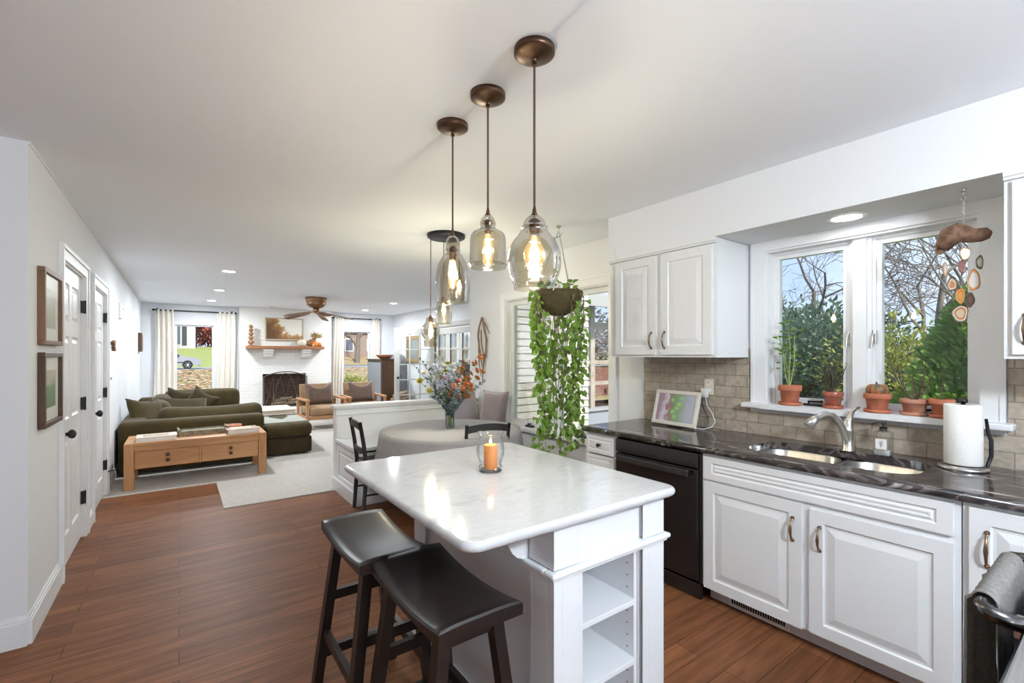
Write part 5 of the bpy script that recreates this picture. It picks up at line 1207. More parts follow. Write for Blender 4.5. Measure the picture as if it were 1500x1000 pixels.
for k in range(36):
    a = rs_.uniform(0, 2 * PI); r_ = rs_.uniform(.03, .2); p = Vector((bxc + r_ * .5 * math.cos(a), byc + r_ * .5 * math.sin(a), bz - .01)); e = Vector((bxc + r_ * math.cos(a), byc + r_ * math.sin(a), bz + rs_.uniform(.02, .09)))
    b.tube([p, e], .0014, 4); heart(b, e, (math.cos(a), math.sin(a), rs_.uniform(-.6, .3)), (0, -1, .6), rs_.uniform(.04, .06))
part('top_leaves', b, [VINE, LEAF], t)
# ================================================================== LIVING ROOM
# pictures and small things on the left wall
def art_mat(name, stops, scale, order='XYZ', horizon=None):
    m, n, b = base_mat(name); v = coords(n, (1, 1, 1), order); sp = n.nodes.new('ShaderNodeSeparateXYZ'); n.links.new(v, sp.inputs[0])
    a = n.nodes.new('ShaderNodeMath'); a.operation = 'MULTIPLY_ADD'; a.inputs[1].default_value = horizon[0]; a.inputs[2].default_value = horizon[1]; n.links.new(sp.outputs['Z'], a.inputs[0])
    k = n.nodes.new('ShaderNodeMath'); k.operation = 'MULTIPLY_ADD'; k.inputs[1].default_value = horizon[2]; n.links.new(noise(n, v, scale, 6, .6), k.inputs[0]); n.links.new(a.outputs[0], k.inputs[2])
    n.links.new(ramp(n, k.outputs[0], stops), b.inputs['Base Color']); b.inputs['Roughness'].default_value = .7; return m
def wall_frame(label, y0, y1, z0, z1, art, fm):
    t = T('picture_frame', label, 'picture', (XL, (y0 + y1) / 2, z0), 'framed prints on the left wall'); x1 = XL + .032; q = .026; b = MB()
    b.box(XL + .001, x1, y0, y1, z0, z0 + q, .003); b.box(XL + .001, x1, y0, y1, z1 - q, z1, .003); b.box(XL + .001, x1, y0, y0 + q, z0 + q, z1 - q, .003); b.box(XL + .001, x1, y1 - q, y1, z0 + q, z1 - q, .003)
    part('frame', b, fm, t)
    part('mat_board', MB().box(XL + .004, XL + .012, y0 + q, y1 - q, z0 + q, z1 - q), PAPER, t)
    part('print', MB().box(XL + .012, XL + .014, y0 + .105, y1 - .105, z0 + .10, z1 - .10), art, t)
    part('glazing', MB().box(XL + .020, XL + .022, y0 + q, y1 - q, z0 + q, z1 - q), NONGL, t)
A1 = art_mat('print_pale_landscape', [(0, (.34, .33, .22)), (.4, (.50, .48, .38)), (.6, (.62, .60, .52)), (1, (.66, .66, .62))], 9, horizon=(2.2, -.25, .5))
A2 = art_mat('print_green_field', [(0, (.10, .20, .08)), (.38, (.16, .28, .12)), (.45, (.50, .46, .34)), (1, (.62, .60, .52))], 9, horizon=(2.2, -.3, .4))
wall_frame('brown framed pale landscape print, upper of two beside the white door', 3.485, 3.955, 1.512, 1.935, A1, MIDW)
wall_frame('dark framed green field print, lower of two beside the white door', 3.485, 3.955, 1.055, 1.47, A2, DKW)
t = T('wall_thermostat', 'white plastic wall box high on the left wall past the doors', 'thermostat', (XL, 7.7, 1.97)); part('case', MB().rbox((XL + .014, 7.7, 2.02), (.028, .16, .20), .008, 2), WHITE, t); part('button', MB().rbox((XL + .03, 7.73, 2.05), (.006, .03, .03), .002, 2), GREYP, t)
b = MB(); 
for (dy, dz, r_) in ((0, 0, .03), (.035, .03, .026), (-.04, .025, .024), (.02, -.035, .03), (.045, -.06, .022)): b.ball((XL + .022, 6.80 + dy, 1.575 + dz), (.02, r_, r_ * .8), 10, 7)
b.cyl((XL + .002, 6.80, 1.585), (XL + .02, 6.80, 1.58), .008, n=8)
solo('wall_ornament', b, MIDW, 'small brown carved ornament on the left wall past the second door', 'wall decoration')
t = T('light_switch', 'white light switch on the left wall past the second door', 'light switch', (XL, 6.66, 1.15)); part('plate', MB().box(XL, XL + .006, 6.60, 6.72, 1.13, 1.25, .002), WHITE, t); part('toggle', MB().rbox((XL + .013, 6.66, 1.2), (.02, .012, .024), .003, 2), GREYP, t)
t = T('wood_plaque', 'narrow wooden plaque near the far end of the left wall', 'wall decoration', (XL, 11.2, 1.55)); part('board', MB().box(XL + .001, XL + .05, 10.95, 11.35, 1.52, 1.87, .004), DKW, t); part('face', MB().box(XL + .05, XL + .056, 10.99, 11.31, 1.56, 1.83), MIDW, t)

# curtains and rods
def rod(label, x0, x1, z):
    t = T('curtain_rod', label, 'curtain rod', ((x0 + x1) / 2, YF - .09, z), 'black curtain rods over the front windows')
    part('rod', MB().cyl((x0, YF - .09, z), (x1, YF - .09, z), .0125, n=12), DKMET, t)
    for x in (x0, x1): part('finial', MB().ball((x, YF - .09, z), .024, 12, 8), DKMET, t)
    for x in (x0 + .06, x1 - .06): part('bracket', MB().box(x - .01, x + .01, YF - .1, YF, z - .02, z - .008).box(x - .02, x + .02, YF - .008, YF, z - .06, z + .04), DKMET, t)
rod('black curtain rod over the window left of the fireplace', -.42, 1.02, 2.385); rod('black curtain rod over the window right of the fireplace', 3.10, 4.30, 2.39)
def curtain(label, x0, x1, spread, ph):
    def fn(u, v):
        z = 2.40 - v * 2.37; k = .75 + .25 * min(1, v * 3); cx_ = (x0 + x1) / 2; w_ = (x1 - x0) * (1 + spread * v)
        x = cx_ + (u - .5) * w_ + .02 * math.sin(v * 3 + ph) ; y = YF - .10 + (.032 - .006 * math.cos(u * 6)) * math.sin(u * 2 * PI * 4 + ph + .4 * math.sin(v * 2.5)) * k + .012 * math.sin(u * 23 + v * 5)
        return (x, y, z)
    b = MB(); b.cloth(fn, 80, 18); o = solo('curtain', b, CURT, label, 'curtain', 'cream curtains at the front windows')
    sm = o.modifiers.new('thickness', 'SOLIDIFY'); sm.thickness = .003
curtain('cream curtain panel in the far left corner of the living room', -.40, -.09, .25, 0)
curtain('cream curtain panel between the left window and the brick chimney', .66, 1.0, .18, 1)
curtain('cream curtain panel between the brick chimney and the right window', 3.11, 3.36, .12, 2)
curtain('cream curtain panel between the right window and the glass door', 4.09, 4.30, .1, 3)

# mantel and its decorations
b = MB(); b.box(1.19, 2.80, 11.44, 11.70, 1.595, 1.66, .008)
solo('mantel_shelf', b, MANTEL, 'thick stained wood mantel shelf on the white brick chimney', 'mantel shelf')
for k, x in enumerate((1.62, 2.42)):
    b = MB(); b.prism([(11.70, 1.593), (11.47, 1.593), (11.47, 1.55), (11.50, 1.545), (11.51, 1.50), (11.55, 1.49), (11.56, 1.43), (11.60, 1.42), (11.60, 1.40), (11.70, 1.40)], 'x', x - .1, x + .1)
    solo('corbel', b, BRICKW, ('white stepped bracket under the left end of the mantel shelf', 'white stepped bracket under the right end of the mantel shelf')[k], 'bracket', 'brackets under the mantel shelf')
t = T('landscape_painting', 'sepia landscape painting of trees and fields above the mantel', 'painting', (1.97, 11.69, 1.78)); b = MB(); x0, x1, z0, z1 = 1.575, 2.38, 1.80, 2.31; q = .025
b.box(x0, x1, 11.655, 11.695, z0, z0 + q, .004); b.box(x0, x1, 11.655, 11.695, z1 - q, z1, .004); b.box(x0, x0 + q, 11.655, 11.695, z0 + q, z1 - q, .004); b.box(x1 - q, x1, 11.655, 11.695, z0 + q, z1 - q, .004)
part('frame', b, mat('antique_gold_frame', (.50, .40, .26), .45), t)
m_, n_, b_ = base_mat('painting_canvas'); v_ = coords(n_); sp = n_.nodes.new('ShaderNodeSeparateXYZ'); n_.links.new(v_, sp.inputs[0])
def lin(sock, a, c):
    k = n_.nodes.new('ShaderNodeMath'); k.operation = 'MULTIPLY_ADD'; k.inputs[1].default_value = a; k.inputs[2].default_value = c; n_.links.new(sock, k.inputs[0]); return k.outputs[0]
def addn(a, c, op='ADD'):
    k = n_.nodes.new('ShaderNodeMath'); k.operation = op; n_.links.new(a, k.inputs[0]); n_.links.new(c, k.inputs[1]); return k.outputs[0]
tree_ = addn(lin(sp.outputs['X'], -1.5, .35), lin(sp.outputs['Z'], -1.15, .42)); tree_ = addn(tree_, lin(noise(n_, v_, 7, 5, .8), 1.0, -.5))
fld = addn(lin(noise(n_, v_, 14, 4, .5), .5, .1), lin(sp.outputs['Z'], .8, .0))
tree_ = addn(tree_, addn(lin(sp.outputs['Z'], -2.2, .78), lin(noise(n_, v_, 16, 5, .5), .5, -.25)), 'MAXIMUM')
cA = ramp(n_, tree_, [(.40, (.78, .74, .66)), (.5, (.50, .30, .12)), (.62, (.30, .15, .05)), (.9, (.12, .055, .02))]); n_.links.new(cA, b_.inputs['Base Color']); b_.inputs['Roughness'].default_value = .5
part('canvas', MB().box(x0 + q, x1 - q, 11.668, 11.69, z0 + q, z1 - q), m_, t)
t = T('wood_candlestick', 'turned wooden bead column at the left end of the mantel', 'ornament', (1.285, 11.56, 1.66)); BEAD = wood('turned_wood', (.26, .12, .045), (.38, .19, .08), 'Z', 9, .5)
part('base', MB().lathe([(0, 0), (.06, 0), (.06, .02), (.03, .03), (0, .03)], (1.285, 11.56, 1.66), 20), BEAD, t)
for z, r_ in ((.085, .06), (.18, .05), (.265, .05), (.35, .045), (.425, .042)): part('bead', MB().ball((1.285, 11.56, 1.66 + z), (r_, r_, r_ * .95), 16, 10), BEAD, t)
t = T('pumpkin', 'cream white pumpkin on the right half of the mantel', 'pumpkin', (2.32, 11.55, 1.66)); part('flesh', pumpkin(MB(), (2.32, 11.55, 1.66 + .08), .105, .098, 12, .12), mat('white_pumpkin', (.74, .67, .54), .5, var=(.66, .58, .44)), t); part('stem', MB().tube([(2.32, 11.55, 1.735), (2.325, 11.545, 1.785), (2.345, 11.54, 1.805)], [.018, .012, .01], 8), TWIG, t)
t = T('cornucopia', 'wicker horn with dried corn husks at the right end of the mantel', 'decoration', (2.55, 11.55, 1.66)); WICK = mat('wicker', (.36, .20, .085), .8, var=(.22, .115, .045), vscale=40, bmp=.8, bscale=80)
part('horn', MB().tube([(2.44, 11.55, 1.70), (2.50, 11.55, 1.75), (2.55, 11.55, 1.79), (2.60, 11.55, 1.84), (2.63, 11.55, 1.89)], [.05, .065, .05, .035, .022], 14), WICK, t)
b = MB()
for k in range(40):
    g = rnd(0, 2 * PI); leafq(b, (2.63 + rnd(-.02, .02), 11.55 + rnd(-.02, .02), 1.88), (math.cos(g) * .8 + .35, -abs(math.sin(g)) * .5, rnd(-.1, 1)), (rnd(-1, 1), -1, 0), rnd(.10, .17), .04)
part('corn_husks', b, leafmat('corn_husk', (.55, .40, .20), (.68, .53, .30)), t)
GG = {'orange': mat('orange_gourd', (.62, .20, .03), .4), 'red': mat('red_gourd', (.42, .05, .025), .4), 'green': mat('yellow_green_gourd', (.52, .52, .18), .4)}
for nm, lab, c, r_, mt in (('gourd', 'bright orange gourd at the mouth of the wicker horn', (2.60, 11.50, 1.74), .075, 'orange'), ('gourd', 'small red gourd between the orange gourds on the mantel', (2.52, 11.48, 1.715), .05, 'red'), ('gourd', 'pale yellow-green gourd lying low on the mantel', (2.545, 11.455, 1.685), .032, 'green'), ('gourd', 'orange gourd at the far right end of the mantel', (2.70, 11.51, 1.72), .055, 'orange')):
    zc = 1.66 + r_ * .8; t = T(nm, lab, 'gourd', (c[0], c[1], 1.66), 'gourds on the mantel'); part('flesh', pumpkin(MB(), (c[0], c[1], zc), r_, r_, 8, .06, 28, 10), GG[mt], t); part('stem', MB().tube([(c[0], c[1], zc + r_ * .65), (c[0] + .005, c[1], zc + r_ * 1.1)], [.009, .006], 6), TWIG, t)
# fireplace screen, logs, bucket
t = T('fireplace_screen', 'folding arched metal fire screen with scrollwork before the fireplace', 'fire screen', (1.98, 11.58, .265)); WIRE = mat('screen_metal', (.12, .095, .075), .5, .7)
b = MB(); m2 = MB(); y_ = 11.60
def top_(x): return .265 + .70 + .11 * (1 - ((x - 1.99) / .45) ** 2)
xs = [1.54 + .90 * k / 20 for k in range(21)]
b.tube([(1.54, y_, .27)] + [(x, y_, top_(x)) for x in xs] + [(2.44, y_, .27)], .011, 8); b.tube([(1.54, y_, .28), (2.44, y_, .28)], .011, 8)
for x in (1.735, 2.235): b.tube([(x, y_, .28), (x, y_, top_(x))], .009, 8)
part('frame', b, WIRE, t); b = MB()
for cx_ in (1.86, 2.11): b.tube([(cx_ - .125 + .25 * k / 12, y_ - .005, .40 + .52 * math.sin(PI * k / 12)) for k in range(13)], .006, 6)
b.tube([(1.985 - .25 + .5 * k / 14, y_ - .005, top_(1.985) - .03 - .6 * ((k - 7) / 7) ** 2) for k in range(15)], .006, 6)
for x, s_ in ((1.54, 1), (2.44, -1)): b.tube([(x + s_ * .19 * (1 - math.cos(PI / 2 * k / 8)), y_ - .005, .9 - .45 * (k / 8)) for k in range(9)], .006, 6); b.tube([(x + s_ * .02, y_ - .005, .30), (x + s_ * .12, y_ - .005, .6), (x + s_ * .18, y_ - .005, .95)], .006, 6)
part('scrollwork', b, WIRE, t)
for k in range(46): x = 1.55 + .88 * k / 45; m2.cyl((x, y_ + .004, .285), (x, y_ + .004, top_(x) - .008), .0011, n=4, caps=False)
for k in range(36): z = .30 + .72 * k / 35; m2.cyl((1.55, y_ + .004, z), (2.43, y_ + .004, z), .0011, n=4, caps=False) if z < .95 else None
part('mesh', m2, WIRE, t, None, True)
LOGB = mat('birch_bark', (.44, .33, .23), .9, var=(.20, .13, .09), vscale=16); LOGE = mat('log_end', (.52, .38, .23), .9)
GL = 'split logs in the fireplace'
for k, (x0, x1, y, z, r_) in enumerate(((1.72, 2.02, 11.80, .33, .045), (2.0, 2.28, 11.79, .325, .042), (1.80, 2.14, 11.85, .40, .04), (2.08, 2.30, 11.84, .39, .04), (1.9, 2.16, 11.80, .44, .036))):
    t = T('fire_log', 'pale split log stacked behind the fire screen', 'log', ((x0 + x1) / 2, y, z - r_), GL); part('bark', MB().tube([(x0, y - .03, z), (x1, y + .02, z + .01)], [r_, r_ * .95], 10, caps=False), LOGB, t); part('cut_end', MB().cyl((x0 + .001, y - .03, z), (x0 + .003, y - .03, z), r_ * .98, n=10).cyl((x1 - .003, y + .02, z + .01), (x1 - .001, y + .02, z + .01), r_ * .93, n=10), LOGE, t)
t = T('log_carrier', 'dark leather log carrier standing right of the fireplace', 'log basket', (2.68, 11.0, .008)); b = MB(); b.prism([(2.56, .015), (2.82, .015), (2.86, .40), (2.76, .36), (2.64, .36), (2.52, .44)], 'y', 10.85, 11.15); part('bag', b, DKW, t); part('handle', MB().tube([(2.53, 11.0, .42), (2.50, 11.0, .58), (2.44, 11.0, .66)], .012, 8), DKW, t)

# sofa: U-shaped sectional in olive velvet
t = T('sectional_sofa', 'large olive green velvet sectional sofa with a chaise end', 'sofa', (.3, 8.7, .008)); z0 = .03
def soft(x0, x1, y0, y1, z0_, z1, r_, puff=0.0, seg=4): return MB().rbox(((x0 + x1) / 2, (y0 + y1) / 2, (z0_ + z1) / 2), (x1 - x0, y1 - y0, z1 - z0_), r_, seg, puff, n=3)
part('near_back', soft(-.585, .955, 7.10, 7.36, z0, .655, .06), VELV, t); part('left_back', soft(-.59, -.33, 7.30, 10.6, z0, .65, .06), VELV, t); part('far_back', soft(-.58, .95, 10.35, 10.62, z0, .70, .07), VELV, t)
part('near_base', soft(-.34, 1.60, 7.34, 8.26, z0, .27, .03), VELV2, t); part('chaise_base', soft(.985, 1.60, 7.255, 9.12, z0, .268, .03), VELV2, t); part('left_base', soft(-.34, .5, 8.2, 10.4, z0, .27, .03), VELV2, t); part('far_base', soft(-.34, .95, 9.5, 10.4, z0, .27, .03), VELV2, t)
part('seat_cushion', soft(-.33, .98, 7.37, 8.28, .27, .45, .06, .015), VELV, t); part('chaise_cushion', soft(.975, 1.605, 7.25, 9.12, .27, .46, .06, .015), VELV, t); part('seat_cushion', soft(-.33, .5, 8.29, 9.4, .27, .45, .06, .015), VELV, t); part('seat_cushion', soft(-.33, .95, 9.41, 10.34, .27, .45, .06, .015), VELV, t)
b = MB(); 
def bcush(x0, x1, y0, y1, z0_, z1, tilt=0, dip=.04):
    m = MB().rbox((0, 0, 0), (x1 - x0, y1 - y0, z1 - z0_), .085, 4, .02, n=6)
    m.v = [(p[0], p[1] + (tilt * p[2]), p[2] - (dip * max(0, 1 - (2 * p[0] / (x1 - x0)) ** 2) if p[2] > 0 else 0)) for p in m.v]; return m.xf(Matrix.Translation(((x0 + x1) / 2, (y0 + y1) / 2, (z0_ + z1) / 2)))
part('back_cushion', bcush(-.20, .955, 7.36, 7.62, .44, .785, .15, .05), VELV, t)
part('back_cushion', bcush(-.2, .92, 10.02, 10.32, .44, .83, -.1, .01), VELV, t)
part('back_cushion', soft(-.36, -.10, 8.35, 9.2, .44, .76, .09, .02), VELV, t); part('back_cushion', soft(-.36, -.10, 9.22, 10.05, .44, .78, .09, .02), VELV, t)
part('chaise_cover', soft(1.0, 1.585, 7.45, 9.10, .455, .472, .008), SAGE, t, 'pale sage green cover over the chaise')
for x, y in ((-.5, 7.2), (1.5, 7.35), (1.5, 9.0), (-.5, 10.5), (.85, 10.5)): part('foot', MB().cyl((x, y, .008), (x, y, .04), .025, n=10), DKW, t)
for k, (lab, mt, w_, h_, loc, rx, rz, ry) in enumerate((
    ('olive velvet cushion slumped in the near left corner of the sofa', VELV, .50, .46, (-.28, 7.74, .45), -.45, .9, .15),
    ('olive velvet cushion lying back on the sofa behind the near corner cushion', VELV2, .62, .42, (.10, 8.55, .50), -.85, .25, .1),
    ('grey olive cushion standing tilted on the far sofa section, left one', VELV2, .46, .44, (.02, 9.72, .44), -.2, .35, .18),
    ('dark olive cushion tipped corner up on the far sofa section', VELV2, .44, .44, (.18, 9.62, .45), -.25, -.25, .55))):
    cushion('sofa_cushion', lab, (mt, VELV), w_, h_, .17, loc, rx, rz, 'cushion', .03, 'velvet cushions on the sofa', ry)
t = T('throw_blanket', 'cream wool blanket folded over the far end of the chaise', 'blanket', (1.28, 8.7, .473))
for k, (dz, in_) in enumerate(((.0, 0), (.03, .02), (.06, .012))):
    def fb_(u, v, k=k, in_=in_): return (.985 + in_ + (.60 - 2 * in_) * u, 8.28 + in_ + .80 * v, .478 + .032 * k + .028 * math.sin(PI * min(1, max(0, u))) ** .3 * math.sin(PI * v) ** .3 + .004 * math.sin(u * 9 + v * 7 + k))
    m = soft(.99 + in_, 1.59 - in_, 8.28 + in_, 9.08 - in_, .474 + dz, .506 + dz, .014, .004); part('fold', m, CREAM, t)

# console table behind the sofa
t = T('console_table', 'low honey wood console table with two drawers behind the sofa', 'table', (.2, 6.68, 0)); X0, X1, Y0, Y1, ZT = -.475, .875, 6.37, 7.0, .505; lw = .085
b = MB(); b.box(X0, X1, Y0, Y1, ZT - .035, ZT, .004); part('top', b, OAK, t)
for (x, y) in ((X0, Y0), (X1 - lw, Y0), (X0, Y1 - lw), (X1 - lw, Y1 - lw)): part('leg', MB().box(x, x + lw, y - (.003 if y == Y0 else 0), y + lw, .008 if y > 6.4 or x > .3 else 0.008, ZT - .001, .003), OAKZ, t)
b = MB(); b.box(X0 + lw, X1 - lw, Y0 + .005, Y0 + .025, ZT - .09, ZT - .03); b.box(X0 + lw, X1 - lw, Y1 - .03, Y1 - .01, .22, ZT - .03); b.box(X0 + .01, X0 + .03, Y0 + lw, Y1 - lw, .22, ZT - .03); b.box(X1 - .03, X1 - .01, Y0 + lw, Y1 - lw, .22, ZT - .03); b.box(.19, .21, Y0 + .005, Y0 + .05, .225, ZT - .09); b.box(X0 + .03, X1 - .03, Y0 + .03, Y1 - .03, .222, .235); part('apron', b, OAK, t)
for (a, c) in ((X0 + lw + .004, .187), (.213, X1 - lw - .004)):
    d = part('drawer', MB().box(a, c, Y0 + .006, Y0 + .024, .23, ZT - .095, .003), OAK, t); xm = (a + c) / 2
    for z in (.30, .36): k_ = MB(); k_.lathe([(0, 0), (.012, 0), (.012, -.012), (.019, -.016), (.019, -.024), (0, -.025)], n=14); k_.xf(Matrix.Translation((xm, Y0 + .006, z)) @ Matrix.Rotation(-PI / 2, 4, 'X')); part('knob', k_, DKW, d)
def book(label, c, w_, d_, h_, rz, cov, spots=None):
    t = T('book', label, 'book', c, 'books on the console table'); m = Matrix.Translation(c) @ Matrix.Rotation(rz, 4, 'Z')
    b = MB(); b.box(-w_ / 2, w_ / 2, -d_ / 2, d_ / 2, 0, .004); b.box(-w_ / 2, w_ / 2, -d_ / 2, d_ / 2, h_ - .004, h_); b.box(-w_ / 2, -w_ / 2 + .004, -d_ / 2, d_ / 2, 0, h_); part('cover', b.xf(m), cov, t)
    part('pages', MB().box(-w_ / 2 + .004, w_ / 2 - .006, -d_ / 2 + .005, d_ / 2 - .005, .004, h_ - .004).xf(m), PAPER, t)
    b = MB(); b.box(-w_ * .34, w_ * .3, -d_ * .25, d_ * .3, h_, h_ + .0006); part('cover_picture', b.xf(m), spots, t)
BP = lambda n, c1, c2, s: mat(n, c1, .5, var=c2, vscale=s)
book('white book with a patterned beige cover, left one on the console table', (-.20, 6.56, ZT), .36, .27, .05, math.radians(2), BP('book_cover_white', (.74, .70, .64), (.6, .5, .38), 9), BP('book_picture_rust', (.52, .38, .26), (.30, .25, .18), 22))
book('thick book with a brown spine and orange lettered cover on the console table', (.63, 6.55, ZT), .34, .26, .055, math.radians(4), BP('book_cover_brown', (.20, .12, .08), (.5, .36, .24), 6), BP('book_picture_orange', (.70, .50, .38), (.5, .18, .08), 14))
t = T('decorative_tray', 'weathered patterned wooden tray in the middle of the console table', 'tray', (.24, 6.72, ZT)); TR = mat('weathered_pattern', (.36, .30, .21), .8, var=(.13, .12, .085), vscale=34)
b = MB(); w_, d_, h_ = .50, .26, .06; b.box(-w_ / 2, w_ / 2, -d_ / 2, d_ / 2, 0, .012); b.box(-w_ / 2, w_ / 2, -d_ / 2, -d_ / 2 + .014, .012, h_); b.box(-w_ / 2, w_ / 2, d_ / 2 - .014, d_ / 2, .012, h_); b.box(-w_ / 2, -w_ / 2 + .014, -d_ / 2, d_ / 2, .012, h_ + .02); b.box(w_ / 2 - .014, w_ / 2, -d_ / 2, d_ / 2, .012, h_ + .02); part('tray', b.xf(RZ(math.radians(3), (.24, 6.72, ZT))), TR, t)
b = MB(); b.box(-w_ / 2 + .03, w_ / 2 - .03, -d_ / 2 + .03, d_ / 2 - .03, .013, .05, .004); part('filling', b.xf(RZ(math.radians(3), (.24, 6.72, ZT))), mat('woven_filling', (.30, .28, .20), .9, var=(.10, .11, .08), vscale=50), t)
solo('wooden_bowl', MB().lathe([(0, .004), (.05, .004), (.06, 0), (.085, .02), (.10, .05), (.098, .065), (.09, .062), (.08, .03), (.05, .014), (0, .012)], (.56, 6.84, ZT), 28), mat('orange_wood', (.50, .20, .085), .5, var=(.42, .16, .06)), 'small orange wooden bowl beside the brown book on the console table', 'bowl')

# armchairs
def armchair(label, plabel, loc, rz):
    t = T('armchair', label, 'armchair', (0, 0, 0), 'wood framed leather armchairs by the fireplace'); W_ = .36    # faces -y
    for sx in (-1, 1):
        part('front_leg', MB().box(sx * W_ - .025, sx * W_ + .025, -.36, -.31, 0, .56, .004), OAKZ, t); part('rear_leg', MB().box(sx * W_ - .025, sx * W_ + .025, .30, .35, 0, .54, .004), OAKZ, t); part('arm', MB().box(sx * W_ - .035, sx * W_ + .035, -.37, .38, .56, .595, .006), OAK, t)
    part('frame_rail', MB().box(-W_, W_, -.35, -.32, .20, .27).box(-W_, W_, .30, .33, .2, .27).box(-W_ - .012, -W_ + .012, -.33, .32, .2, .27).box(W_ - .012, W_ + .012, -.33, .32, .2, .27), OAK, t)
    part('seat_cushion', MB().rbox((0, -.03, .36), (.66, .68, .17), .05, 4, .012, n=3), LEATH, t)
    part('back_board', MB().rbox((0, 0, 0), (.66, .07, .46), .02, 3).xf(Matrix.Translation((0, .33, .63)) @ Matrix.Rotation(-.16, 4, 'X')), LEATH, t)
    t.location = loc; t.rotation_euler = (0, 0, rz)
    m = RZ(rz, loc); p = m @ Vector((.0, .08, .44)); cushion('scatter_cushion', plabel, (BRPIL, BRPIL), .54, .46, .19, tuple(p), -.26, rz + .0, 'cushion', .11, 'brown cushions on the armchairs')
armchair('tan leather armchair with a wooden frame, right of the fireplace', 'brown suede cushion on the armchair nearest the fireplace', (2.33, 9.75, .008), .06)
armchair('tan leather armchair with a wooden frame, in front of the right window', 'brown suede cushion on the armchair in front of the right window', (3.20, 9.85, .008), -.04)
# tall cabinet with bowl
t = T('tall_cabinet', 'tall narrow dark cabinet between the right window and the glass door', 'cabinet', (4.12, 11.1, .008)); b = MB(); b.box(3.93, 4.24, 10.72, 11.75, .008, 1.34, .005); part('body', b, DKW, t)
part('side_reflection', MB().box(3.918, 3.93, 10.78, 11.70, .08, 1.28, .004), mat('grey_blue_reflection', (.26, .285, .33), .35), t, 'dark glossy side with a grey blue reflection painted on'); part('top_rim', MB().box(3.90, 4.26, 10.70, 11.77, 1.34, 1.36, .004), DKW, t)  # window reflection on the dark glossy side, put into the panel colour
solo('wooden_bowl', MB().lathe([(0, .01), (.08, .01), (.09, 0), (.11, .01), (.17, .05), (.205, .10), (.20, .105), (.15, .06), (.08, .03), (0, .025)], (4.08, 10.95, 1.36), 30), MANTEL, 'wide brown wooden bowl on top of the tall dark cabinet', 'bowl')
# beside the right wall, seen through the glass door
t = T('arched_cabinet', 'grey arched metal cabinet against the wall behind the open glass door', 'cabinet', (4.48, 11.35, .008)); GRM = mat('grey_metal_case', (.165, .17, .185), .5)
pr = [(11.02, .01), (11.72, .01), (11.72, 1.25)] + [(11.37 + .35 * math.cos(a), 1.25 + .22 * math.sin(a)) for a in [PI * k / 10 for k in range(1, 10)]] + [(11.02, 1.25)]
b = MB(); b.prism(pr, 'x', 4.28, 4.685); part('body', b, GRM, t); part('label_plate', MB().box(4.33, 4.52, 11.010, 11.02, 1.26, 1.36), mat('tan_label', (.62, .44, .27), .6), t); part('latch', MB().box(4.43, 4.53, 11.008, 11.02, .92, .95), BLKPL, t)
t = T('log_basket', 'basket of split logs on the floor behind the open glass door', 'log basket', (4.33, 10.62, .008)); WB = mat('basket_weave', (.34, .25, .19), .9, var=(.22, .15, .11), vscale=40, bmp=.8, bscale=60)
part('basket', MB().lathe([(0, .02), (.2, .02), (.21, 0), (.25, .18), (.26, .36), (.24, .36), (.23, .18), (0, .10)], (4.33, 10.62, .008), 24), WB, t)
for k, (dx, dy, z, a) in enumerate(((-.08, -.05, .42, .3), (.06, .03, .44, -.4), (.0, -.08, .52, .1), (-.03, .06, .50, .8), (.09, -.09, .40, .2))):
    c = Vector((4.33 + dx, 10.62 + dy, z)); d = Vector((math.cos(a), .3 * math.sin(a), .25)) * .16; t2 = T('split_log', 'pale split log piled in the basket behind the open glass door', 'log', tuple(c - Vector((0, 0, .05))), 'logs in the basket'); part('bark', MB().tube([c - d, c + d], [.05, .046], 8, caps=False), LOGB, t2); part('cut_end', MB().cyl(c - d, c - d * .98, .049, n=8).cyl(c + d * .98, c + d, .045, n=8), LOGE, t2)
t = T('wall_mirror', 'gilt framed mirror on the right wall seen through the glass door', 'mirror', (XR, 10.62, 1.3)); b = MB(); y0, y1, z0, z1 = 10.22, 11.02, 1.28, 1.93
b.box(XR - .04, XR - .001, y0, y0 + .09, z0, z1, .006); b.box(XR - .04, XR - .001, y1 - .09, y1, z0, z1, .006); b.box(XR - .04, XR - .001, y0 + .09, y1 - .09, z0, z0 + .09, .006); b.box(XR - .04, XR - .001, y0 + .09, y1 - .09, z1 - .09, z1, .006); part('frame', b, mat('gilt_frame', (.42, .29, .13), .4, .3), t); part('glass', MB().box(XR - .02, XR - .012, y0 + .09, y1 - .09, z0 + .09, z1 - .09), mat('mirror_grey', (.42, .44, .45), .15, .6), t)
# wooden hutch beside the doorway
t = T('wooden_hutch', 'brown carved wooden hutch against the right wall behind the bouquet', 'cabinet', (4.45, 6.7, .008)); b = MB(); b.box(4.22, 4.68, 5.95, 7.42, .06, 1.33, .006); part('body', b, MIDW, t); part('top', MB().box(4.18, 4.69, 5.92, 7.45, 1.33, 1.365, .006), MIDW, t)
for (a, c) in ((5.98, 6.68), (6.70, 7.39)): d = part('door', MB().panel((4.205, c, .12), (0, -1, 0), (0, 0, 1), (-1, 0, 0), [0, .08, c - a - .08, c - a], [0, .1, .52, .62, 1.06, 1.16], {(1, 1), (1, 3)}, [(0, 0), (.01, -.012), (.03, -.012), (.06, 0)], .02), DKW, t); part('knob', MB().ball((4.185, c - .06 if a < 6.5 else a + .06, .7), .02, 10, 7), BRONZE, d)
for (x, y) in ((4.24, 5.97), (4.62, 5.97), (4.24, 7.35), (4.62, 7.35)): part('foot', MB().box(x, x + .05, y, y + .05, .008, .06), MIDW, t)
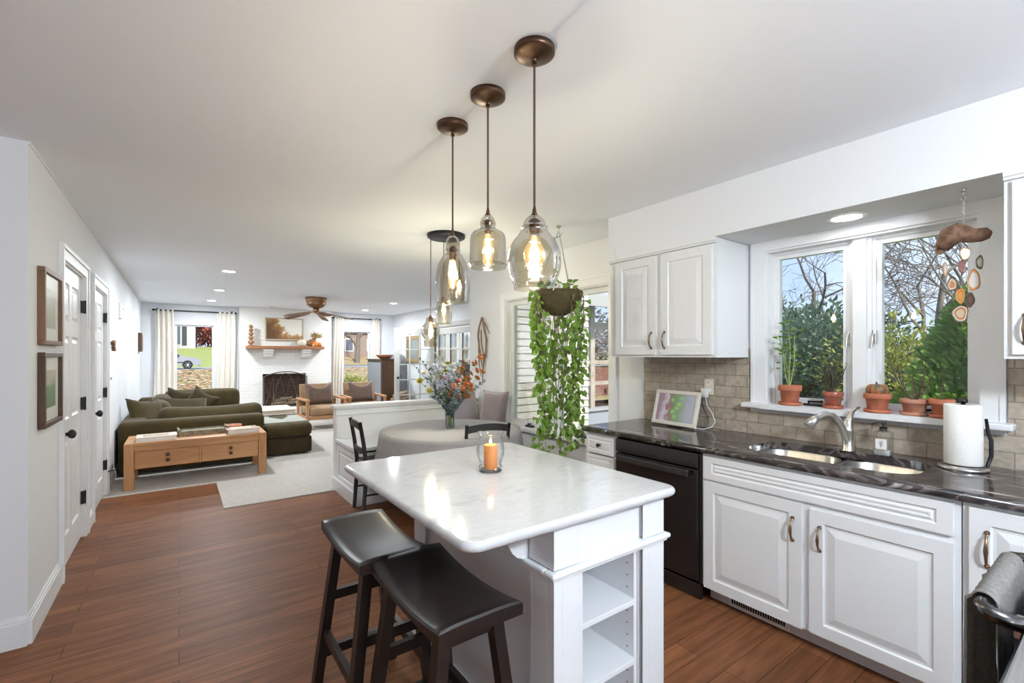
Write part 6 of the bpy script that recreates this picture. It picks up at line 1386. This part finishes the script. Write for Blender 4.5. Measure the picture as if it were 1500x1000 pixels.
# ceiling fan
fx_, fy_ = 2.085, 9.13
t = T('ceiling_fan', 'bronze ceiling fan with five brown wooden blades', 'ceiling fan', (fx_, fy_, H)); FB = mat('fan_bronze', (.33, .19, .10), .35, .7, var=(.22, .12, .06)); FW = wood('fan_blade_wood', (.17, .085, .04), (.28, .15, .075), 'X', 5, .5)
part('motor_housing', MB().lathe([(0, -.20), (.05, -.20), (.10, -.185), (.15, -.15), (.175, -.12), (.165, -.11), (.18, -.095), (.178, -.06), (.19, -.04), (.19, 0), (0, 0)], (fx_, fy_, H), 40), FB, t); part('hub', MB().lathe([(0, -.295), (.03, -.29), (.055, -.265), (.06, -.23), (.05, -.2), (0, -.2)], (fx_, fy_, H), 24), FB, t)
for k in range(5):
    a = math.radians(-83 + 72 * k); m = Matrix.Translation((fx_, fy_, H - .255)) @ Matrix.Rotation(a, 4, 'Z') @ Matrix.Rotation(math.radians(11), 4, 'Y'); b = MB(); b.box(.05, .2, -.018, .018, -.006, .004); b.box(.15, .22, -.045, .045, -.004, .003); iron = part('blade_iron', b.xf(m), FB, t)
    n_ = 14; ol = [(.17, -.05), (.3, -.062), (.5, -.07), (.62, -.068), (.655, -.05), (.67, 0), (.655, .05), (.62, .068), (.5, .07), (.3, .062), (.17, .05)]; b = MB(); b.prism(ol, 'z', -.004, .004); part('blade', b.xf(m @ Matrix.Rotation(math.radians(12), 4, 'X')), FW, t)
t = T('smoke_detector', 'small round smoke detector on the ceiling near the chimney', 'smoke detector', (1.70, 11.4, H)); part('case', MB().lathe([(0, -.035), (.05, -.033), (.065, -.02), (.068, 0), (0, 0)], (1.70, 11.4, H), 24), ALMOND, t)

# ================================================================== OUTSIDE
GRASS = mat('lawn', (.20, .27, .07), 1.0, var=(.28, .30, .11), vscale=3, bmp=.6, bscale=30); LEAFY = mat('leaf_covered_lawn', (.34, .22, .14), 1.0, var=(.24, .23, .10), vscale=1.6, bmp=.8, bscale=12); ROAD = mat('road', (.22, .23, .25), .9)
def sheet(name, fn, nu, nv, m_): b = MB(); b.cloth(fn, nu, nv); return struct(name, b, m_)
def gz(y): return -.25 + .62 * max(0, min(1, (y - 14) / 28))
sheet('ground_front', lambda u, v: (-40 + 100 * v, 12.15 + 30 * u, gz(12.15 + 30 * u)), 24, 24, LEAFY)
sheet('road', lambda u, v: (-60 + 140 * v, 42.15 + 6.4 * u, .37), 1, 4, ROAD)
sheet('ground_across_street', lambda u, v: (-70 + 160 * v, 48.5 + 60 * u, .40 + 2.0 * min(1, u * 4)), 20, 4, GRASS)
sheet('ground_leaf_bank', lambda u, v: (9.5 + 40 * v, 48.45 + 30 * u, .44 + 2.0 * min(1, u * 2)), 12, 4, LEAFY)
sheet('ground_side', lambda u, v: (3.34 + 46 * u, -26 + 38 * v, -.55 - .0 * u), 8, 8, mat('side_lawn', (.16, .26, .05), 1.0, var=(.26, .28, .09), vscale=2))
sheet('ground_porch', lambda u, v: (XR + .14 + 50 * u, 12.0 + 60 * v, -.5), 4, 4, LEAFY) if False else None
b = MB(); rl = random.Random(3)
for k in range(7000):
    y = 12.6 + 29 * rl.random() ** 1.4; x = rl.uniform(-6, 3) + (y - 12) * rl.uniform(-.12, .45); z = gz(y) + .015; s_ = rl.uniform(.06, .11) * (1 + y * .012); g = rl.uniform(0, PI); c, s2 = math.cos(g) * s_, math.sin(g) * s_; h_ = rl.uniform(0, .05); mi = rl.choice((0, 0, 1, 1, 2, 3))
    b.add([(x - c, y - s2, z), (x + s2 * .7, y - c * .7, z + h_), (x + c, y + s2, z + .01), (x - s2 * .7, y + c * .7, z + h_ * .3)], [(0, 1, 2, 3)], False, mi)
o = solo('fallen_leaves', b, [mat('leaf_tan', (.50, .36, .22), .9), mat('leaf_rust', (.32, .13, .06), .9), mat('leaf_pale', (.62, .52, .42), .9), mat('leaf_green_grass', (.18, .26, .06), .9)], 'fallen autumn leaves scattered over the front lawn', 'leaves', kind='stuff')
def blob_tree(name, label, c, r, hz, mats, n, leaf, trunk=None, grp=None, seed=1, cone=False, cat='tree'):
    """crown of many leaf blades over a solid inner mass of twigs"""
    rr = random.Random(seed); t = T(name, label, cat, (c[0], c[1], c[2]), grp); b = MB()
    for k in range(n):
        q = rr.random(); th = rr.uniform(0, 2 * PI)
        if cone: rad = r * (1 - q * .93) ** .8 * rr.uniform(.72, 1.04) * (1 + .16 * math.sin(th * 5 + q * 14)); p = Vector((c[0] + rad * math.cos(th), c[1] + rad * math.sin(th), c[2] + hz * q)); d = Vector((math.cos(th), math.sin(th), rr.uniform(.2, 1.2)))
        else:
            ph = math.acos(rr.uniform(-1, 1)); k2 = rr.uniform(.2, 1.05) ** .7 * (1 + .22 * math.sin(th * 4 + ph * 5 + seed)); p = Vector((c[0] + r * k2 * math.sin(ph) * math.cos(th), c[1] + r * k2 * math.sin(ph) * math.sin(th), c[2] + hz * .5 + hz * .5 * k2 * math.cos(ph))); d = (p - Vector((c[0], c[1], c[2] + hz * .5))).normalized() + Vector((rr.uniform(-.7, .7), rr.uniform(-.7, .7), rr.uniform(-.6, .5)))
        leafq(b, p, d, (rr.uniform(-1, 1), rr.uniform(-1, 1), rr.uniform(-.3, 1)), leaf * rr.uniform(.7, 1.4), leaf * rr.uniform(.35, .6), rr.randrange(len(mats)))
    part('foliage', b, mats, t)
    b = MB(); tz = trunk if trunk is not None else c[2] - .05
    b.tube([(c[0], c[1], tz), (c[0] + .03, c[1], c[2] + hz * .4), (c[0], c[1] + .02, c[2] + hz * .9)], [max(.04, r * .06), r * .045, .01], 7)
    for k in range(9): th = k * 2.4; q = .15 + .08 * k; rad = r * .75 * (1 - q * .8 if cone else 1); b.tube([(c[0], c[1], c[2] + hz * q), (c[0] + rad * .6 * math.cos(th), c[1] + rad * .6 * math.sin(th), c[2] + hz * (q + .08)), (c[0] + rad * math.cos(th), c[1] + rad * math.sin(th), c[2] + hz * (q + .1))], [r * .025, r * .016, .004], 5)
    part('branches', b, BARK, t); return t
def bare_tree(label, c, h_, seed, lean=(0, 0), r0=None, grp='bare trees beyond the kitchen window', levels=5):
    rr = random.Random(seed); t = T('bare_tree', label, 'tree', c, grp); b = MB(); r0 = r0 or h_ * .018
    def grow(p, d, L, r, lev):
        n = 4; r = max(r, .0105); pts = [p]; rs = [r]
        for i in range(n):
            d = (d + Vector((rr.uniform(-.16, .16), rr.uniform(-.16, .16), rr.uniform(-.05, .10)))).normalized(); p = p + d * (L / n); pts.append(p); rs.append(r * (1 - .45 * (i + 1) / n))
            if lev > 0 and i >= 1:
                for _ in range(1 if rr.random() < .95 else 2):
                    ax = d.orthogonal(); ax.rotate(Matrix.Rotation(rr.uniform(0, 2 * PI), 3, d)); dd = (d * .75 + ax.normalized() * rr.uniform(.5, 1.0)).normalized(); grow(p, dd, L * rr.uniform(.5, .78), rs[-1] * .68, lev - 1)
        b.tube(pts, rs, 6 if lev > 2 else 4 if lev > 0 else 3, caps=False)
    grow(Vector(c), Vector((lean[0], lean[1], 1)).normalized(), h_ * .42, r0, levels); part('trunk_and_branches', b, BARK, t)
EV = [leafmat('evergreen_a', (.10, .21, .035), (.20, .34, .06), 3), leafmat('evergreen_b', (.16, .30, .05), (.28, .42, .10), 3)]; EB = [leafmat('blue_evergreen_a', (.085, .15, .10), (.15, .22, .14), 3), leafmat('blue_evergreen_b', (.13, .20, .135), (.19, .26, .17), 3)]; YG = [leafmat('yellow_green_a', (.30, .36, .08), (.42, .42, .10), 4), leafmat('yellow_green_b', (.22, .30, .07), (.46, .40, .12), 4)]
RED = [leafmat('red_leaf_a', (.42, .11, .075), (.52, .18, .12), 3), leafmat('red_leaf_b', (.36, .085, .06), (.48, .2, .14), 3)]
G1 = 'shrubs beyond the kitchen window'
blob_tree('evergreen_shrub', 'bright green conical evergreen close outside the right pane of the kitchen window', (7.4, 1.02, -.55), 1.25, 2.75, EV, 11000, .10, -.55, G1, 3, True, 'shrub')
blob_tree('evergreen_shrub', 'second bright green evergreen behind the nearest one outside the right pane', (9.6, 1.5, -.55), 1.15, 2.3, EV, 8000, .12, -.55, G1, 5, True, 'shrub')
blob_tree('deciduous_shrub', 'yellow green leafy tree left of the bright evergreens in the kitchen window', (12.5, 3.2, -.4), 1.35, 2.5, YG, 5000, .11, -.55, G1, 6)
blob_tree('evergreen_tree', 'blue green evergreen in the left pane of the kitchen window, left one', (14.5, 6.4, -.4), 1.8, 3.2, EB, 9000, .15, -.55, G1, 7)
blob_tree('evergreen_tree', 'blue green evergreen in the left pane of the kitchen window, right one', (13.0, 4.6, -.5), 1.4, 2.9, EB, 7000, .13, -.55, G1, 8)
blob_tree('evergreen_tree', 'tall blue green evergreen farthest back in the kitchen window', (18.5, 6.6, -.4), 2.2, 3.6, EB, 7000, .18, -.55, G1, 9)
bare_tree('bare tree with a tall dark trunk in the middle of the right kitchen pane', (15.0, 3.0, -.55), 9.5, 21, (.0, -.03), .10, levels=5)
bare_tree('bare tree leaning right across the right kitchen pane', (16.0, 2.1, -.55), 9.0, 22, (0, .12), .075, levels=5)
bare_tree('bare tree with wide spreading limbs across the left kitchen pane', (17.5, 6.9, -.55), 10, 23, (0, -.25), .115, levels=5)
bare_tree('slender bare tree farthest back in the right kitchen pane', (21, 4.4, -.55), 11, 24, (0, .05), .09, levels=5)
bare_tree('slender bare tree farthest back in the left kitchen pane', (21, 8.6, -.55), 11, 25, (0, -.1), .10, levels=5)
bare_tree('slim bare tree just left of the middle of the right kitchen pane', (17.5, 3.9, -.55), 10, 26, (0, -.06), .10)
bare_tree('slim bare tree behind the blue green evergreens in the left kitchen pane', (18.5, 8.2, -.55), 10, 27, (0, .12), .10)
bare_tree('bare tree low on the right edge of the right kitchen pane', (13.5, 1.75, -.55), 8, 28, (0, .04), .085)
# porch beyond the nook window: clapboard end wall, posts, rails and a low roof
b = MB(); zz = -.3
for k in range(27):
    z = -.3 + .105 * k; b.add([(XW + .16, 5.245, z + .105), (XR + .6, 5.245, z + .105), (XR + .6, 5.222, z), (XW + .16, 5.222, z), (XW + .16, 5.245, z), (XR + .6, 5.245, z)], [(0, 3, 2, 1), (3, 4, 5, 2)])
struct('wall_siding', b, SIDING)
struct('floor_porch', MB().box(XR + .12, 10.5, 5.0, 12.6, -.5, -.02), mat('porch_floor', (.42, .43, .45), .7))
t = T('screened_porch', 'screened porch with brown posts and rails beyond the nook window', 'porch', (7.5, 6.6, -.02))
for x in (5.32, 6.35, 7.5, 8.7, 9.9): part('post', MB().box(x - .055, x + .055, 6.15, 6.26, -.02, 2.45), PORCHW, t)
b = MB()
for z, h_ in ((2.02, .13), (1.32, .07), (.92, .07)): b.box(5.0, 10.2, 6.17, 6.24, z - h_ / 2, z + h_ / 2)
part('rail', b, PORCHW, t); part('sill_cap', MB().box(4.9, 10.2, 6.1, 6.3, .40, .45), mat('porch_cap', (.36, .36, .38), .5), t); part('knee_wall', MB().box(4.9, 10.2, 6.15, 6.25, -.02, .40), mat('porch_panel', (.30, .32, .36), .5), t)
b = MB(); b.add([(4.85, 5.6, 2.42), (10.4, 5.6, 2.42), (10.4, 9.2, 3.2), (4.85, 9.2, 3.2), (4.85, 5.6, 2.5), (10.4, 5.6, 2.5), (10.4, 9.2, 3.28), (4.85, 9.2, 3.28)], [(3, 2, 1, 0), (4, 5, 6, 7), (0, 1, 5, 4), (1, 2, 6, 5), (2, 3, 7, 6), (3, 0, 4, 7)]); part('roof', b, mat('porch_roof', (.36, .355, .345), .6), t)
b = MB()
for x in (5.3, 6.3, 7.4, 8.6, 9.8): b.prism([(5.62, 2.33), (9.2, 3.11), (9.2, 3.2), (5.62, 2.42)], 'x', x - .03, x + .03)
part('rafter', b, PORCHW, t); part('eave_board', MB().box(4.85, 10.4, 5.55, 5.6, 2.30, 2.5), mat('eave', (.40, .40, .39), .5), t)
b = MB()
for x in (5.6, 7.6): b.box(x - .03, x + .03, 5.6, 6.2, 2.05, 2.1)
part('brace', b, DKW, t)
t = T('brick_outbuilding', 'red brick garden wall seen beyond the porch rails', 'wall', (14, 13.5, -.5)); part('wall', MB().box(10.5, 18, 13.4, 13.6, -.5, 1.0), brickmat('red_brick', 'XZY', (.22, .085, .06), (.18, .07, .05), (.2, .15, .14), .22, .075, .01, .9, .5)[0], t); part('coping', MB().box(10.45, 18.05, 13.35, 13.65, 1.0, 1.06), ROAD, t)
sheet('ground_garden', lambda u, v: (10.5 + 40 * u, 11.9 + 40 * v, -.52), 4, 4, GRASS)
bare_tree('bare tree beyond the porch roof, seen past the trailing plant', (15.5, 15.5, -.5), 9, 31, (0, 0), .16, 'bare trees beyond the porch'); bare_tree('smaller bare tree beyond the porch rails by the brick wall', (12.6, 14.6, -.5), 7, 32, (.05, 0), .11, 'bare trees beyond the porch')
BRN = [leafmat('bare_thicket_a', (.20, .155, .13), (.27, .22, .19), 3), leafmat('bare_thicket_b', (.16, .14, .11), (.24, .2, .16), 3)]
blob_tree('thicket_shrub', 'brown leafless thicket behind the brick garden wall', (14.2, 15.6, -.5), 2.6, 4.4, BRN, 5000, .2, -.5, None, 33, cat='shrub')
blob_tree('garden_shrub', 'low green shrub in front of the brick garden wall', (11.6, 12.6, -.5), .9, .9, EV, 1500, .1, -.5, None, 34, cat='shrub')
# sun room behind the glass doors
struct('floor_sunroom', MB().box(XR + .12, 10.4, 7.0, 14, -.12, -.005), FLOOR)
SW = ((5.3, 5.75), (6.27, 6.53), (6.61, 6.9), (7.02, 7.3), (7.6, 8.1))
b = wall_y(12.4, 12.52, XR + .12, 9.5, -.1, 2.7, [(a, c, 1.2, 2.15) for a, c in SW]); struct('wall_sunroom', b, mat('sunroom_wall', (.60, .60, .60), .7))
for k, (a, c) in enumerate(SW):
    r = sroot('window_%d' % (5 + k), (a, 12.4, 1.2)); b = MB()
    for (p, q) in ((a - .03, a + .02), (c - .02, c + .03)): b.box(p, q, 12.37, 12.52, 1.15, 2.22)
    b.box(a + .02, c - .02, 12.37, 12.52, 2.12, 2.22); b.box(a + .02, c - .02, 12.37, 12.52, 1.15, 1.23); b.box(a + .02, c - .02, 12.42, 12.48, 1.66, 1.70); struct('window_frame', b, TRIM, r); struct('window_pane', MB().box(a, c, 12.45, 12.455, 1.2, 2.15), PANE, r)

# street side
def house(name, label, x0, x1, y0, y1, z0, z1, wm, rm, wins, gable, grp=None):
    t = T(name, label, 'house', ((x0 + x1) / 2, (y0 + y1) / 2, z0)); part('wall', MB().box(x0, x1, y0, y1, z0, z1), wm, t); b = MB(); ym = (y0 + y1) / 2
    b.prism([(y0 - .5, z1), (y1 + .5, z1), (ym, z1 + gable)], 'x', x0 - .4, x1 + .4); part('roof', b, rm, t)
    for (a, c, e, f_, sh) in wins:
        wf = part('window', MB().box(a - .07, c + .07, y0 - .06, y0, e - .07, f_ + .07), TRIM, t); part('pane', MB().box(a, c, y0 - .075, y0 - .06, e, f_), mat('dark_window', (.10, .12, .15), .1), wf)
        if sh:
            for (p, q) in ((a - .55, a - .12), (c + .12, c + .55)): part('shutter', MB().box(p, q, y0 - .07, y0, e - .05, f_ + .05), mat('black_shutter', (.035, .037, .045), .6), t)
    return t
house('white_house', 'white clapboard house with dark shutters across the street', -12, 1.5, 62, 66.5, 2.2, 7.2, mat('white_clapboard', (.43, .44, .47), .6), ROAD, ((-2.9, -2.0, 3.1, 5.2, True), (-.35, .15, 2.6, 4.7, True), (-6.5, -5.6, 3.2, 5.2, True)), 2.6)
blob_tree('red_maple', 'red leaved maple beside the white house across the street', (3.3, 67.5, 2.4), 2.7, 7.0, RED, 5200, .42, 2.0, None, 12)
blob_tree('hedge_shrub', 'brown green shrub at the foot of the white house', (-3.4, 61, 2.2), .9, 1.2, [LEAFD, YG[1]], 700, .2, 2.1, None, 13, cat='shrub')
blob_tree('hedge_shrub', 'reddish bush by the door of the white house', (-.9, 61, 2.2), .5, 1.7, [RED[0], LEAFD], 600, .2, 2.1, None, 14, cat='shrub')
t = T('brown_house', 'brown house with a grey roof seen through the right front window', 'house', (16, 55, 1)); part('wall', MB().box(11, 21.5, 55, 62, .6, 4.3), mat('brown_clapboard', (.25, .19, .16), .7), t); b = MB(); b.prism([(10.4, 4.3), (22.1, 4.3), (16.2, 6.9)], 'y', 54.5, 62.5); part('roof', b, mat('grey_shingle', (.40, .40, .43), .9), t)
for x in (13.3, 16.2, 18.8): wf = part('window', MB().box(x - .5, x + .5, 54.94, 55, 1.9, 3.4), TRIM, t); part('pane', MB().box(x - .42, x + .42, 54.92, 54.94, 2.0, 3.3), mat('dark_window_glass', (.12, .13, .16), .1), wf)
bare_tree('bare tree with reddish twigs in front of the brown house', (15.6, 50, .5), 8.5, 41, (0, 0), .3, 'trees seen through the right front window', 4); bare_tree('bare tree left of the brown house across the street', (12.2, 52, .5), 7.5, 42, (0, 0), .2, 'trees seen through the right front window', 4)
blob_tree('red_tree', 'rust red tree behind the brown house', (13, 66, 3), 3.0, 7, [RED[1], LEAFD], 1500, .5, 1.5, None, 15)
blob_tree('red_tree', 'rust red tree right of the brown house', (20, 66, 3), 3.4, 8, [RED[1], RED[0]], 1500, .5, 1.5, None, 16)
blob_tree('low_shrub', 'low yellow green shrub on the front lawn outside the right window', (6.1, 20.5, -.2), .9, .75, YG, 1100, .12, -.2, None, 17, cat='shrub')
# wheelie bin at the window side is not shown; parked car across the street
t = T('parked_car', 'silver car parked on the street outside the left front window', 'car', (-.2, 44.6, .37)); CP = mat('silver_car_paint', (.36, .37, .43), .3, .3, coat=.6); GLS = mat('car_glass', (.06, .07, .09), .1)
yc, hw = 44.6, .88; CX = -.6; prof = [(1.95, .38), (2.02, .55), (1.98, .78), (1.75, .90), (.95, 1.02), (.80, 1.05), (-2.35, 1.05), (-2.42, .8), (-2.42, .40)]
b = MB(); b.prism([(p[0], p[1] + .33) for p in prof], 'y', yc - hw, yc + hw); part('body', b, CP, t)
b = MB(); b.prism([(.90, 1.36), (.15, 1.83), (.0, 1.88), (-2.0, 1.88), (-2.35, 1.36)], 'y', yc - hw + .1, yc + hw - .1); part('cabin', b, CP, t)
b = MB()
for (s_) in (-1, 1): b.prism([(.72, 1.42), (.12, 1.78), (-.4, 1.80), (-.4, 1.42)], 'y', yc + s_ * (hw - .1) - .012, yc + s_ * (hw - .1) + .012); b.prism([(-.5, 1.42), (-.5, 1.80), (-1.3, 1.80), (-1.3, 1.42)], 'y', yc + s_ * (hw - .1) - .012, yc + s_ * (hw - .1) + .012)
part('side_windows', b, GLS, t); part('bumper', MB().box(1.85, 2.06, yc - hw + .02, yc + hw - .02, .62, .86, .03), CP, t); part('trim_strip', MB().box(-2.3, 1.2, yc - hw - .012, yc - hw, .86, .93), BLKPL, t); part('headlight', MB().rbox((1.90, yc - hw + .16, 1.02), (.2, .3, .16), .04, 3), mat('headlight', (.75, .77, .8), .1), t); part('mirror', MB().rbox((.55, yc - hw - .08, 1.42), (.1, .16, .14), .04, 3), BLKPL, t)
for x in (1.15, -1.55):
    for s_ in (-1, 1): w_ = part('wheel', MB().cyl((x, yc + s_ * (hw - .2), .37 + .34), (x, yc + s_ * (hw + .01), .37 + .34), .34, n=28), BLKPL, t); b = MB(); b.cyl((x, yc + s_ * (hw + .012), .71), (x, yc + s_ * (hw + .02), .71), .07, n=14); [b.tube([(x, yc + s_ * (hw + .015), .71), (x + .22 * math.cos(g), yc + s_ * (hw + .015), .71 + .22 * math.sin(g))], .03, 6) for g in [k * 2 * PI / 6 for k in range(6)]]; part('hubcap', b, CHROME, w_)
t.location.x += CX
